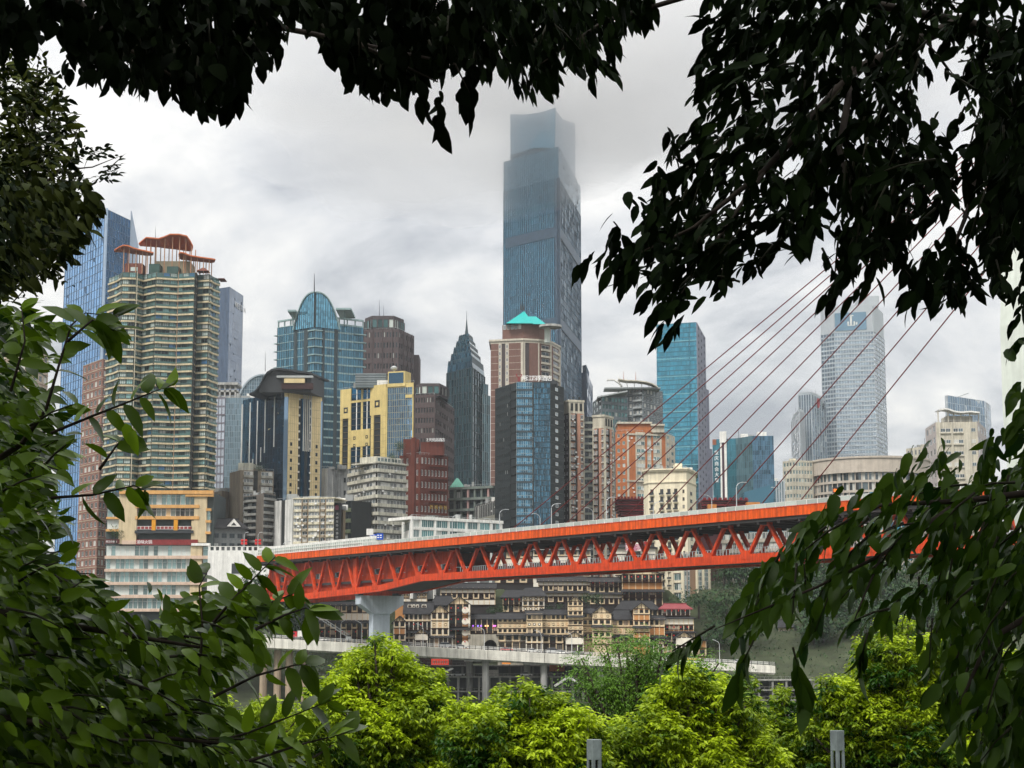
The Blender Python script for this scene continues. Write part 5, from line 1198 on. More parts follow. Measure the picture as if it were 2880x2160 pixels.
# --- dark red stacked-beam hall
dred = M('lacquer_red', (.17, .014, .02), .5, var=.2)
def beam_hall(lab, x0, x1, y0, y1, taper, Y, n=9):
    c = P((x0 + x1) / 2, y1, Y); r = thing('beam_hall', lab, 'building', (c.x, c.y, 50))
    m = MB(); m.box(PXX(x0 + taper * .9, y1, Y), PXX(x1, y1, Y), Y + 3, Y + 20, 50, PZ(y0 + 4, Y), M('hall_dark', (.05, .012, .015))); m.obj('core', r)
    for k in range(n):
        t = k / (n - 1); y = y0 + (y1 - y0) * t; q = MB(); a = PXX(x0 + taper * t, y, Y); e_ = PXX(x1, y, Y); z = PZ(y, Y); h = (PZ(y0, Y) - PZ(y1, Y)) / n * .6
        q.box(a, e_, Y + (k % 2) * 1.2, Y + 22, z - h, z, dred); q.obj('beam', r)
        if k == 0:
            for j in range(9): q = MB(); u = a + (e_ - a) * (j + .2) / 9; q.box(u, u + (e_ - a) / 16, Y - .6, Y + 1, z - .1, z + .9, dred); q.obj('beam_end', r)
    return r
beam_hall('dark red hall of stacked beams, flaring wider at its top', 1725, 1811, 1402, 1462, 30, 820)
r = beam_hall('long dark red beam roof with orange boxes above the bridge parapet', 1975, 2106, 1405, 1432, 0, 830, 5)
for (a, c, y0, y1) in ((1990, 2014, 1419, 1432), (2099, 2136, 1413, 1431)):
    m = MB(); m.box(PXX(a, y0, 828), PXX(c, y0, 828), 826, 836, PZ(y1, 828) - 3, PZ(y0, 828), M('hall_orange', (.5, .2, .05))); m.obj('orange_box', r)

# --- teal commerce building with vertical characters
b = Bld('commerce_building', 'teal glass building with vertical white characters and a striped lift shaft', [(2004, 1236), (2070, 1233), (2116, 1226), (2175, 1226)], 950, 0, wall=M('teal2_core', (.03, .08, .1)), depth=26)
t2 = G('teal_dark_glass', (.05, .20, .26), metal=.6, var=.3); t3 = G('teal_navy_glass', (.07, .14, .21), metal=.6, var=.5)
f = b.fr(0); mm = MB(); W = f.W; H = b.h()
curtain(b, f, b.zt, 26, 5, t2, tlm, mm, fin=.1, mw=.08, u1=W * .33, hm=.1); curtain(b, f, b.zt, 26, 7, t2, tlm, mm, fin=.1, mw=.08, u0=W * .6, hm=.1)
for (a, c, mt) in ((.33, .4, white_paint), (.4, .5, M('plum_shaft', (.06, .035, .05))), (.5, .6, white_paint)): mm.fbox(f, W * a, W * c, 0, H + 3 if mt is white_paint else H, 0, .5, mt)
mm.fbox(f, W * .32, W * .6, H - 2, H + 4, 0, .9, white_paint); b.part(mm, 'mullion', 'stuff')
m = MB(); m.fbox(f, 0, W * .16, H - 3, H, 0, .2, M('rust_panel', (.25, .09, .05))); b.part(m, 'rust_panel')
text_part('重庆商会大厦', b.root, f, W * .165, H - 8.2, 2.5, letter_white, .3, vertical=True, gap=1.18, thick=.06)
f = b.fr(1); curtain(b, f, b.zt, 26, 8, G('pale_teal_glass', (.16, .28, .32), metal=.6, var=.35), tlm, fin=.1, mw=.1)
f = b.fr(2); curtain(b, f, b.zt, 34, 12, t3, tlm, fin=.12, mw=.12)
m = MB(); Yw = 930; q = [P(2093, 1384, Yw), P(2175, 1362, Yw)]
m.hexa([(q[0].x, Yw, 50), (q[1].x, Yw, 50), (q[1].x, Yw + 14, 50), (q[0].x, Yw + 14, 50), q[0], q[1], q[1] + Vector((0, 14, 0)), q[0] + Vector((0, 14, 0))], G('wedge_glass', (.06, .17, .24), metal=.6, var=.1)); b.part(m, 'glass_wedge')

# --- pale right-hand towers in the haze
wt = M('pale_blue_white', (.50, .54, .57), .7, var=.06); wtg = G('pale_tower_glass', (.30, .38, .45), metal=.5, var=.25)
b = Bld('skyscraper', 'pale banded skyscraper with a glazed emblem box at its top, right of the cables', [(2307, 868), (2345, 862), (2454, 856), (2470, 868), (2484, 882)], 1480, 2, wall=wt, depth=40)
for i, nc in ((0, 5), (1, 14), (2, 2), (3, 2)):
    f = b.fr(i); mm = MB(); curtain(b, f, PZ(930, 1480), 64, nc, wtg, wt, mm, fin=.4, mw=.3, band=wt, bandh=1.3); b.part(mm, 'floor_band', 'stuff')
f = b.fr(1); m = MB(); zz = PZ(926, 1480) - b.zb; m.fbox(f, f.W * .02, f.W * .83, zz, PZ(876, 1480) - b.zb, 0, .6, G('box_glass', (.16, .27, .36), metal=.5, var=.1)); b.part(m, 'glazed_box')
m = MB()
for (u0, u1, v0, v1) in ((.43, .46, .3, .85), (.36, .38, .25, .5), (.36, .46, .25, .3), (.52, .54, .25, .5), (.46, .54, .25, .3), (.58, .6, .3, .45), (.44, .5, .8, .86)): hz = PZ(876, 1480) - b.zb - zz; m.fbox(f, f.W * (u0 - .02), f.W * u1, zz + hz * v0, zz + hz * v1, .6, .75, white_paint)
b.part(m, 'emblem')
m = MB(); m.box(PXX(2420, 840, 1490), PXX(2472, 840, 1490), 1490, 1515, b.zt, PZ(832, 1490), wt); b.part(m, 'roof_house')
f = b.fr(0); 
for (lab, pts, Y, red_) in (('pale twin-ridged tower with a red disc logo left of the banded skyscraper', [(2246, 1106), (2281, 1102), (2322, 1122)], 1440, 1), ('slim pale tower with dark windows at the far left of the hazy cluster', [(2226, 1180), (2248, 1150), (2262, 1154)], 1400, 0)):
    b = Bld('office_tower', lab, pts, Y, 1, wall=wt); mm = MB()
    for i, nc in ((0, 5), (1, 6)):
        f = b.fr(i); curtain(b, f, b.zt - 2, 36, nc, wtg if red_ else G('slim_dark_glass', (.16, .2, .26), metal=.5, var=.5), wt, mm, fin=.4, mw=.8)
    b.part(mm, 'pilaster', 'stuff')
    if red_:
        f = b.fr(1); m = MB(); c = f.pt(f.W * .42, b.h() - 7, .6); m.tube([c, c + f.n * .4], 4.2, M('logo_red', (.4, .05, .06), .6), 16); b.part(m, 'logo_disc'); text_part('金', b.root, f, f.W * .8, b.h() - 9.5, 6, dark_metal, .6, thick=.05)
b = Bld('office_block', 'cream office slab with banded windows left of the round building', [(2203, 1298), (2228, 1294), (2284, 1296)], 1000, 1, wall=hc)
for i, nc in ((0, 3), (1, 7)): mm = MB(); grid(b, b.fr(i), b.zt, 18, nc, mm, pcream, .7, .5); b.part(mm, 'facade')
b.finish(gglass, frame_white)
# slim blue pair beside the wedge
b = Bld('office_block', 'low blue glass block with pale piers beside the teal wedge', [(2175, 1352), (2204, 1354)], 985, 0, wall=wt); mm = MB(); curtain(b, b.fr(0), b.zt, 14, 4, t2, wt, mm, fin=.4, mw=1.0); b.part(mm, 'pilaster', 'stuff')
# round building
rc = P(2445, 1300, 1010); Rr = (PXX(2612, 1280, 950) - PXX(2281, 1280, 950)) / 2 * 1.02
rd_ = thing('round_building', 'round banded office building with curved stone parapet behind the right-hand leaves', 'building', (rc.x, 1010, 44))
beige = M('beige_stone', (.50, .44, .37), .8, streak=.15); zt_ = PZ(1298, 960); zp = PZ(1272, 955)
SEG = 56
def arc(R, t): an = math.pi + math.pi * t; return (rc.x + R * math.cos(an), 1010 + R * math.sin(an) * 1.0)
def ring_band(R0, R1, z0, z1, mat, name, a0=0, a1=SEG, kind=None):
    m = MB()
    for k in range(a0, a1):
        p, q = arc(R1, k / SEG), arc(R1, (k + 1) / SEG); r0, r1 = arc(R0, k / SEG), arc(R0, (k + 1) / SEG)
        m.hexa([(*p, z0), (*q, z0), (*r1, z0), (*r0, z0), (*p, z1), (*q, z1), (*r1, z1), (*r0, z1)], mat)
    m.obj(name, rd_, kind)
ring_band(Rr - 6, Rr - 1.2, 44, zt_, M('round_core', (.1, .12, .13)), 'wall')
ring_band(Rr - 5, Rr + 1.2, zp - 8.5, zp, beige, 'parapet'); ring_band(Rr - 4, Rr + 1.8, zp - .7, zp + .4, beige, 'coping')
nfr = 13
for k in range(nfr):
    z = 44 + (zp - 8.5 - 44) * k / nfr; ring_band(Rr - 3, Rr + .2, z, z + 1.3, beige, 'floor_band')
g = MB()
for k in range(SEG):
    p, q = arc(Rr - .6, k / SEG), arc(Rr - .6, (k + 1) / SEG)
    for j in range(nfr):
        z = 44 + (zp - 8.5 - 44) * j / nfr; g.quad((*p, z + 1.3), (*q, z + 1.3), (*q, z + (zp - 52.5) / nfr), (*p, z + (zp - 52.5) / nfr), tl if 24 <= k < 38 and 3 < j < 11 else wglass)
g.obj('pane', rd_, 'stuff')
m = MB()
for k in range(0, SEG, 2): p = Vector((*arc(Rr - .2, k / SEG), 0)); m.box(p.x - .25, p.x + .25, p.y - .25, p.y + .25, 44, zp - 8, beige)
m.obj('pilaster', rd_, 'stuff')
m = MB(); m.prism([arc(Rr - 1, t / 20) for t in range(21)], 44, zt_ - 2, roof_gray); m.obj('roof', rd_)
# right cream residential and hazy crown tower
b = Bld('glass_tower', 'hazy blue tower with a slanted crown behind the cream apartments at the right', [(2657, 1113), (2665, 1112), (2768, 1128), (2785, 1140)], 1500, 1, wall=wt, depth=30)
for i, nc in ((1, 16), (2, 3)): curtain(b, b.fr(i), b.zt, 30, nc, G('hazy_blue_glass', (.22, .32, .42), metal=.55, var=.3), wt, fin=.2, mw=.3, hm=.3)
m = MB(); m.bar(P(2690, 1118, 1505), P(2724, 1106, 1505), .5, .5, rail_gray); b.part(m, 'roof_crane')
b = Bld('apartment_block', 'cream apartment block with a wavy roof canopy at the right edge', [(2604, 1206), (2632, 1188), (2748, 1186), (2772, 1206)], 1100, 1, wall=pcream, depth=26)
f = b.fr(1); W, H = f.W, b.h(); mm = MB()
for (a, c) in ((0, .1), (.36, .41), (.66, .84), (.96, 1)): mm.fbox(f, W * a, W * c, 0, H, 0, .6, pcream)
b.part(mm, 'pier')
for k in range(16):
    v = k * H / 16
    for (a, w) in ((.11, .11), (.235, .11), (.42, .11), (.54, .11), (.85, .1)): b.win(f, W * a, v + 1.0, W * w, 2.2, .1)
    q = MB(); q.fbox(f, W * .1, W * .36, v, v + .9, 0, .9, pcream); q.fbox(f, W * .41, W * .66, v, v + .9, 0, .9, pcream); b.part(q, 'balcony')
for i in (0, 2): mm = MB(); grid(b, b.fr(i), b.zt, 16, 3, mm, M('violet_cream', (.45, .40, .38)), .6, .5); b.part(mm, 'facade')
b.finish(wglass, frame_white)
m = MB(); pr = [(2636, 1156), (2652, 1152), (2664, 1154), (2680, 1160), (2700, 1162), (2725, 1160), (2750, 1163)]; c = [P(x, y, 1104) for x, y in pr]
for a, e_ in zip(c, c[1:]): m.bar(a, e_, 10, .9, white_paint)
for k in (0, 2, 3, 4, 5, 6): m.box(c[k].x - .3, c[k].x + .3, 1102, 1102.6, b.zt, c[k].z - .3, pcream)
b.part(m, 'roof_canopy')
m = MB(); m.box(PXX(2662, 1175, 1106), PXX(2735, 1175, 1106), 1106, 1120, b.zt, PZ(1170, 1106), pcream); b.part(m, 'roof_house')
b = Bld('apartment_block', 'low pale block between the round building and the cream apartments', [(2550, 1262), (2612, 1254)], 1150, 0, wall=pcream); mm = MB(); grid(b, b.fr(0), b.zt, 16, 6, mm, pcream, .5, .5); b.part(mm, 'facade'); b.finish(wglass, frame_white)

# ------------------------------------------------------------------ the nearer row above the bridge deck
# grey concrete block
gc = M('bare_gray_concrete', (.38, .39, .38), .9, var=.2, streak=.3)
b = Bld('concrete_block', 'windowless grey concrete block between the cream tiled tower and the terraced flats', [(898, 1318), (922, 1317), (946, 1322), (986, 1320)], 820, 1, zb=40, wall=gc, depth=20)
f = b.fr(2); 
for k in range(5): b.win(f, f.W * .55, b.h() - 6 - k * 6, f.W * .14, 2.2, .1); b.win(f, f.W * .8, b.h() - 6 - k * 6, f.W * .14, 2.2, .1)
b.finish(dglass, frame_dark)
m = MB(); f = b.fr(1); m.fbox(f, f.W * .5, f.W * .56, 4, b.h() - 3, 0, .4, pale_conc); b.part(m, 'duct')
# terraced apartment block
gw = M('gray_white_render', (.60, .58, .48), .85, var=.2, streak=.4)
b = Bld('apartment_block', 'aged grey-white terraced apartment block with roof garden', [(984, 1318), (1060, 1302), (1140, 1310)], 780, 1, zb=40, wall=M('terrace_core', (.05, .05, .045)), depth=26)
for i in (0, 1):
    f = b.fr(i); H = b.h(); nf = 10; ch = 24.2 * mpp(780)
    for k in range(nf):
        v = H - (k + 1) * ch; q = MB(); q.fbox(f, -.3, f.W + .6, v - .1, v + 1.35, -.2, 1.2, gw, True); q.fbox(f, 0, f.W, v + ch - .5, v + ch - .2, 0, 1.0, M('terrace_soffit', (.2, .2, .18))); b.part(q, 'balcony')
        nb = 9
        for j in range(nb): b.win(f, j * f.W / nb + .1, v + 1.2, f.W / nb - .2, ch - 1.9, .5, {'cross': (2, 0)})
    ac_units(b, f, 26, 0, H - 3, 1.2)
b.finish(wglass, frame_white)
f = b.fr(1, b.zt); m = MB(); m.fbox(f, -.5, f.W + .8, 0, .6, -16, 1.3, gw, True); b.part(m, 'roof_edge')
m = MB(); m.fbox(f, f.W * .05, f.W * .92, .6, 3.2, -12, -1.2, gw, True); b.part(m, 'roof_house')
for k in range(7): b.win(f, f.W * (.08 + .12 * k), 1.0, f.W * .1, 1.7, -1.15)
b.finish(gglass, frame_white, name='roof_window')
# red-brown hotel
rbn = M('dark_red_render', (.13, .036, .024), .85, var=.2, streak=.25)
b = Bld('hotel', 'dark red-brown hotel with white rooftop characters', [(1126, 1282), (1182, 1278), (1258, 1284)], 825, 1, zb=42, wall=rbn, depth=24)
f = b.fr(0); mm = MB(); grid(b, f, b.zt, 12, 4, mm, rbn, .4, .45); mm.fbox(f, f.W * .62, f.W * .8, 0, b.h() + 8, 0, 1.2, rbn); b.part(mm, 'facade')
f = b.fr(1); mm = MB(); grid(b, f, b.zt, 12, 8, mm, rbn, .55, .5, u0=0, u1=f.W); b.part(mm, 'facade')
for k in range(12):
    q = MB(); q.fbox(f, f.W * .3, f.W * .95, k * b.h() / 12 + .2, k * b.h() / 12 + 1.0, .3, .9, rbn, True); b.part(q, 'balcony')
b.finish(dglass, frame_white)
m = MB(); m.box(PXX(1134, 1250, 830), PXX(1178, 1250, 830), 830, 842, b.zt, PZ(1235, 830), rbn); b.part(m, 'roof_house')
m = MB(); m.box(PXX(1184, 1250, 830), PXX(1248, 1250, 830), 829, 842, b.zt, PZ(1244, 830), rbn); b.part(m, 'roof_house')
f = Fr((PXX(1196, 1240, 828), 828), (PXX(1250, 1240, 828), 828), PZ(1244, 830)); text_part('7天优品酒店', b.root, f, .9, .3, 1.75, letter_white, .3, gap=.86, thick=.08)
m = MB()
for k in range(5): m.fbox(f, f.W * k / 5, f.W * k / 5 + .12, 0, .5, -.2, 0, dark_metal)
b.part(m, 'sign_frame')
f = b.fr(1); text_part('西南宾馆', b.root, f, f.W * .38, b.h() - 25, 2.0, M('letter_gold', (.5, .33, .06)), .95, gap=1.35, thick=.05)
# terraced dark-green complex
dkg = M('gray_green_terrace', (.16, .19, .17), .8, streak=.2); pk = M('pink_pilaster', (.42, .27, .25), .8)
b = Bld('terrace_building', 'grey-green terraced hall with pink pilasters left of the dark glass hotel', [(1258, 1372), (1390, 1366)], 850, 0, zb=44, wall=M('terrace_dark', (.045, .05, .05)), depth=20)
f = b.fr(0)
for k in range(4):
    v = b.h() - 1.2 - k * 5.2; q = MB(); q.fbox(f, 0, f.W, v, v + 1.2, 0, 1.6 + k * .3, dkg, True); b.part(q, 'floor_band')
for k in range(7):
    q = MB(); q.fbox(f, f.W * k / 7 + .4, f.W * k / 7 + 1.4, 0, b.h(), 0, 1.0, pk if k in (0, 3, 6) else dkg); b.part(q, 'pilaster')
    for j in range(3): b.win(f, f.W * k / 7 + 1.5, b.h() - 5.6 - 5.2 * j, f.W / 7 - 1.3, 3.4, .1)
b.finish(dglass, frame_green)
m = MB(); c = P(1286, 1362, 855); z2 = PZ(1344, 855); m.loft([(c.x - 4, 853), (c.x + 4, 853), (c.x + 4, 861), (c.x - 4, 861)], b.zt, [(c.x - .4, 856), (c.x + .4, 856), (c.x + .4, 858), (c.x - .4, 858)], z2, M('green_copper', (.10, .27, .21), .7)); b.part(m, 'roof')
b = Bld('apartment_block', 'weathered low apartment block with cluttered balconies beside the dark glass hotel', [(1338, 1424), (1400, 1406)], 800, 1, zb=42, wall=M('clutter_wall', (.10, .10, .09)), depth=12)
balconies(b, b.fr(0), b.zt, 5, 9, M('clutter_band', (.24, .24, .2)), proj=.8, bh=.3, div=M('clutter_wall', (0, 0, 0))); ac_units(b, b.fr(0), 24, 0, b.h() - 1, .8); b.finish(dglass, frame_white)
# cream apartments with rusty downpipes
ca = M('cream_render', (.66, .61, .46), .85, var=.18, streak=.3); rustp = M('rust_pipe', (.25, .17, .1), .9)
b = Bld('apartment_block', 'cream apartment block with rusty pipes and grey stair strips above the bridge', [(774, 1410), (828, 1404), (940, 1402)], 742, 1, zb=42, wall=ca, depth=18)
f = b.fr(0); mm = MB()
for (a, c, mt, n) in ((0, .36, pale_conc, .5), (.36, .6, dkw, .05), (.6, 1.0, pale_conc, .7)): mm.fbox(f, f.W * a, f.W * c, 0, b.h(), 0, n, mt)
for k in range(8): mm.fbox(f, 0, f.W * .36, k * 2.85, k * 2.85 + .18, .5, .54, dkw)
b.part(mm, 'stair_strip')
f = b.fr(1); W, H = f.W, b.h(); nf = 9; ch = H / nf; mm = MB()
bays = [(0, .21, 3), (.21, .36, 1), (.36, .66, 4), (.66, .8, 1), (.8, 1.0, 3)]
for k in range(nf):
    v = H - (k + 1) * 2.67
    if v < 0: break
    for (a, c, n) in bays:
        q = MB()
        if n > 1: q.fbox(f, W * a, W * c, v, v + 1.0, 0, .7, ca, True)
        else: q.fbox(f, W * a + .5, W * c - .5, v, v + .9, 0, 1.0, M('rust_balcony', (.3, .25, .18)), True)
        b.part(q, 'balcony')
        for j in range(n): b.win(f, W * (a + (c - a) * j / n) + .1, v + 1.0, W * (c - a) / n - .2, 1.45, .15, {'cross': (1, 0)})
for a in (.21, .36, .66, .8): mm.tube([f.pt(W * a, 0, .9), f.pt(W * a, H, .9)], .14, rustp)
b.part(mm, 'downpipe'); b.finish(wglass, frame_white); ac_units(b, f, 30, 0, H - 2, .9)
m = MB(); m.fbox(f, -.5, W + .5, H, H + .5, -16, .6, ca, True); b.part(m, 'roof_edge')
# vertical-sign slab and brown slab right of it
b = Bld('slab_building', 'narrow dark slab with a pink emblem and vertical characters beside the cream apartments', [(940, 1414), (958, 1414)], 752, 0, zb=42, wall=M('sign_slab', (.055, .06, .065)), depth=8)
f = b.fr(0); text_part('天娇年华大酒店', b.root, f, f.W * .5, b.h() - 5.2, 1.2, letter_white, .1, vertical=True, gap=1.35, thick=.05)
m = MB(); 
for k, (a, c) in enumerate(((.15, .35), (.35, .55), (.6, .7))): m.fbox(f, f.W * a, f.W * c, b.h() - 3, b.h() - 1.2 + .3 * (k % 2), .02, .12, M('emblem_pink', (.45, .12, .2)))
b.part(m, 'emblem')
tanb = M('tan_brown_render', (.27, .21, .14), .85, streak=.25)
b = Bld('slab_building', 'narrow tan slab building in front of dark balconies, beside the vertical sign', [(956, 1434), (966, 1433), (972, 1437)], 755, 1, zb=42, wall=tanb, depth=8)
b = Bld('apartment_block', 'dark overgrown balcony block behind the narrow tan slab', [(962, 1410), (990, 1408)], 775, 0, zb=42, wall=dkw, depth=12); balconies(b, b.fr(0), b.zt, 9, 3, M('overgrown_band', (.10, .12, .07)), proj=.8); b.finish(dglass, frame_dark)
# brown apartment blocks at left
bw = M('brown_flat_wall', (.23, .19, .14), .9, var=.15, streak=.25); bbn = M('gray_balcony', (.36, .35, .30), .85, streak=.3)
b = Bld('apartment_block', 'brown apartment tower with plain flank and stacked balconies, left of the blue glass', [(646, 1330), (676, 1322), (770, 1326)], 790, 1, zb=42, wall=bw, depth=20)
f = b.fr(1); W, H = f.W, b.h(); nf = 13
for (a, c) in ((.10, .38), (.62, .96)):
    for k in range(nf):
        v = H - (k + 1) * 3.3
        if v < 0: break
        q = MB(); q.fbox(f, W * a, W * c, v, v + 1.1, 0, 1.0, bbn, True); b.part(q, 'balcony')
        for j in range(3): b.win(f, W * (a + (c - a) * j / 3) + .1, v + 1.1, W * (c - a) / 3 - .2, 1.7, .1)
m = MB(); m.fbox(f, W * .4, W * .52, 0, H, 0, .2, dkw); b.part(m, 'recess_shade_strip'); b.finish(wglass, frame_white)  # dark strip proud of the wall, painting the shade of a recess
m = MB(); m.box(PXX(672, 1310, 796), PXX(712, 1310, 796), 794, 804, b.zt, PZ(1303, 796), gw); b.part(m, 'roof_house')
b = Bld('apartment_block', 'grey-brown flats with rounded balconies above the approach wall', [(687, 1396), (722, 1392), (742, 1386), (776, 1392)], 758, 1, zb=42, wall=M('gray_brown', (.15, .13, .11), .9, streak=.2), depth=16)
for i in (0, 2):
    f = b.fr(i); H = b.h(); n_ = 9
    for k in range(n_):
        v = H - (k + 1) * 2.9
        if v < 0: break
        q = MB()
        for j in range(6):   # bowed parapet
            t0, t1 = j / 6, (j + 1) / 6; n0_, n1_ = 1.3 * math.sin(math.pi * t0) + .3, 1.3 * math.sin(math.pi * t1) + .3
            q.hexa([f.pt(f.W * t0, v, n0_), f.pt(f.W * t1, v, n1_), f.pt(f.W * t1, v, 0), f.pt(f.W * t0, v, 0), f.pt(f.W * t0, v + 1, n0_), f.pt(f.W * t1, v + 1, n1_), f.pt(f.W * t1, v + 1, 0), f.pt(f.W * t0, v + 1, 0)], M('gray_bow', (.26, .26, .24), .9, streak=.3))
        b.part(q, 'balcony')
        for j in range(3): b.win(f, f.W * j / 3 + .1, v + 1.0, f.W / 3 - .2, 1.5, .08)
b.finish(dglass, frame_dark)
b = Bld('apartment_block', 'low brown flats between the faceted tower and the plain-flanked brown tower', [(594, 1386), (624, 1380), (646, 1384)], 800, 1, zb=42, wall=bw, depth=14)
f = b.fr(0); mm = MB(); grid(b, f, b.zt, 8, 3, mm, bw, .5, .5); b.part(mm, 'facade'); b.finish(dglass, frame_dark)
# dark traditional house with white gable
b = Bld('traditional_house', 'dark grey tiled house with a white triangular gable left of the rounded flats', [(589, 1484), (690, 1486)], 745, 0, zb=42, wall=M('dark_stone_wall', (.13, .14, .14), .9, var=.3, scale=1.2), depth=14)
f = b.fr(0)
for k in range(4):
    for j in range(2): b.win(f, f.W * (.12 + .22 * k), b.h() - 4.2 - 4 * j, 2.2, 1.9, .05)
b.finish(dglass, frame_dark, cross=(1, 0))
def hip_roof(parent, f, W, v, rise, over, D, mat, ridge=.25, name='roof'):
    q = f.pt; m = MB()
    a, b_, c, d = q(-over, v, over), q(W + over, v, over), q(W + over, v, -D - over), q(-over, v, -D - over); e0, e1 = q(W * ridge, v + rise, -D / 2), q(W * (1 - ridge), v + rise, -D / 2); t = Vector((0, 0, -.35))
    m.quad(a, b_, e1, e0, mat); m.tri(b_, c, e1, mat); m.quad(c, d, e0, e1, mat); m.tri(d, a, e0, mat)
    m.quad(a + t, b_ + t, b_, a, mat); m.quad(b_ + t, c + t, c, b_, mat); m.quad(d + t, a + t, a, d, mat); m.quad(d + t, c + t, b_ + t, a + t, mat)
    o = m.obj(name, parent); r = MB(); r.bar(e0 - f.u * .6 + Vector((0, 0, .1)), e1 + f.u * .6 + Vector((0, 0, .1)), .35, .4, mat); r.obj('ridge', o) if o else None
    return o
hip_roof(b.root, f, f.W, b.h(), 4.2, 1.3, 12, roof_tile, .15)
m = MB(); q = f.pt; gx = f.W * .66
m.tri(q(gx - 3, b.h() + .6, 1.4), q(gx + 3, b.h() + .6, 1.4), q(gx, b.h() + 4.0, 1.4), white_paint); m.tri(q(gx - 1.2, b.h() + 1.0, 1.42), q(gx + 1.2, b.h() + 1.0, 1.42), q(gx, b.h() + 2.4, 1.42), roof_tile)
m.quad(q(gx - 3.3, b.h() + .4, 1.6), q(gx, b.h() + 4.3, 1.6), q(gx, b.h() + 4.3, -6), q(gx - 3.3, b.h() + .4, -6), roof_tile); m.quad(q(gx, b.h() + 4.3, 1.6), q(gx + 3.3, b.h() + .4, 1.6), q(gx + 3.3, b.h() + .4, -6), q(gx, b.h() + 4.3, -6), roof_tile); b.part(m, 'gable')
# low white office on the shore behind the deck
wo = M('white_office', (.80, .80, .75), .7, var=.1, streak=.25)
b = Bld('office_block', 'long low white office block right behind the bridge deck', [(1132, 1466), (1158, 1454), (1408, 1467)], 700, 1, zb=40, wall=M('office_dark', (.2, .21, .2)), depth=16)
f = b.fr(0); mm = MB(); grid(b, f, b.zt, 5, 1, mm, wo, .7, .55); b.part(mm, 'facade')
f = b.fr(1); W = f.W; H = b.h(); mm = MB(); nb = 7; us = [0, .09, .25, .40, .6, .74, .88, 1.0]
for u in us: mm.fbox(f, W * u - .5, W * u + .5, 0, H, 0, .6, wo)
for k in range(5): v = H - .9 - k * 4.0; mm.fbox(f, 0, W, v, v + 1.0, 0, .58, wo)
mm.fbox(f, -.4, W + .8, H - .9, H + .3, -16, .8, wo, True); b.part(mm, 'facade')
for a, c in zip(us, us[1:]):
    for k in range(4):
        for j in range(2): b.win(f, W * a + .5 + j * (W * (c - a) - 1) / 2, H - 4.9 - 4 * k + 1.05, (W * (c - a) - 1) / 2, 2.9, .1)
b.finish(gglass, frame_white, cross=(2, 0))
# rooftop clutter: tanks, plant boxes, aerials and guard rails
tank = M('tank_gray', (.34, .35, .34), .6, streak=.2)
for b in BLDS:
    if b.name in ('office_block', 'apartment_block', 'concrete_block', 'terrace_building', 'commerce_building', 'brick_tower', 'office_tower', 'glass_building', 'hotel', 'slab_building') and b.name not in ('brick_tower',):
        ctr = sum(b.poly, Vector()) / len(b.poly); n = RND.randint(3, 6); a0, a1 = b.p[0], b.p[-1]
        for k in range(n):
            q = ctr + (a0 + (a1 - a0) * RND.uniform(.08, .92) - ctr) * RND.uniform(.45, .8); w, d, h = RND.uniform(1.0, 2.6), RND.uniform(1.0, 2.2), RND.uniform(1.0, 2.8); m = MB()
            if RND.random() < .35: m.tube([(q.x, q.y, b.zt), (q.x, q.y, b.zt + h)], w * .45, tank, 10)
            else: m.box(q.x - w, q.x + w, q.y - d, q.y + d, b.zt, b.zt + h, RND.choice([tank, b.wall, white_paint]))
            b.part(m, 'rooftop_unit')
        m = MB(); q = ctr + (a0 + (a1 - a0) * RND.uniform(.2, .8) - ctr) * .6; m.tube([(q.x, q.y, b.zt), (q.x, q.y, b.zt + RND.uniform(4, 8))], .12, dark_metal, 5); b.part(m, 'aerial')
        m = MB()
        for a, c in zip(b.p, b.p[1:]):
            f = Fr(a, c, b.zt); m.fbox(f, 0, f.W, .95, 1.05, -.5, -.4, rail_gray, True); ns = max(2, int(f.W / 2.5))
            for k in range(ns + 1): m.fbox(f, f.W * k / ns - .04, f.W * k / ns + .04, 0, .95, -.5, -.42, rail_gray, True)
        b.part(m, 'roof_railing', 'stuff')
# ------------------------------------------------------------------ stilt-house complex on the cliff under the bridge
timber = M('dark_timber', (.035, .016, .012), .85, var=.3, scale=.8); cpan = M('cream_plaster', (.72, .58, .38), .85, var=.15, streak=.2); wpan = M('white_plaster', (.72, .68, .58), .8, var=.08); opan = M('ochre_panel', (.46, .22, .085), .8, var=.2)
hglass = G('house_glass', (.02, .03, .032), metal=.35, var=.6, curtain=.12, curt_col=(.4, .33, .25)); stone_w = M('pale_stone', (.36, .34, .28), .9, var=.25, streak=.3)
def gable_roof(parent, f, u0, u1, v, rise, over, D, mat, face=None, name='roof'):
    """ridge runs back from the front; the triangular face looks at the river"""
    q = f.pt; m = MB(); um = (u0 + u1) / 2; t = Vector((0, 0, -.35))
    L, R, A = (u0 - over, v - over * rise / ((u1 - u0) / 2) * .6), (u1 + over, v - over * rise / ((u1 - u0) / 2) * .6), (um, v + rise)
    for (p0, p1) in ((L, A), (A, R)):
        a, b_, c, d = q(p0[0], p0[1], over * .8), q(p1[0], p1[1], over * .8), q(p1[0], p1[1], -D), q(p0[0], p0[1], -D)
        m.hexa([a + t, b_ + t, c + t, d + t, a, b_, c, d], mat)
    o = m.obj(name, parent)
    m = MB(); m.tri(q(u0, v, .02), q(u1, v, .02), q(um, v + rise - .3, .02), face or cpan)
    for k in (-.5, 0, .5): u = um + (u1 - u0) / 2 * k; m.fbox(f, u - .09, u + .09, v, v + (rise - .4) * (1 - abs(k)), .02, .12, timber)
    m.fbox(f, u0, u1, v - .1, v + .15, .02, .16, timber); m.obj('gable', parent)
    return o
HD0 = None
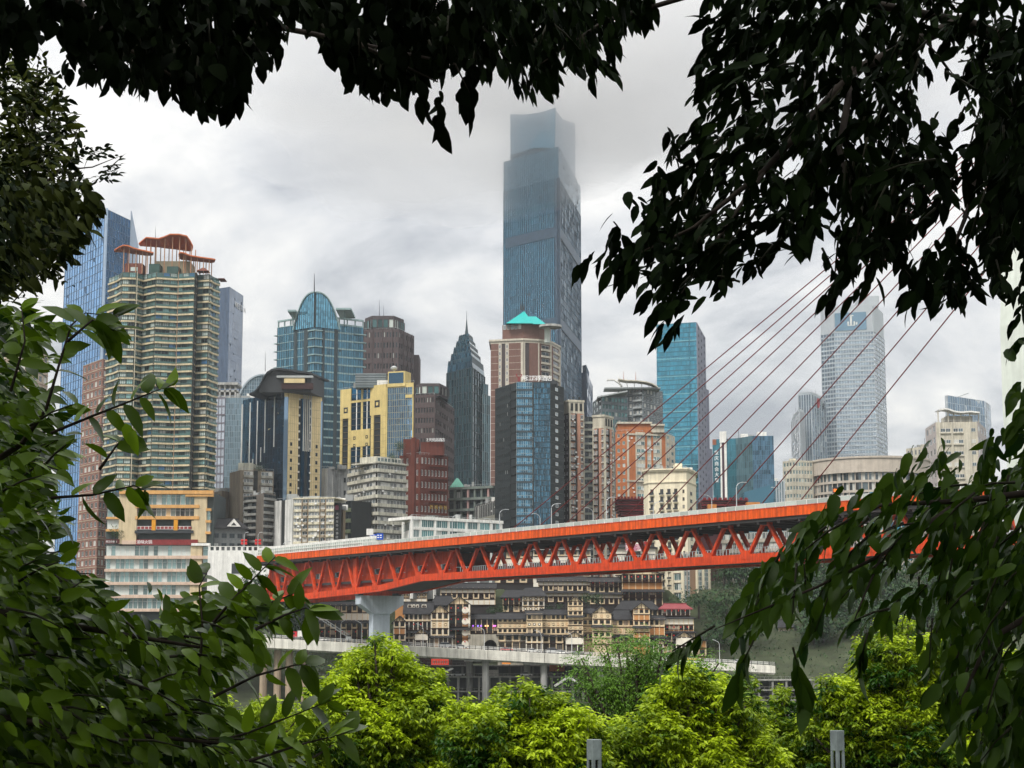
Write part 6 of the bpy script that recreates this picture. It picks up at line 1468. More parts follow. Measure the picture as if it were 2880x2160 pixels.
def house(lab, x0, x1, ye, yb, Y, cols, rows, roof=('hip', 20), D=9, yt=None, colw=None, name='stilt_house', body=None, rm=None, post=None):
    """rows from the top: w windows, p cream panels, b balcony, s shop front, d dark, v white panels, o ochre, r round motifs"""
    c = P((x0 + x1) / 2, yb, Y); root = thing(name, lab, 'house', (c.x, Y + D / 2, c.z), 'stilt houses on the cliff')
    f = Fr((PXX(x0, ye, Y), Y), (PXX(x1, ye, Y), Y), PZ(yb, Y)); H = PZ(ye, Y) - PZ(yb, Y); W = f.W
    m = MB(); m.prism([(f.pt(0, 0).x, Y), (f.pt(W, 0).x, Y), (f.pt(W, 0).x, Y + D), (f.pt(0, 0).x, Y + D)], f.o.z - 6, f.o.z + H, body or timber); m.obj('wall', root)
    b = _S(); b.root = root; wins = []
    class HB(Bld):
        def __init__(s): s.root = root; s.wins = []
    hb = HB(); nr = len(rows); rh = H / nr; cw = W / cols
    posts = MB(); post = post or (wpan if body in (wpan, HD0) else cpan)
    for j in range(cols + 1): posts.fbox(f, j * cw - .14, j * cw + .14, 0, H, 0, .30, post)
    posts.obj('post', root)
    for k, r in enumerate(rows):
        v = H - (k + 1) * rh
        beam = MB(); beam.fbox(f, -.1, W + .1, v - .12, v + .18, 0, .36, timber); beam.obj('beam', root)
        for j in range(cols):
            u = j * cw; pm = {'p': cpan, 'r': cpan, 'v': wpan, 'o': opan}.get(r)
            if r == 'w':
                hb.win(f, u + cw * .18, v + rh * .26, cw * .64, rh * .58, .10)
                if body in (cpan, opan, None) or j % 2 == 0:
                    q = MB(); q.fbox(f, u + .14, u + cw - .14, v + .16, v + rh * .26, 0, .2, cpan); q.fbox(f, u + .14, u + cw * .18, v + rh * .26, v + rh * .84, 0, .14, cpan); q.fbox(f, u + cw * .82, u + cw - .14, v + rh * .26, v + rh * .84, 0, .14, cpan); q.obj('panel', root)
            elif pm is not None:
                q = MB(); q.fbox(f, u + .15, u + cw - .15, v + rh * .1, v + rh * .92, 0, .16, pm)
                if r == 'p': q.fbox(f, u + cw * .3, u + cw * .7, v + rh * .3, v + rh * .7, .16, .24, opan if j % 2 else timber); q.fbox(f, u + cw * .36, u + cw * .64, v + rh * .38, v + rh * .62, .24, .27, cpan)
                if r == 'r': q.tube([f.pt(u + cw / 2, v + rh / 2, .1), f.pt(u + cw / 2, v + rh / 2, .26)], min(cw, rh) * .3, timber, 10); q.tube([f.pt(u + cw / 2, v + rh / 2, .1), f.pt(u + cw / 2, v + rh / 2, .3)], min(cw, rh) * .18, wpan, 10)
                q.obj('panel', root)
            elif r == 's': hb.win(f, u + .2, v + rh * .1, cw - .4, rh * .75, .02, {'glass': shopg, 'cross': (1, 1)})
            elif r == 'b':
                hb.win(f, u + .2, v + rh * .3, cw - .4, rh * .6, -.0)
        if nr >= 4 and k == nr // 2 and W > 5:          # a tiled eave between the storeys
            q = MB(); t = Vector((0, 0, -.25)); a, b2, c2, d2 = f.pt(-.8, v + rh * .75, 1.7), f.pt(W + .8, v + rh * .75, 1.7), f.pt(W + .5, v + rh + .25, .2), f.pt(-.5, v + rh + .25, .2)
            q.hexa([a + t, b2 + t, c2 + t, d2 + t, a, b2, c2, d2], roof_tile); q.obj('eave', root)
        if r == 'b':
            q = MB(); q.fbox(f, -.3, W + .3, v, v + .14, 0, 1.3, timber, True); q.fbox(f, -.3, W + .3, v + .95, v + 1.05, 1.15, 1.28, timber, True)
            nbal = int(W / .6)
            for j in range(nbal + 1): q.fbox(f, W * j / nbal - .05, W * j / nbal + .05, v + .14, v + .95, 1.18, 1.25, timber, True)
            q.obj('balcony', root)
            q = MB()
            for j in range(int(W / 2.6)): q.tube([f.pt(1 + j * 2.6, v + rh * .62, 1.0), f.pt(1 + j * 2.6, v + rh * .62 + .5, 1.0)], .22, red_lan, 6)
            q.obj('lantern', root, 'stuff')
    hb.finish(hglass, timber, fw=.12, cross=(1, 0))
    kind, rise = roof; rise = rise * mpp(Y)
    rm = rm or roof_tile
    if kind == 'hip': hip_roof(root, f, W, H, rise, 1.1, D, rm, .12)
    elif kind == 'gable': gable_roof(root, f, 0, W, H, rise, 1.0, D, rm)
    elif kind == 'side':   # ridge parallel to the river
        m = MB(); q = f.pt; t = Vector((0, 0, -.35))
        for (n0_, v0_, n1_, v1_) in ((1.2, H - .3, -D / 2, H + rise), (-D / 2, H + rise, -D - .8, H - .2)):
            a, b_, c_, d = q(-.7, v0_, n0_), q(W + .7, v0_, n0_), q(W + .7, v1_, n1_), q(-.7, v1_, n1_); m.hexa([a + t, b_ + t, c_ + t, d + t, a, b_, c_, d], rm)
        o = m.obj('roof', root); r = MB(); r.bar(q(-.9, H + rise + .1, -D / 2), q(W + .9, H + rise + .1, -D / 2), .4, .45, rm); r.obj('ridge', o)
    return root, f, H
shopg = G('shop_glass', (.10, .09, .08), metal=.25, var=.8, curtain=.3, curt_col=(.5, .35, .22))
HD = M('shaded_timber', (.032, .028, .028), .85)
# front row, left to right
house('small timber house with cream panels squeezed against the bridge pier', 1108, 1140, 1748, 1822, 676, 2, 'wows', ('gable', 16), 8)
r_, f, H = house('long dark house with white roof dormers right of the pier', 1138, 1214, 1724, 1822, 678, 6, 'wbws', ('side', 30), 9)
for k, a in enumerate((.10, .16, .28, .42, .62, .70)):
    q = MB(); q.fbox(f, f.W * a, f.W * a + 1.0, H + 2.1, H + 3.2, -2.6, -1.9, wpan, True); q.fbox(f, f.W * a + .2, f.W * a + .8, H + 2.2, H + 2.9, -1.9, -1.86, timber); q.obj('dormer', r_)
house('gabled tower house with three cream window bays left of the balcony house', 1213, 1262, 1724, 1790, 674, 3, 'wpw', ('gable', 24), 10)
house('shopfront terrace with brown posts below the gabled tower house', 1196, 1272, 1790, 1824, 672.5, 6, 's', ('side', 4), 4)
house('small gabled porch with pale doors beside the shopfront terrace', 1168, 1202, 1782, 1822, 671, 2, 'vs', ('gable', 14), 4)
r_, f, H = house('dark four-storey balcony house with a tall white disc column', 1262, 1322, 1700, 1826, 677, 3, 'bbbb', ('gable', 24), 10, body=HD)
q = MB(); q.fbox(f, f.W * .66, f.W * .90, 0, H - 1, .3, .5, opan); q.obj('disc_column', r_)
for k in range(4): q = MB(); c = f.pt(f.W * .78, H * (.12 + .25 * k), .5); q.tube([c, c + f.n * .2], 1.3, wpan, 12); q.obj('disc', r_)
q = MB(); q.fbox(f, f.W * .93, f.W * 1.0, -2, H, .3, .8, wpan); q.obj('white_pier', r_)
house('side-gabled dark roof house behind the balcony house', 1216, 1275, 1702, 1760, 688, 4, 'ww', ('hip', 26), 10, body=HD)
r_, f, H = house('low zigzag-roofed restaurant terrace with purple lights', 1322, 1402, 1738, 1782, 680, 5, 'db', ('side', 10), 9, body=HD)
for k, (a, col) in enumerate(((.08, (.5, .15, .9)), (.25, (.3, .2, 1.0)), (.36, (.5, .2, 1.0)), (.80, (1.0, .25, .7)), (.86, (.9, .2, .8)), (.52, (1.0, .6, .25)), (.6, (1.0, .6, .25)))):
    q = MB(); q.fbox(f, f.W * a, f.W * a + .6, 2.6, 3.2, .4, .5, M('neon%d' % k, col, emit=.45)); q.obj('neon_sign', r_)
# stone arch under the terrace
c = P(1378, 1830, 676); root = thing('stone_arch', 'pale stone wall with a round archway below the restaurant terrace', 'wall', c)
f = Fr((PXX(1318, 1820, 676), 676), (PXX(1402, 1820, 676), 676), PZ(1836, 676)); H = PZ(1784, 676) - f.o.z; uc = PXX(1379, 1820, 676) - f.o.x; Ra = 18 * mpp(676); base = PZ(1818, 676) - f.o.z
m = MB(); m.fbox(f, 0, uc - Ra, 0, H, -3, 0, stone_w, True); m.fbox(f, uc + Ra, f.W, 0, H, -3, 0, stone_w, True); n_ = 14
for k in range(n_):
    t0, t1 = math.pi * k / n_, math.pi * (k + 1) / n_; a, b_ = uc - Ra * math.cos(t0), uc - Ra * math.cos(t1)
    v0_, v1_ = base + Ra * math.sin(t0), base + Ra * math.sin(t1)
    m.hexa([f.pt(a, v0_, 0), f.pt(b_, v1_, 0), f.pt(b_, v1_, -3), f.pt(a, v0_, -3), f.pt(a, H, 0), f.pt(b_, H, 0), f.pt(b_, H, -3), f.pt(a, H, -3)], stone_w)
m.obj('wall', root)
for k in range(13):
    t0, t1 = math.pi * k / 13 + .02, math.pi * (k + 1) / 13 - .02; q = MB(); pp = lambda t, R: f.pt(uc - R * math.cos(t), base + R * math.sin(t), 0)
    o_ = f.n * .25; q.hexa([pp(t0, Ra) + o_, pp(t1, Ra) + o_, pp(t1, Ra), pp(t0, Ra), pp(t0, Ra + .9) + o_, pp(t1, Ra + .9) + o_, pp(t1, Ra + .9), pp(t0, Ra + .9)], stone_w); q.obj('arch_stone', root)
m = MB(); m.fbox(f, uc - Ra, uc + Ra, base - 2, base + Ra, -6, -3.2, HD); m.obj('passage', root)
house('long cream-panelled wing left of the central tower', 1400, 1482, 1738, 1782, 677, 6, 'wpw', ('side', 14), 10, body=cpan)
house('arcaded grey shop storey under the cream-panelled wing', 1400, 1482, 1783, 1828, 676.5, 4, 'ws', ('side', 3), 10, body=stone_w)
r_, f, H = house('central tower lower storeys with white frames and round motifs', 1482, 1524, 1726, 1786, 674, 3, 'wrw', ('side', 8), 12, body=cpan)
house('dark porch with a cream sign under the central tower', 1480, 1526, 1787, 1832, 673, 3, 'ws', ('hip', 12), 5)
house('central pavilion with big hipped roof and white round-window front', 1470, 1530, 1676, 1720, 684, 4, 'rwr', ('hip', 24), 12, body=wpan)
house('wide hipped dark roof left of the central pavilion', 1415, 1475, 1680, 1722, 690, 4, 'bw', ('hip', 22), 12, body=HD)
house('cream-panelled wing right of the central tower', 1524, 1602, 1726, 1786, 678, 6, 'wpw', ('side', 12), 10, body=cpan)
house('arched dark shop storey right of the central tower', 1526, 1602, 1786, 1834, 677, 4, 'ws', ('side', 3), 9, body=HD)
house('tall narrow cream tower house with a small attic gable', 1598, 1638, 1692, 1786, 674.5, 3, 'wpwpwpw', ('gable', 15), 10, body=cpan)
house('gabled porch house with pale columns at the viaduct', 1592, 1640, 1792, 1836, 672, 3, 'vs', ('gable', 16), 6)
house('recessed cream link between two tower houses', 1638, 1668, 1722, 1800, 680, 2, 'wwpw', ('side', 12), 9, body=cpan)
house('gabled cream tower house with square medallions, left of the feathery tree top', 1667, 1718, 1724, 1812, 675, 3, 'pwpwp', ('gable', 20), 10, body=cpan)
house('steep dark-roofed house between the two right tower houses', 1722, 1784, 1742, 1830, 682, 4, 'wpww', ('hip', 26), 10, body=cpan)
house('brown panelled tower house with a wide roof over the feathery tree', 1782, 1826, 1712, 1812, 677, 3, 'wowpow', ('gable', 18), 10, body=opan)
house('long dark roof house behind the brown tower house', 1738, 1850, 1714, 1760, 692, 7, 'ww', ('hip', 24), 12, body=HD)
house('ochre balcony house right of the brown tower house', 1826, 1868, 1740, 1836, 680, 3, 'wobw', ('side', 8), 10, body=opan)
awn = M('awning_red', (.20, .045, .05), .7)
r_, f, H = house('pagoda-like corner house with red awning roof and tiers at the right end', 1868, 1950, 1738, 1778, 683, 6, 'vb', ('hip', 6), 11, body=opan)
house('upper tier with red awning of the pagoda-like corner house', 1862, 1940, 1712, 1732, 686, 6, 'b', ('hip', 14), 9, rm=awn)
house('lower plaster storey of the pagoda-like corner house', 1868, 1952, 1778, 1836, 681, 4, 'bw', ('hip', 7), 11, body=stone_w)
house('small gate house with double gable at the right foot of the cliff', 1902, 1946, 1792, 1840, 676, 3, 'vs', ('gable', 16), 6)
house('tiny dark gate pavilion beside the viaduct at the right', 1838, 1878, 1812, 1842, 674, 3, 's', ('gable', 14), 5)
house('tan little house at the far right foot of the cliff', 1945, 1985, 1800, 1846, 684, 2, 'ow', ('hip', 10), 8, body=opan)
# back rows
house('dark terrace house with white panels behind the balcony house', 1240, 1392, 1652, 1702, 704, 10, 'vwv', ('side', 12), 12, body=HD)
house('long dark gallery house with white panels behind the central pavilion', 1515, 1665, 1632, 1694, 706, 11, 'vwvw', ('side', 10), 12, body=HD)
house('long gallery house with white posts, right part of the upper row', 1660, 1752, 1634, 1700, 704, 7, 'bwvw', ('side', 10), 12, body=HD)
house('large brown timber house with wide gable left of the cream apartment wing', 1750, 1862, 1616, 1702, 703, 6, 'bobw', ('gable', 26), 14, body=timber)
house('shaded dark stilt house in the gloom under the bridge', 900, 1050, 1700, 1816, 690, 10, 'wvwbw', ('side', 8), 12, body=HD)
house('cream-lit shop house behind the pier top', 1112, 1200, 1664, 1700, 702, 6, 'rv', ('side', 10), 10, body=opan)
house('white-fronted shop hall with a large sign seen through the truss', 1730, 1842, 1540, 1618, 722, 6, 'vvbw', ('hip', 10), 14, body=wpan)
house('bright plaster shop row seen through the truss', 1500, 1660, 1545, 1625, 724, 9, 'wvbw', ('side', 8), 14, body=wpan)
house('dim shop row behind the first open truss bays', 1350, 1500, 1548, 1640, 726, 8, 'wvww', ('side', 8), 14, body=HD)
# the big sign behind the truss
c = P(1778, 1560, 719); root = thing('shop_sign', 'white sign panel with pink characters behind the truss', 'sign', c)
f = Fr((PXX(1760, 1540, 719), 719), (PXX(1806, 1540, 719), 719), PZ(1550, 719)); Hs = PZ(1526, 719) - PZ(1550, 719)
m = MB(); m.fbox(f, 0, f.W, 0, Hs, -.3, 0, wpan, True); m.obj('sign_board', root); text_part('洪崖洞', root, f, f.W * .16, Hs * .12, Hs * .86, M('sign_pink', (.55, .04, .22)), .05, gap=.72, thick=.04)
m = MB(); m.fbox(f, f.W * .1, f.W * .9, -8, 0, -.5, -.2, HD, True); m.obj('sign_support', root)
for k in range(3):
    m = MB(); cc = f.pt(f.W + 1.4, Hs * .95 - k * 1.6, .2); m.tube([cc, cc + f.n * .25], .72, M('disc_red', (.3, .02, .02)), 12); m.obj('sign_disc', root)
# cream apartment wing with glass bays
b = Bld('apartment_block', 'cream and brown apartment block with glazed bays under the bridge at the right', [(1858, 1560), (1922, 1556), (1994, 1560)], 715, 1, zb=28, wall=M('brown_wing', (.30, .19, .12), .85), depth=16)
f = b.fr(0); W, H = f.W, b.h(); mm = MB()
for a in (0, .42, .52, .94): mm.fbox(f, W * a, W * (a + .08), 0, H, 0, .7, hc)
b.part(mm, 'pier')
for k in range(9):
    v = H - (k + 1) * 3.9
    if v < 0: break
    q = MB(); q.fbox(f, 0, W, v, v + .9, 0, .5, hc); b.part(q, 'spandrel')
    for (a, w) in ((.09, .16), (.255, .16), (.61, .16), (.77, .16)): b.win(f, W * a, v + 1.0, W * w, 2.7, .1)
f = b.fr(1); mm = MB()
for a in (.46, .7, .95): mm.fbox(f, f.W * a, f.W * (a + .05), 0, H, 0, .8, hc)
b.part(mm, 'pier')
for k in range(20):
    v = H - (k + 1) * 1.8
    if v < 0: break
    for a in (.02, .14, .53, .61, .77, .86): b.win(f, f.W * a, v, f.W * .08, 1.7, .1)
b.finish(gglass, frame_white)
# small houses on the east slope
house('small tan house with grey tiled roof on the wooded slope', 2178, 2262, 1708, 1736, 720, 5, 'w', ('hip', 26), 10, body=opan)
house('white-framed two-storey house low on the wooded slope', 2190, 2232, 1764, 1806, 700, 3, 'rw', ('hip', 20), 8, body=wpan)
house('dark gate with red doors at the foot of the wooded slope', 2175, 2240, 1812, 1840, 694, 4, 's', ('hip', 10), 6, body=timber)
# terrace-block flats on the hill seen through the truss at right
b = Bld('apartment_block', 'grey-green hillside flats seen through the right truss bays', [(2030, 1500), (2260, 1492)], 770, 0, zb=40, wall=M('hill_flat', (.22, .24, .2), .9, streak=.3), depth=14)
balconies(b, b.fr(0), b.zt, 7, 22, M('hill_band', (.42, .38, .32), .9, streak=.3), proj=.7); b.finish(wglass, frame_white)

# ------------------------------------------------------------------ quay under the viaduct
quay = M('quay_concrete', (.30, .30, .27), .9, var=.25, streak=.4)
def quay_block(lab, x0, x1, y0, y1, Y, D, cols, floors, mat=quay, name='quay_building'):
    c = P((x0 + x1) / 2, y1, Y); root = thing(name, lab, 'building', (c.x, Y + D / 2, c.z))
    f = Fr((PXX(x0, y0, Y), Y), (PXX(x1, y0, Y), Y), PZ(y1, Y)); H = PZ(y0, Y) - f.o.z
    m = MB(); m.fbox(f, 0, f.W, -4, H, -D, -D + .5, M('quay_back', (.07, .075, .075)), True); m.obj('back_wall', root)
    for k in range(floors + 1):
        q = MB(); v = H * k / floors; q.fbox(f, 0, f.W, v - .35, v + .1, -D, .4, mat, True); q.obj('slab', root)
        if k < floors + 1:
            q = MB(); q.fbox(f, 0, f.W, v + 1.0, v + 1.1, .25, .35, mat, True)
            for j in range(int(f.W / 1.5) + 1): q.fbox(f, j * 1.5, j * 1.5 + .08, v + .1, v + 1.0, .25, .33, mat, True)
            q.obj('railing', root, 'stuff')
    for j in range(cols + 1):
        q = MB(); q.fbox(f, f.W * j / cols - .35, f.W * j / cols + .35, -8, H, -.9, .1, mat, True); q.obj('column', root)
        q = MB(); q.fbox(f, f.W * j / cols - .35, f.W * j / cols + .35, -8, H, -D, -D + .8, mat, True); q.obj('column', root)
    return root, f, H
quay_block('open concrete quay deck with columns and parked cars below the viaduct', 1230, 1640, 1903, 1985, 653, 9, 14, 2)
quay_block('open concrete quay frame farther left, behind the yellow-green tree', 850, 1225, 1905, 1990, 653, 8, 10, 3)
quay_block('long low concrete quay gallery at the right, below the viaduct end', 1900, 2290, 1912, 1968, 640, 8, 10, 2)
k = 0
for (px, col, where) in ((1255, 'white', 'left end of the quay deck'), (1290, 'silver', 'second from the left on the quay deck'), (1480, 'white', 'before the stair on the quay deck'), (1545, 'black', 'beside the orange awning'), (1180, 'silver', 'behind the yellow-green tree top')):
    Y = 655.5; car((PXX(px, 1895, Y), Y, PZ(1903, 653) + .12), col, f'{col} car parked on the quay, {where}', 'cars parked on the quay'); k += 1
# shops and stairs on the back of the quay
for (lab, x0, x1, y0, y1, col, em_) in (('glowing red shop sign under the viaduct, left of the columns', 1213, 1262, 1853, 1870, (.55, .06, .04), .5), ('orange awning sign under the viaduct', 1412, 1436, 1850, 1868, (.7, .25, .05), .5), ('orange tree-shaped banner hanging under the viaduct', 1545, 1588, 1862, 1888, (.5, .13, .03), 0), ('long orange strip sign below the viaduct slab', 1530, 1570, 1856, 1863, (.75, .3, .04), .6), ('white billboard on the quay below the viaduct', 1364, 1402, 1884, 1902, (.55, .52, .48), 0)):
    Y = 662.5; c = P((x0 + x1) / 2, y1, Y); root = thing('shop_sign', lab, 'sign', c)
    f = Fr((PXX(x0, y0, Y), Y), (PXX(x1, y0, Y), Y), PZ(y1, Y)); H = PZ(y0, Y) - f.o.z
    m = MB(); m.fbox(f, 0, f.W, 0, H, -.3, 0, M('signface_' + lab[:9] + str(x0), col, var=.35, scale=1.6, emit=em_), True); m.obj('sign_board', root)
    m = MB()
    for a in (.1, .9): m.fbox(f, f.W * a - .1, f.W * a + .1, -10, H, -.5, -.3, dark_metal, True)
    m.obj('post', root)
    if em_:
        m = MB()
        for j in range(7): m.fbox(f, f.W * (.08 + .13 * j), f.W * (.15 + .13 * j), H * .25, H * .7, .0, .05, letter_white)
        m.obj('sign_lettering', root)
quay_block('dim shop gallery in the shade behind the viaduct columns', 1100, 1700, 1872, 1902, 664, 6, 18, 1, M('gallery_gray', (.2, .2, .19), .9, streak=.3))
def stair(lab, x0, y0, x1, y1, Y):
    a, c = P(x0, y0, Y), P(x1, y1, Y); lo = a if a.z < c.z else c; root = thing('quay_stair', lab, 'staircase', lo)
    for off in (0, 2.6):
        m = MB(); m.bar(a + Vector((0, off, 0)), c + Vector((0, off, 0)), .25, .7, pale_conc); m.obj('stringer', root)
    n = 16
    for k in range(n):
        m = MB(); p = a + (c - a) * ((k + .5) / n); m.box(p.x - .35, p.x + .35, p.y, p.y + 2.6, p.z - .08, p.z + .08, pale_conc); m.obj('step', root)
stair('concrete stair rising right under the viaduct, left group', 1230, 1898, 1274, 1880, 648); stair('zigzag quay stair, upper flight beside the feathery tree', 1560, 1930, 1598, 1905, 638); stair('zigzag quay stair, lower flight beside the feathery tree', 1640, 1928, 1600, 1905, 637.5)
# ------------------------------------------------------------------ vegetation
def leaf_mat(name, dark, lite, rough=.4, trans=.25, spec=.4):
    m = bpy.data.materials.new(name); N, L = nt(m); b = N['Principled BSDF']
    at = N.new('ShaderNodeAttribute'); at.attribute_name = 'tint'; oi = N.new('ShaderNodeObjectInfo'); g = N.new('ShaderNodeNewGeometry')
    a1 = N.new('ShaderNodeMath'); a1.operation = 'MULTIPLY_ADD'; L.new(g.outputs['Random Per Island'], a1.inputs[0]); a1.inputs[1].default_value = .35; L.new(at.outputs['Fac'], a1.inputs[2])
    a2 = N.new('ShaderNodeMath'); a2.operation = 'MULTIPLY_ADD'; L.new(oi.outputs['Random'], a2.inputs[0]); a2.inputs[1].default_value = .25; L.new(a1.outputs[0], a2.inputs[2])
    mx = N.new('ShaderNodeMix'); mx.data_type = 'RGBA'; mx.clamp_factor = True; L.new(a2.outputs[0], mx.inputs[0]); mx.inputs[6].default_value = (*dark, 1); mx.inputs[7].default_value = (*lite, 1)
    L.new(mx.outputs[2], b.inputs['Base Color']); b.inputs['Roughness'].default_value = rough; b.inputs['Specular IOR Level'].default_value = spec
    tr = N.new('ShaderNodeBsdfTranslucent'); L.new(mx.outputs[2], tr.inputs['Color']); ms = N.new('ShaderNodeMixShader'); ms.inputs[0].default_value = trans
    L.new(b.outputs[0], ms.inputs[1]); L.new(tr.outputs[0], ms.inputs[2]); L.new(ms.outputs[0], N['Material Output'].inputs['Surface'])
    return m
# leaf outlines: (along, half width) stations, folded along the midrib and curved down towards the tip
def leaf_template(st, fold=.18, curl=.22):
    v, f = [], []
    for a, w in st:
        z = -curl * a * a
        if w == 0: v.append((a, 0, z)); 
        else: v += [(a, -w, z + fold * w), (a, 0, z), (a, w, z + fold * w)]
    idx = [0] + [1 + 3 * k for k in range(len(st) - 2)] + [1 + 3 * (len(st) - 2)]
    f.append((0, 2, 1)); f.append((0, 3, 2))
    for k in range(1, len(st) - 2):
        a, b_ = idx[k], idx[k + 1]
        f += [(a, a + 1, b_ + 1, b_), (a + 1, a + 2, b_ + 2, b_ + 1)]
    a, t = idx[-2], idx[-1]; f += [(a, a + 1, t), (a + 1, a + 2, t)]
    return np.array(v), f
BROAD = leaf_template([(0, 0), (.14, .24), (.38, .33), (.66, .27), (.86, .13), (1, 0)]); NARROW = leaf_template([(0, 0), (.13, .14), (.40, .205), (.68, .16), (.87, .065), (1, 0)], curl=.2)
OVATE = leaf_template([(0, 0), (.15, .17), (.40, .22), (.70, .17), (.88, .07), (1, 0)], curl=.32)
SMALL = (np.array([(0, 0, 0), (.45, -.2, .03), (1, 0, -.15), (.45, .2, .03), (.45, 0, -.03)]), [(0, 4, 1), (0, 3, 4), (1, 4, 2), (4, 3, 2)])
class Foliage:
    def __init__(s): s.p, s.a, s.n, s.L, s.t = [], [], [], [], []; s.over = None
    def leaf(s, p, ax, nr, L, tint): s.p.append(tuple(p)); s.a.append(tuple(ax)); s.n.append(tuple(nr)); s.L.append(L); s.t.append(tint)
    def frames(s):
        a = np.array(s.a); a /= np.linalg.norm(a, axis=1, keepdims=True); n = np.array(s.n); n = n - a * (a * n).sum(1, keepdims=True); n /= np.linalg.norm(n, axis=1, keepdims=True) + 1e-9
        return np.array(s.p), a, n, np.cross(n, a), np.array(s.L), np.array(s.t)
    def mesh(s, name, tmpl, mat, off, keep=None):
        p, a, n, sd, L, t = s.frames()
        if keep is not None: p, a, n, sd, L, t = (q[keep] for q in (p, a, n, sd, L, t))
        tv, tf = tmpl; k = len(tv); N_ = len(p)
        V = p[:, None, :] - np.array(off) + L[:, None, None] * (tv[None, :, 0:1] * a[:, None, :] + tv[None, :, 1:2] * sd[:, None, :] + tv[None, :, 2:3] * n[:, None, :])
        V = V.reshape(-1, 3)
        me = bpy.data.meshes.new(name); me.vertices.add(len(V)); me.vertices.foreach_set('co', V.astype(np.float32).ravel())
        lt = np.array([len(f) for f in tf]); fl = np.concatenate([np.array(f) for f in tf])
        loops = (np.arange(N_)[:, None] * k + fl[None, :]).ravel(); tot = np.tile(lt, N_); st = np.concatenate([[0], np.cumsum(tot)[:-1]])
        me.loops.add(len(loops)); me.loops.foreach_set('vertex_index', loops.astype(np.int32)); me.polygons.add(len(tot)); me.polygons.foreach_set('loop_start', st.astype(np.int32)); me.polygons.foreach_set('loop_total', tot.astype(np.int32))
        at = me.attributes.new('tint', 'FLOAT', 'POINT'); at.data.foreach_set('value', np.repeat(t, k).astype(np.float32))
        me.polygons.foreach_set('use_smooth', np.ones(len(tot), bool)); me.materials.append(mat); me.update(calc_edges=True); me.validate(); return me
    def singles(s, name, tmpl, mats, parent, ids):
        """these leaves stand alone: one shared shape, own place"""
        p, a, n, sd, L, t = s.frames(); mes = []
        for mt in mats:
            me = bpy.data.meshes.new(name); me.from_pydata([tuple(q) for q in tmpl[0]], [], tmpl[1]); me.materials.append(mt); me.polygons.foreach_set('use_smooth', [True] * len(tmpl[1])); mes.append(me)
        off = np.array(parent.location)
        for i in ids:
            o = bpy.data.objects.new(name, mes[0 if t[i] < .75 or len(mes) == 1 else 1]); COL.objects.link(o); o.parent = parent; A, S, Nn = a[i] * L[i], sd[i] * L[i], n[i] * L[i]; q = p[i] - off
            o.matrix_local = Matrix(((A[0], S[0], Nn[0], q[0]), (A[1], S[1], Nn[1], q[1]), (A[2], S[2], Nn[2], q[2]), (0, 0, 0, 1)))
def rv(s=1.0): return Vector((RND.gauss(0, s), RND.gauss(0, s), RND.gauss(0, s)))
def twig(fol, tw, p0, d, ln, nl, L, droop, spread=.75, tint=0.0, tmat=None, tv=.3, jit=.35):
    d = d.normalized(); sd = d.cross(Vector((0, 0, 1)));
    if sd.length < .1: sd = Vector((1, 0, 0))
    sd.normalize(); p1 = p0 + d * ln + Vector((0, 0, -droop * ln * .25))
    if tw is not None: tw.tube([p0, p0 + d * ln * .5, p1], [.0045, .0035, .0018], tmat, 4)
    upv = sd.cross(d).normalized()
    for k in range(nl):
        t = (k + .8) / nl; pos = p0 + (p1 - p0) * t; ph = k * 2.4 + RND.random()
        out_ = sd * math.cos(ph) + upv * math.sin(ph) * .6
        w = spread * (1.15 - .7 * t)
        ax = d * (.55 + .5 * t) + out_ * w + Vector((0, 0, -droop * (.5 + RND.random()))) + rv(jit * .4)
        nr = Vector((0, -.35, 1)) * .8 + rv(.55)
        fol.leaf(pos, ax, nr, L * RND.uniform(.7, 1.2) * (.62 if RND.random() < .3 else 1.0), tint + RND.uniform(-tv, tv))
def inside(poly, x, y):
    c = False; j = len(poly) - 1
    for i in range(len(poly)):
        if (poly[i][1] > y) != (poly[j][1] > y) and x < (poly[j][0] - poly[i][0]) * (y - poly[i][1]) / (poly[j][1] - poly[i][1]) + poly[i][0]: c = not c
        j = i
    return c
def parea(p): return abs(sum(p[i][0] * p[(i + 1) % len(p)][1] - p[(i + 1) % len(p)][0] * p[i][1] for i in range(len(p)))) / 2
def fill(fol, tw, tmat, poly, d0, d1, L, cover, wr, heading, droop, nl=6, ln=.16, tint=0.0, holes=(), spread=.75, tv=.3, hj=.5):
    """leafy twigs through a volume whose outline was read off the photo; heading = twig direction (right, up)"""
    Ym = (d0 + d1) / 2; lp = L / mpp(Ym); n = int(cover * parea(poly) / (lp * lp * wr * .9) / nl) + 1
    xs, ys = [q[0] for q in poly], [q[1] for q in poly]; k = 0; tries = 0
    while k < n and tries < n * 30:
        tries += 1; x, y = RND.uniform(min(xs), max(xs)), RND.uniform(min(ys), max(ys))
        if not inside(poly, x, y) or any(inside(h, x, y) for h in holes): continue
        hx, hy = heading(x, y) if callable(heading) else heading
        d = Vector((hx, 0, hy)).normalized() + rv(hj * .5); d.y *= 1.2; d.normalize()
        tip = P(x, y, RND.uniform(d0, d1)); l = ln * RND.uniform(.6, 1.3)
        pb0 = tip - d * l; qx, qy = 1440 + F * pb0.x / pb0.y, 1800 - F * (pb0.z - CZ) / pb0.y
        twig(fol, tw if k % 2 == 0 and inside(poly, qx, qy - 30) and not any(inside(h, qx, qy) for h in holes) else None, tip - d * l, d, l, nl, L, droop, spread, tint, tmat, tv); k += 1
bark = M('bark', (.05, .04, .032), .9, var=.5, scale=9.0, bump=.6); twigm = M('twig_bark', (.035, .035, .02), .8, var=.2, scale=8.0)
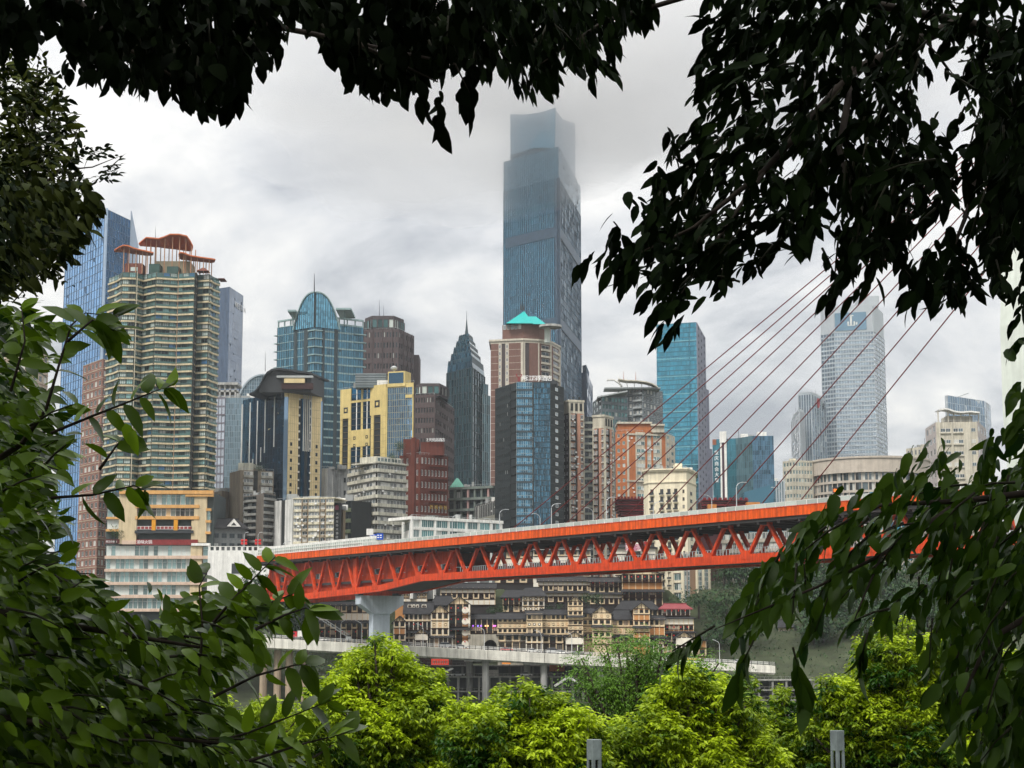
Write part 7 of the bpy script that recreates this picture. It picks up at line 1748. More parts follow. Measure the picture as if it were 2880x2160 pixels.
def near_tree(name, label, base, trunk_pts, radii, fol, tw, limbs, tmpl, mats, n_single=300):
    root = thing(name, label, 'tree', base)
    m = MB(); m.tube(trunk_pts, radii, bark, 9); m.obj('trunk', root, smooth=True)
    for pts, r in limbs:
        m = MB(); m.tube(pts, [q * (.45 if q < .08 else .6) for q in r], bark, 7); m.obj('limb', root, smooth=True)
    tw.obj('twig', root, 'stuff', smooth=True)
    p, a, n, sd, L, t = fol.frames()
    px = 1440 + F * p[:, 0] / np.maximum(p[:, 1], .1); py = 1800 - F * (p[:, 2] - CZ) / np.maximum(p[:, 1], .1)
    vis = (px > 0) & (px < 2880) & (py > -20) & (py < 2160) & (p[:, 1] > 1)
    order = np.argsort(np.where(vis, p[:, 1] / L, 1e9)); ids = [int(i) for i in order[:n_single] if vis[i]]
    keep = np.ones(len(p), bool); keep[ids] = False
    fol.singles('leaf', tmpl, mats, root, ids)
    link('crown', fol.mesh('crown', tmpl, mats[0], base, keep), root, kind='stuff')
    if fol.over: link('unseen_shade_crown', fol.over.mesh('unseen_shade_crown', SMALL, mats[0], base), root, kind='stuff')
    return root
def overhead(fol, x0, x1, y0, y1, z0, z1, n, L):  # unseen leaves added over and behind the camera to darken the near foliage
    if fol.over is None: fol.over = Foliage()
    for _ in range(n): fol.over.leaf((RND.uniform(x0, x1), RND.uniform(y0, y1), RND.uniform(z0, z1)), rv() + Vector((0, 0, -.3)), Vector((0, 0, 1)) + rv(.4), L * RND.uniform(.7, 1.2), RND.uniform(-.2, .2))
def brl(pts, Y, jitter=.15):
    """a branch through photo points, drifting a little in depth"""
    return [P(x, y, Y + jitter * math.sin(k * 1.7)) for k, (x, y) in enumerate(pts)]

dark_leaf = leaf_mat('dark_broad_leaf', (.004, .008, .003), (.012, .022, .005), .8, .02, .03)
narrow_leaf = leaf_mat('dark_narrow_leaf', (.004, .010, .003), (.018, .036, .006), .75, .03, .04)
left_leaf = leaf_mat('glossy_green_leaf', (.011, .040, .003), (.24, .40, .014), .34, .26, .28)
old_leaf = leaf_mat('orange_old_leaf', (.30, .13, .02), (.34, .20, .03), .5, .25)
right_leaf = leaf_mat('drooping_green_leaf', (.014, .046, .005), (.12, .22, .012), .40, .22, .2)
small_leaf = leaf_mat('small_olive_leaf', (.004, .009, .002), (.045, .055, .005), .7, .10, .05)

# top: broad-leaved tree hanging in from above left
fol, tw = Foliage(), MB()
T1 = [(120, -40), (1370, -40), (1360, 120), (1330, 230), (1290, 200), (1200, 210), (1140, 250), (1050, 262), (980, 215), (940, 150), (900, 110), (820, 60), (790, 120), (740, 190), (690, 240), (660, 320), (540, 310), (500, 250), (430, 262), (380, 235), (300, 245), (260, 205), (180, 200), (165, 100), (120, 60)]
fill(fol, tw, twigm, T1, 5.4, 7.2, .073, 17, .62, (.15, -1), .45, nl=6, ln=.14, holes=([(905, 55), (990, 45), (990, 95), (910, 105)], [(1075, 20), (1110, 20), (1105, 55), (1080, 50)]), spread=.9)
fill(fol, tw, twigm, [(1205, 270), (1260, 260), (1280, 330), (1255, 360), (1215, 350), (1195, 300)], 5.5, 5.8, .088, 6, .62, (.1, -1), .5, nl=5, ln=.08)
fill(fol, tw, twigm, [(1300, 240), (1345, 260), (1350, 325), (1315, 330), (1290, 290)], 5.5, 5.8, .088, 5, .62, (.5, -.8), .5, nl=5, ln=.08)
fill(fol, tw, twigm, [(-20, -60), (140, -60), (130, 60), (90, 130), (-20, 170)], 5.4, 6.8, .08, 16, .62, (.2, -1), .55)
fill(fol, tw, twigm, [(-420, -60), (0, -60), (0, 150), (-150, 220), (-420, 260)], 5.4, 7.2, .08, 8, .62, (.2, -1), .5)
overhead(fol, -8, 0.5, -6, 5.6, 27.2, 30.5, 7000, .42)
base = (-3.4, 7.2, 22.35)
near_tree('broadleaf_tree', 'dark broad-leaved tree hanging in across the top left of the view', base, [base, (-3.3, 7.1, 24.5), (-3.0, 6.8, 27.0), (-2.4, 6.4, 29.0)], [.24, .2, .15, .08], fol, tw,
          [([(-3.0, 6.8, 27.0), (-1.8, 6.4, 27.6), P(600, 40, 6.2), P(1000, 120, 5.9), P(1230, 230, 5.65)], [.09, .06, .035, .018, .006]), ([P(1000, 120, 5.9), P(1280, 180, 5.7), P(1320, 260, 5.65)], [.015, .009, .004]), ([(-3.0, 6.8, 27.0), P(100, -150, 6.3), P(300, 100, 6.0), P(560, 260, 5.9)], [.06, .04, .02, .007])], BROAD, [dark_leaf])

# upper right: narrow-leaved tree
fol, tw = Foliage(), MB()
hd = lambda x, y: (-.75 if x < 2250 else -.25, -.75)
R1 = [(1960, -40), (2880, -40), (2880, 840), (2800, 800), (2750, 800), (2690, 850), (2600, 820), (2550, 860), (2480, 770), (2390, 790), (2300, 800), (2350, 700), (2320, 640), (2250, 690), (2180, 700), (2120, 690), (2130, 760), (2060, 770), (1990, 790), (1950, 850), (1880, 900), (1840, 860), (1790, 800), (1740, 780), (1690, 745), (1760, 670), (1830, 590), (1850, 500), (1900, 400), (1950, 330), (1940, 220), (1990, 120)]
holesR = ([(2545, 230), (2640, 190), (2740, 250), (2770, 330), (2740, 400), (2660, 420), (2580, 380)], [(2600, 640), (2700, 560), (2770, 590), (2700, 690), (2640, 730)], [(2300, 560), (2360, 500), (2380, 540), (2320, 640)])
fill(fol, tw, twigm, R1, 5.2, 7.0, .082, 8.5, .40, hd, .35, nl=7, ln=.17, holes=holesR, spread=.9, hj=1.0)
for lobe in ([(1600, 755), (1660, 700), (1760, 680), (1800, 760), (1680, 815), (1610, 800)], [(1840, 860), (1920, 860), (1900, 950), (1850, 960)], [(2260, 830), (2330, 770), (2400, 820), (2300, 850)], [(2540, 800), (2620, 800), (2700, 880), (2590, 890)], [(2790, 850), (2870, 850), (2840, 910)]): fill(fol, tw, twigm, lobe, 5.2, 5.7, .088, 5, .36, (-.6, -.8), .5, nl=6, ln=.13)
T2 = [(1340, -40), (1850, -40), (1840, 40), (1780, 80), (1730, 100), (1740, 190), (1660, 210), (1600, 200), (1560, 235), (1480, 245), (1410, 225), (1350, 200)]
fill(fol, tw, twigm, T2, 5.4, 7.0, .078, 14, .40, (.35, -.9), .5, nl=7, ln=.15, tv=.35)
fill(fol, tw, twigm, [(2700, 250), (2880, 200), (2880, 820), (2760, 760), (2770, 600), (2800, 420)], 5.6, 7.2, .08, 9, .36, (-.3, -.9), .55, nl=7, ln=.17, tint=.15)
fill(fol, tw, twigm, [(2880, -60), (3350, -60), (3350, 700), (2880, 860)], 5.6, 7.2, .08, 6, .4, (-.2, -.9), .5, nl=7)
overhead(fol, 0.5, 8, -6, 5.6, 27.2, 30.5, 7000, .42); overhead(fol, -9, 9, -10, -6, 22.5, 31, 8000, .5)
base = (3.4, 7.4, 22.35)
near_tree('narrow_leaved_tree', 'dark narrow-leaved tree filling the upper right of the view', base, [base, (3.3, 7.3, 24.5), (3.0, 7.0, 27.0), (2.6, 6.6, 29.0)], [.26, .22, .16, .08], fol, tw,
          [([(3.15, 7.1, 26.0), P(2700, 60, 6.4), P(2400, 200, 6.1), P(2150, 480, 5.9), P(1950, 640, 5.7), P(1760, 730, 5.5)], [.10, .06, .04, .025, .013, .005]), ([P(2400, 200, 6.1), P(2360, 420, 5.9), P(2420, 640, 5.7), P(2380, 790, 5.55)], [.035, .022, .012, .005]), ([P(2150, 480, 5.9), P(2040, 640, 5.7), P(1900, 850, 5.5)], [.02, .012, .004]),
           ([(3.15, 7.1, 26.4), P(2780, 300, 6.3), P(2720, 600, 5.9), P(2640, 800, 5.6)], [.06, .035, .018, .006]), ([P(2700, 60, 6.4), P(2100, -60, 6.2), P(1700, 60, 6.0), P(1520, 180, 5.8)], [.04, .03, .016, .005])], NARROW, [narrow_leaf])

# lower right: drooping branches
fol, tw = Foliage(), MB()
RL = [(2310, 1440), (2410, 1385), (2490, 1340), (2600, 1325), (2720, 1315), (2800, 1300), (2880, 1210), (2880, 2160), (2740, 2160), (2660, 2040), (2590, 1920), (2600, 1800), (2520, 1730), (2450, 1770), (2390, 1760), (2300, 1790), (2260, 1860), (2225, 1780), (2170, 1790), (2110, 1800), (2060, 1790), (2010, 1770), (2050, 1690), (2090, 1620), (2160, 1550), (2235, 1460)]
fill(fol, tw, twigm, RL, 5.1, 6.8, .084, 5.4, .42, lambda x, y: (-.75 if y < 1650 else -.45, -.55 if y < 1650 else -.85), .45, nl=6, ln=.16, holes=([(2590, 1570), (2660, 1560), (2680, 1650), (2610, 1670)],), spread=.75)
fill(fol, tw, twigm, [(2620, 1330), (2880, 1240), (2880, 2160), (2740, 2160), (2660, 2000), (2640, 1700)], 5.3, 7.0, .082, 5.2, .42, (-.4, -.8), .5, nl=6, ln=.17)
fill(fol, tw, twigm, [(2840, 850), (2880, 900), (2880, 1260), (2830, 1260)], 5.4, 5.8, .09, 3.5, .42, (-.6, -.4), .5, nl=5, ln=.1)
for (a, c, n_) in (((2010, 1760), (1890, 1832), 5), ((2230, 1820), (2255, 1925), 4), ((2120, 1800), (2090, 1860), 4), ((2440, 1780), (2425, 1840), 3)):
    d = P(*c, 5.2) - P(*a, 5.2); tw.tube([P(*a, 5.2), P(*c, 5.2)], [.004, .002], twigm, 4)
    for k in range(n_): twig(fol, None, P(*a, 5.2) + d * (k / n_), d.normalized(), .05, 2, .11, .8, .6, .1, twigm)
fill(fol, tw, twigm, [(2880, 1200), (3250, 1150), (3250, 2300), (2760, 2300), (2880, 2160)], 5.3, 6.8, .082, 4.5, .42, (-.1, -.95), .75)
base = (4.3, 5.6, 22.33)
near_tree('drooping_tree', 'tree with drooping green leaves covering the lower right corner and bridge end', base, [base, (4.2, 5.6, 23.6), (3.9, 5.6, 25.4), (3.5, 5.5, 27.2)], [.17, .15, .11, .06], fol, tw,
          [([(4.1, 5.6, 24.4), P(2950, 1380, 5.6), P(2700, 1410, 5.5), P(2480, 1420, 5.4), P(2360, 1480, 5.3)], [.06, .03, .02, .012, .005]), ([P(2700, 1410, 5.5), P(2480, 1560, 5.3), P(2300, 1650, 5.25), P(2130, 1720, 5.2), P(2010, 1770, 5.2)], [.018, .013, .009, .006, .003]), ([(4.1, 5.6, 23.9), P(2950, 1700, 5.6), P(2780, 1800, 5.5), P(2700, 1980, 5.4)], [.05, .03, .02, .008]), ([P(2480, 1560, 5.3), P(2420, 1700, 5.2), P(2390, 1780, 5.2)], [.009, .006, .003])], OVATE, [right_leaf])

# left: small-leaved olive tree a few metres farther off
fol, tw = Foliage(), MB()
fill(fol, tw, twigm, [(0, 150), (60, 170), (120, 200), (175, 240), (215, 310), (225, 420), (230, 520), (245, 600), (215, 690), (160, 750), (100, 790), (0, 840)], 9.5, 12.0, .07, 13, .46, (.3, .1), .12, nl=7, ln=.18, tint=.1, tv=.45, spread=1.0, hj=1.6)
fill(fol, tw, twigm, [(225, 420), (320, 395), (350, 430), (340, 520), (260, 530), (230, 500)], 10, 10.8, .05, 2.0, .42, (.7, .25), .1, nl=7, ln=.16, tint=-.2)
fill(fol, tw, twigm, [(90, 110), (130, 130), (120, 210), (90, 200)], 10, 10.8, .05, 2.0, .42, (.3, .7), .1, nl=6, ln=.14)
fill(fol, tw, twigm, [(0, 520), (220, 540), (280, 550), (300, 590), (260, 660), (170, 770), (0, 830)], 8.0, 9.5, .085, 14, .46, (.4, -.3), .2, nl=6, ln=.16, tint=-.15)
base = (-5.2, 11.0, 22.3)
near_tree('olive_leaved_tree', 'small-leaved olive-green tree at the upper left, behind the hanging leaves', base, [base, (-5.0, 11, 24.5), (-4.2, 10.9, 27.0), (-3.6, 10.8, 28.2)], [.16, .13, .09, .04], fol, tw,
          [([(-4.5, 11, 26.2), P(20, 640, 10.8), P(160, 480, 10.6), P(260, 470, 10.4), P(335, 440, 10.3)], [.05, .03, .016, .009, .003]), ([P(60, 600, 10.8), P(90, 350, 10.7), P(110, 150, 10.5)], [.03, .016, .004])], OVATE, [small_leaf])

# lower left: glossy green tree
fol, tw = Foliage(), MB()
LL = [(0, 830), (110, 860), (190, 920), (170, 1010), (210, 1120), (190, 1230), (160, 1330), (180, 1420), (180, 1500), (250, 1580), (300, 1680), (400, 1730), (500, 1720), (580, 1680), (660, 1640), (730, 1640), (790, 1700), (770, 1780), (700, 1830), (640, 1900), (650, 2000), (760, 2040), (860, 2090), (900, 2160), (0, 2160)]
fill(fol, tw, twigm, LL, 5.0, 7.0, .086, 11, .42, lambda x, y: (.7, .35 if y < 1700 else -.1), .45, nl=6, ln=.16, spread=.85, tint=.0, holes=([(120, 1000), (180, 1000), (170, 1100), (120, 1110)], [(20, 1000), (90, 990), (100, 1080), (30, 1100)]))
fill(fol, tw, twigm, [(0, 1500), (230, 1600), (420, 1760), (600, 1900), (640, 2160), (0, 2160)], 5.4, 7.4, .086, 11, .42, (.6, .1), .5, nl=6, ln=.16, tint=-.15)
fill(fol, tw, twigm, [(0, 820), (80, 850), (110, 1000), (150, 1200), (140, 1450), (0, 1500)], 5.4, 7.2, .086, 12, .42, (.6, .2), .5, nl=6, ln=.16, tint=-.2)
sprays = [([(130, 1150), (165, 1030), (200, 915), (240, 880), (330, 890)], 13), ([(190, 960), (260, 900), (320, 930)], 9), ([(143, 1218), (260, 1170), (350, 1135), (434, 1101), (480, 1085)], 13), ([(143, 1400), (260, 1392), (378, 1366), (410, 1380)], 10), ([(600, 1750), (660, 1680), (720, 1620), (775, 1565)], 12), ([(680, 1730), (760, 1695), (840, 1665)], 8), ([(720, 1770), (800, 1730), (860, 1710), (890, 1730)], 9), ([(600, 1960), (720, 1900), (830, 1870), (880, 1870)], 10), ([(560, 2100), (700, 2060), (830, 2010), (930, 1970)], 12), ([(560, 1900), (570, 1760), (560, 1650), (585, 1605)], 9), ([(280, 1320), (330, 1250), (350, 1230)], 4), ([(700, 2140), (860, 2090), (980, 2060)], 9), ([(30, 1100), (70, 960), (60, 860)], 8)]
limbs = []
for pts, n_ in sprays:
    Yv = RND.uniform(4.9, 5.3); w = [P(x, y, Yv + .05 * k) for k, (x, y) in enumerate(pts)]; limbs.append((w, [max(.003, .011 - .009 * k / (len(w) - 1)) for k in range(len(w))]))
    tot = len(w) - 1
    for k in range(n_):
        t = (.12 + .88 * (k + .5) / n_) * tot; i = min(int(t), tot - 1); q = w[i] + (w[i + 1] - w[i]) * (t - i); d = (w[i + 1] - w[i]).normalized()
        sdv = d.cross(Vector((0, -1, 0))).normalized() * (1 if k % 2 else -1); last = k > n_ - 4
        for _ in range(2 if last else 1): fol.leaf(q, d * (.8 if last else .45) + sdv * RND.uniform(.5, 1.0) + Vector((0, RND.gauss(0, .35), -.25)), Vector((0, -.6, .8)) + rv(.45), RND.uniform(.075, .112), RND.uniform(0, .5))
for (x, y) in ((372, 1245), (352, 1230)): fol.leaf(P(x, y - 40, 5.0), Vector((.15, 0, -1)) + rv(.15), Vector((0, -1, .2)) + rv(.2), .078, .95)
fill(fol, tw, twigm, [(-380, 850), (0, 830), (0, 2160), (860, 2170), (860, 2300), (-380, 2300)], 5.2, 7.2, .084, 6, .42, (.4, 0), .45)
base = (-3.6, 5.4, 22.33)
near_tree('glossy_leaved_tree', 'glossy green tree with long leaves filling the left edge and lower left corner', base, [base, (-3.5, 5.4, 23.4), (-3.1, 5.4, 25.0), (-2.7, 5.4, 26.4)], [.15, .13, .09, .05], fol, tw,
          limbs + [([(-3.4, 5.4, 23.8), P(-120, 1700, 5.5), P(200, 1760, 5.4), P(560, 1820, 5.2)], [.06, .035, .022, .01]), ([(-3.2, 5.4, 24.6), P(-100, 1350, 5.4), P(60, 1250, 5.3), P(130, 1150, 5.2)], [.05, .03, .02, .011]), ([(-3.5, 5.4, 23.4), P(-120, 2000, 5.5), P(300, 2060, 5.4), P(620, 2090, 5.2)], [.06, .035, .02, .01])], OVATE, [left_leaf, old_leaf])

# ------------------------------------------------------------------ young trees on the slope below
def clump_tree(name, label, lobes, Y, mat, L, dens, tint_f, group=None, base_z=None, cat='tree', tmpl=SMALL, droop=.5, frond=False):
    c = lobes[0]; x0 = np.mean([PXX(l[0], l[1], Y) for l in lobes]); zb_ = zground(x0, Y) - .1 if base_z is None else base_z
    root = thing(name, label, cat, (float(x0), Y, zb_), group); fol = Foliage(); limb = MB(); cs = []
    sub = []
    for (px, py, r) in lobes:
        sub.append((px, py, r * .72))
        for q in range(5 if r > 55 else 3):
            an = RND.uniform(0, 6.28); sub.append((px + r * .72 * math.cos(an), py + r * .72 * math.sin(an), r * RND.uniform(.30, .48)))
    for k, (px, py, r) in enumerate(sub):
        yy = Y + RND.uniform(-.6, .6); cc = P(px, py, yy); R = r * mpp(yy); cs.append(cc)
        n = int(2.7 * dens * 4 * math.pi * R * R / (L * L * .25) / 7)
        for _ in range(n):
            v = rv().normalized(); v.z *= .9; rr = R * (RND.random() ** .35)
            p = cc + v * rr
            g = noise.noise(p * (1.4 / max(R, .3)) + Vector((k * 3.1, 0, 0)))
            if g < -.24 and rr > R * .5: continue
            d = (v + Vector((0, 0, .25)) + rv(.3)).normalized()
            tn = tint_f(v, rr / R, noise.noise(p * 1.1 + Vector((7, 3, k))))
            if frond:
                ax = (v * .8 + Vector((0, 0, -.15)) + rv(.35)).normalized(); sdv = ax.cross(Vector((0, 0, 1)));
                if sdv.length < .1: continue
                sdv.normalize(); ln = .55
                for q in range(7):
                    t = q / 6; pp = p + ax * ln * t + Vector((0, 0, -.28 * t * t))
                    for sg in (-1, 1): fol.leaf(pp, sdv * sg + ax * .45 + Vector((0, 0, -.55)) + rv(.12), Vector((0, 0, 1)) + rv(.25), L * (1.1 - .4 * t), tn + RND.uniform(-.12, .12))
            else:
                for q in range(7):
                    an = q * 2.4; o_ = Vector((math.cos(an), math.sin(an), 0)); fol.leaf(p + d * (.02 * q), o_ * .8 + d * .5 + Vector((0, 0, -droop)) + rv(.2), Vector((0, 0, 1)) + rv(.45), L * RND.uniform(.75, 1.2), tn + RND.uniform(-.15, .15))
    top = max(cs, key=lambda q: q.z); tr = MB(); b0 = Vector(root.location); fork = Vector((b0.x, Y, b0.z + max(.6, (min(q.z for q in cs) - b0.z) * .8)))
    rr = .05 + .012 * (top.z - b0.z); tr.tube([b0, (b0 + fork) / 2 + Vector((.05, 0, 0)), fork], [rr, rr * .85, rr * .7], bark, 8); tr.obj('trunk', root, smooth=True)
    for q in cs: limb.tube([fork, (fork + q) / 2 + Vector((0, 0, .1)), q], [rr * .5, rr * .32, rr * .12], bark, 5)
    limb.obj('limb', root, 'stuff', smooth=True)
    link('crown', fol.mesh('crown', tmpl, mat, root.location), root, kind='stuff'); return root
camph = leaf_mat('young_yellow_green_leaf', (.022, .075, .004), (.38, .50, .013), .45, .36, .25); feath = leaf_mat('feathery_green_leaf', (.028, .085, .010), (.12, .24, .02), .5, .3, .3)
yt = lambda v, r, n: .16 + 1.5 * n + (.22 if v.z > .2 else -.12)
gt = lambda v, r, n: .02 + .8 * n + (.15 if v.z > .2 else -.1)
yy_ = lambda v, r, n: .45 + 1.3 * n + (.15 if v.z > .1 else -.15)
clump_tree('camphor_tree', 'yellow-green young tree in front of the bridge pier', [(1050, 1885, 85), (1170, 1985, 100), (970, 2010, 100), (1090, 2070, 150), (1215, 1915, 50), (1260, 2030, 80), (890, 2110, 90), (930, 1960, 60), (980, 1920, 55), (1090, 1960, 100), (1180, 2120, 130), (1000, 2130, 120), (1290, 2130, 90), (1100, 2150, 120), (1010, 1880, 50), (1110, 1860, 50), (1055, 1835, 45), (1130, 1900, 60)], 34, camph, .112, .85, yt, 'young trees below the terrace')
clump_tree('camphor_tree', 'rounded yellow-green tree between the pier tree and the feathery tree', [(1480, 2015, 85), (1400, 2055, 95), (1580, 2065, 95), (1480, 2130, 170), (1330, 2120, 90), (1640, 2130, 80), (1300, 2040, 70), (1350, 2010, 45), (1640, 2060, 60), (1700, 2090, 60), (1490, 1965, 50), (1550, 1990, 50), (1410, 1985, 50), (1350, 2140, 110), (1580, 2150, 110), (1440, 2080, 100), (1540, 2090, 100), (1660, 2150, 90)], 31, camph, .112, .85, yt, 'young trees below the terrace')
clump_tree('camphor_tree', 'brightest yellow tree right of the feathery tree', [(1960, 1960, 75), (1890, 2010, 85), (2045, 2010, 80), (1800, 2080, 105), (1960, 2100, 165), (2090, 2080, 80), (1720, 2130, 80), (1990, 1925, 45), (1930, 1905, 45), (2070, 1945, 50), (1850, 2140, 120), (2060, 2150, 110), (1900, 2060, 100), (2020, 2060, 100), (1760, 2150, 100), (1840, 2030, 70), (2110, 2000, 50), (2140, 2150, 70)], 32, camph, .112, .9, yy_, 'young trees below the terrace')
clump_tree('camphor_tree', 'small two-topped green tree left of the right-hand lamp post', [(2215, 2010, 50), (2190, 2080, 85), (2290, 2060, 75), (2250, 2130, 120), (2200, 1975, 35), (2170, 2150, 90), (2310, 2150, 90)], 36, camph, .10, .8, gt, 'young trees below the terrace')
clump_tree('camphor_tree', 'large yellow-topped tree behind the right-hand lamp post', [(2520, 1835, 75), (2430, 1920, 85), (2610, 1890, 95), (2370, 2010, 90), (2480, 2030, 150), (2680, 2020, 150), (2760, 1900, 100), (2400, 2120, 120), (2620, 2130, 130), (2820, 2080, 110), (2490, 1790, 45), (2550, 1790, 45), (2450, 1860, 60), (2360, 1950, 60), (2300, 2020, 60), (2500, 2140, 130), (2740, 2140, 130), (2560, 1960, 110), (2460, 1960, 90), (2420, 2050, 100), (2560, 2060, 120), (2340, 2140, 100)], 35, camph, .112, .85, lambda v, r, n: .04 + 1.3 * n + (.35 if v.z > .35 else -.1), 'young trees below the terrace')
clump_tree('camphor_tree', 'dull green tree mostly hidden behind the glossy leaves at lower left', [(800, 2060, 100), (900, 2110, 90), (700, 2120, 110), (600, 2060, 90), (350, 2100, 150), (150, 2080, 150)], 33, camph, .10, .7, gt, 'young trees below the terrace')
clump_tree('feathery_tree', 'darker green feathery-leaved tree rising before the stilt houses', [(1705, 1815, 45), (1790, 1830, 60), (1850, 1880, 75), (1700, 1905, 60), (1780, 1940, 95), (1890, 1950, 75), (1660, 2000, 50), (1990, 1870, 45), (1940, 1900, 55), (1640, 1880, 40), (1760, 2030, 80)], 40, feath, .085, .24, lambda v, r, n: .25 + .6 * n + (.1 if v.z > 0 else -.1), frond=True, tmpl=SMALL)
# lamp posts
lampm = M('patinated_lamp', (.16, .19, .19), .6, .3, var=.4, scale=5.0)
for px, py, Y, lb in ((1671, 2080, 25, 'hexagonal slotted grey lamp post between the yellow trees'), (2354, 2055, 25.5, 'hexagonal slotted grey lamp post before the large yellow-topped tree'), (800, 2148, 25, 'grey lamp post top just showing at the bottom behind glossy leaves')):
    c = P(px, py, Y); z0 = zground(c.x, Y); root = thing('lamp_post', lb, 'lamp post', (c.x, Y, z0), 'slotted lamp posts'); R = .112; rot = .35
    hx = lambda r, k: (c.x + r * math.cos(math.pi / 3 * k + rot), Y + r * math.sin(math.pi / 3 * k + rot))
    m = MB(); m.prism([hx(R, k) for k in range(6)], c.z - .27, c.z, lampm, bot=True); m.obj('cap', root)
    for k in range(6):
        m = MB(); a, b_ = Vector((*hx(R, k), 0)), Vector((*hx(R, k + 1), 0)); i0, i1 = Vector((*hx(R * .8, k), 0)), Vector((*hx(R * .8, k + 1), 0))
        for (p, q, ip, iq) in ((a, a + (b_ - a) * .28, i0, i0 + (i1 - i0) * .3), (b_ + (a - b_) * .28, b_, i1 + (i0 - i1) * .3, i1)):
            zl, zh = c.z - 1.3, c.z - .272; m.hexa([(p.x, p.y, zl), (q.x, q.y, zl), (iq.x, iq.y, zl), (ip.x, ip.y, zl), (p.x, p.y, zh), (q.x, q.y, zh), (iq.x, iq.y, zh), (ip.x, ip.y, zh)], lampm)
        m.obj('slotted_side', root)
    m = MB(); m.tube([(c.x, Y, c.z - 1.3), (c.x, Y, c.z - .28)], .045, M('lamp_core', (.03, .03, .03)), 8); m.obj('lamp_core', root)
    m = MB(); m.prism([hx(R, k) for k in range(6)], z0 - .3, c.z - 1.302, lampm); m.obj('shaft', root)
# hillside trees and garden shrubs across the river
hillg = leaf_mat('hillside_leaf', (.012, .038, .014), (.04, .085, .02), .6, .15, .2)
def far_tree(x, Y, zb_, h, r, label, group, name='hillside_tree', n=520):
    root = thing(name, label, 'tree', (x, Y, zb_), group); fol = Foliage()
    lob = [(Vector((x, Y, zb_ + h * .62)), r)] + [(Vector((x + RND.uniform(-.7, .7) * r, Y + RND.uniform(-.7, .4) * r, zb_ + h * RND.uniform(.45, .8))), r * RND.uniform(.45, .7)) for _ in range(5)]
    for k in range(n):
        cc, R = lob[k % 6]; v = rv().normalized(); p = cc + v * R * RND.random() ** .3
        fol.leaf(p, v + Vector((0, 0, -.4)) + rv(.5), v + Vector((0, 0, .7)) + rv(.3), RND.uniform(.7, 1.3) * max(.45, r * .24), .1 + .5 * noise.noise(p * .25) + RND.uniform(-.1, .1))
    t = MB(); t.tube([(x, Y, zb_ - .5), (x, Y, zb_ + h * .6)], [r * .09, r * .05], bark, 6); t.obj('trunk', root)
    link('crown', fol.mesh('crown', SMALL, hillg, root.location), root, kind='stuff')
wher = ['near the bridge end', 'low on the slope', 'at mid slope', 'near the top of the slope', 'beside the tan slope house', 'behind the white-framed house', 'under the bridge deck', 'behind the drooping leaves']
k = 0
for Y, n_ in ((690, 12), (708, 12), (728, 12), (752, 14)):
    for j in range(n_):
        px = 2000 + (2850 - 2000) * (j + RND.uniform(.1, .9)) / n_
        if Y < 725 and 2170 < px < 2270: px = 2285
        x = PXX(px, 1700, Y); far_tree(x, Y, zground(x, Y) - .5, RND.uniform(10, 15), RND.uniform(5.5, 8.0), 'dark green tree on the wooded east slope, one of the mass behind the drooping leaves', 'trees on the wooded east slope'); k += 1
for j in range(26):
    px = 480 + 560 * (j + RND.random()) / 26; Y = 694 + (j * 7) % 26; x = PXX(px, 1650, Y); far_tree(x, Y, zground(x, Y) - .5, RND.uniform(11, 16), RND.uniform(5, 7.5), 'dark green tree on the bank in the gloom left of the bridge pier', 'trees on the bank under the bridge')
for (px, py, Y, r, lb) in ((1645, 1688, 690, 2.6, 'green roof-garden shrub left of the upper gallery house'), (1680, 1688, 690, 2.8, 'green roof-garden shrub right of the upper gallery house'), (1545, 1712, 686, 1.8, 'green planter shrub right of the central pavilion'), (1575, 1714, 686, 2.2, 'green planter shrub before the cream tower house'), (1380, 1716, 688, 2.0, 'green terrace shrub above the zigzag restaurant roof'), (1410, 1714, 688, 1.8, 'green terrace shrub left of the central pavilion'),
                           (1920, 1700, 700, 5.0, 'rounded dark tree right of the cream apartment block under the bridge'), (1965, 1690, 705, 5.5, 'larger dark tree behind the pagoda-like corner house'), (2010, 1740, 700, 5.0, 'dark tree at the foot of the east slope beside the corner house'), (1125, 1258, 826, 3.0, 'roof-garden shrub beside the red-brown hotel'), (1100, 1290, 790, 2.2, 'roof-garden shrub on the terraced flats'), (1060, 1296, 790, 1.6, 'small roof-garden shrub at the corner of the terraced flats'), (735, 1316, 795, 2.4, 'roof shrub on the brown plain-flanked tower'), (325, 1500, 740, 3.2, 'dark tree on the podium terrace'), (2050, 1925, 632, 3.4, 'willow-like grey-green tree on the muddy bank'), (2095, 1905, 634, 3.6, 'second willow-like tree on the muddy bank, right of the first')):
    c = P(px, py, Y); far_tree(c.x, Y, c.z - r * 1.2, r * 2.2, r, lb, None, 'garden_tree', 320)

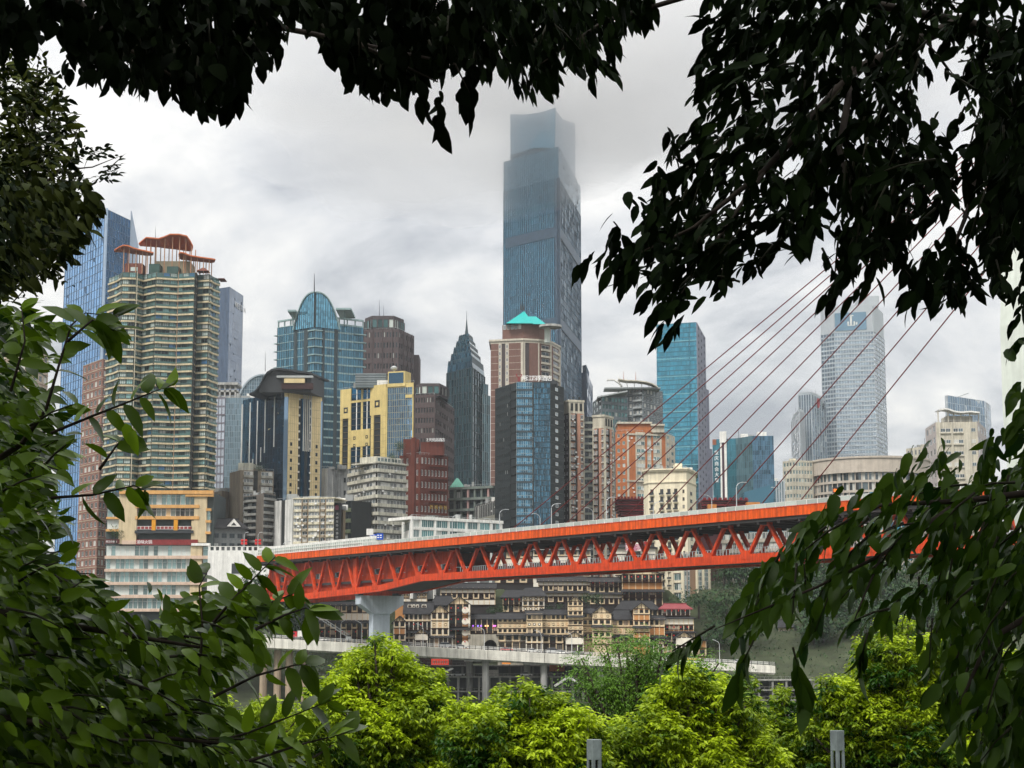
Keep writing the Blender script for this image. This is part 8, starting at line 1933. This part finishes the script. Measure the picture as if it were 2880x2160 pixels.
# scrub on the far banks: one mass nobody could count
fol = Foliage()
for _ in range(15000):
    if RND.random() < .6: x, y = RND.uniform(80, 260), RND.uniform(634, 775)
    else: x, y = RND.uniform(-150, -45), RND.uniform(668, 722)
    z = zground(x, y) + RND.uniform(0, 1.8) * (1 + noise.noise(Vector((x * .08, y * .08, 5))))
    fol.leaf((x, y, z), rv() + Vector((0, 0, -.2)), Vector((0, -.5, 1)) + rv(.5), RND.uniform(.7, 1.7), .15 + .5 * noise.noise(Vector((x * .1, y * .1, 0))))
link('undergrowth', fol.mesh('undergrowth', SMALL, hillg, (0, 0, 0)), None, kind='stuff')
flush_texts()
HAZE_D, CLOUD_D = 0.000065, 0.0078
# ------------------------------------------------------------------ air: even haze over everything, and the low cloud the tallest tower reaches into
def volume_box(name, x0, x1, y0, y1, z0, z1, dens, col, aniso):
    m = MB(); vm = bpy.data.materials.new(name); N, L = nt(vm); N.remove(N['Principled BSDF'])
    v = N.new('ShaderNodeVolumePrincipled'); v.inputs['Color'].default_value = (*col, 1); v.inputs['Density'].default_value = dens; v.inputs['Anisotropy'].default_value = aniso
    L.new(v.outputs[0], N['Material Output'].inputs['Volume'])
    m.box(x0, x1, y0, y1, z0, z1, vm); m.obj(name, kind='stuff')
volume_box('haze', -31000, 31000, -500, 31000, -6, 445, HAZE_D, (0.88, 0.92, 0.97), 0.5)
m = MB(); vm = bpy.data.materials.new('low_cloud'); N, L = nt(vm); N.remove(N['Principled BSDF'])
v = N.new('ShaderNodeVolumePrincipled'); v.inputs['Color'].default_value = (.99, .99, .99, 1); v.inputs['Density'].default_value = CLOUD_D; v.inputs['Anisotropy'].default_value = 0.93
L.new(v.outputs[0], N['Material Output'].inputs['Volume'])
cc = Vector((55, 1330, 486)); nu, nv = 72, 40; ci = m.mi(vm)
for j in range(nv + 1):
    for i in range(nu):
        th, ph = math.pi * j / nv, 2 * math.pi * i / nu; d = Vector((math.sin(th) * math.cos(ph), math.sin(th) * math.sin(ph), math.cos(th)))
        k = 1 + .34 * noise.noise(d * 1.6 + Vector((3, 1, 4))) + .22 * noise.noise(d * 3.7) + .10 * noise.noise(d * 8.0)
        m.v.append((cc.x + d.x * 330 * k, cc.y + d.y * 150 * k, cc.z + d.z * 118 * k))
for j in range(nv):
    for i in range(nu):
        m.f.append((j * nu + i, (j + 1) * nu + i, (j + 1) * nu + (i + 1) % nu, j * nu + (i + 1) % nu)); m.m.append(ci)
m.obj('low_cloud', kind='stuff')
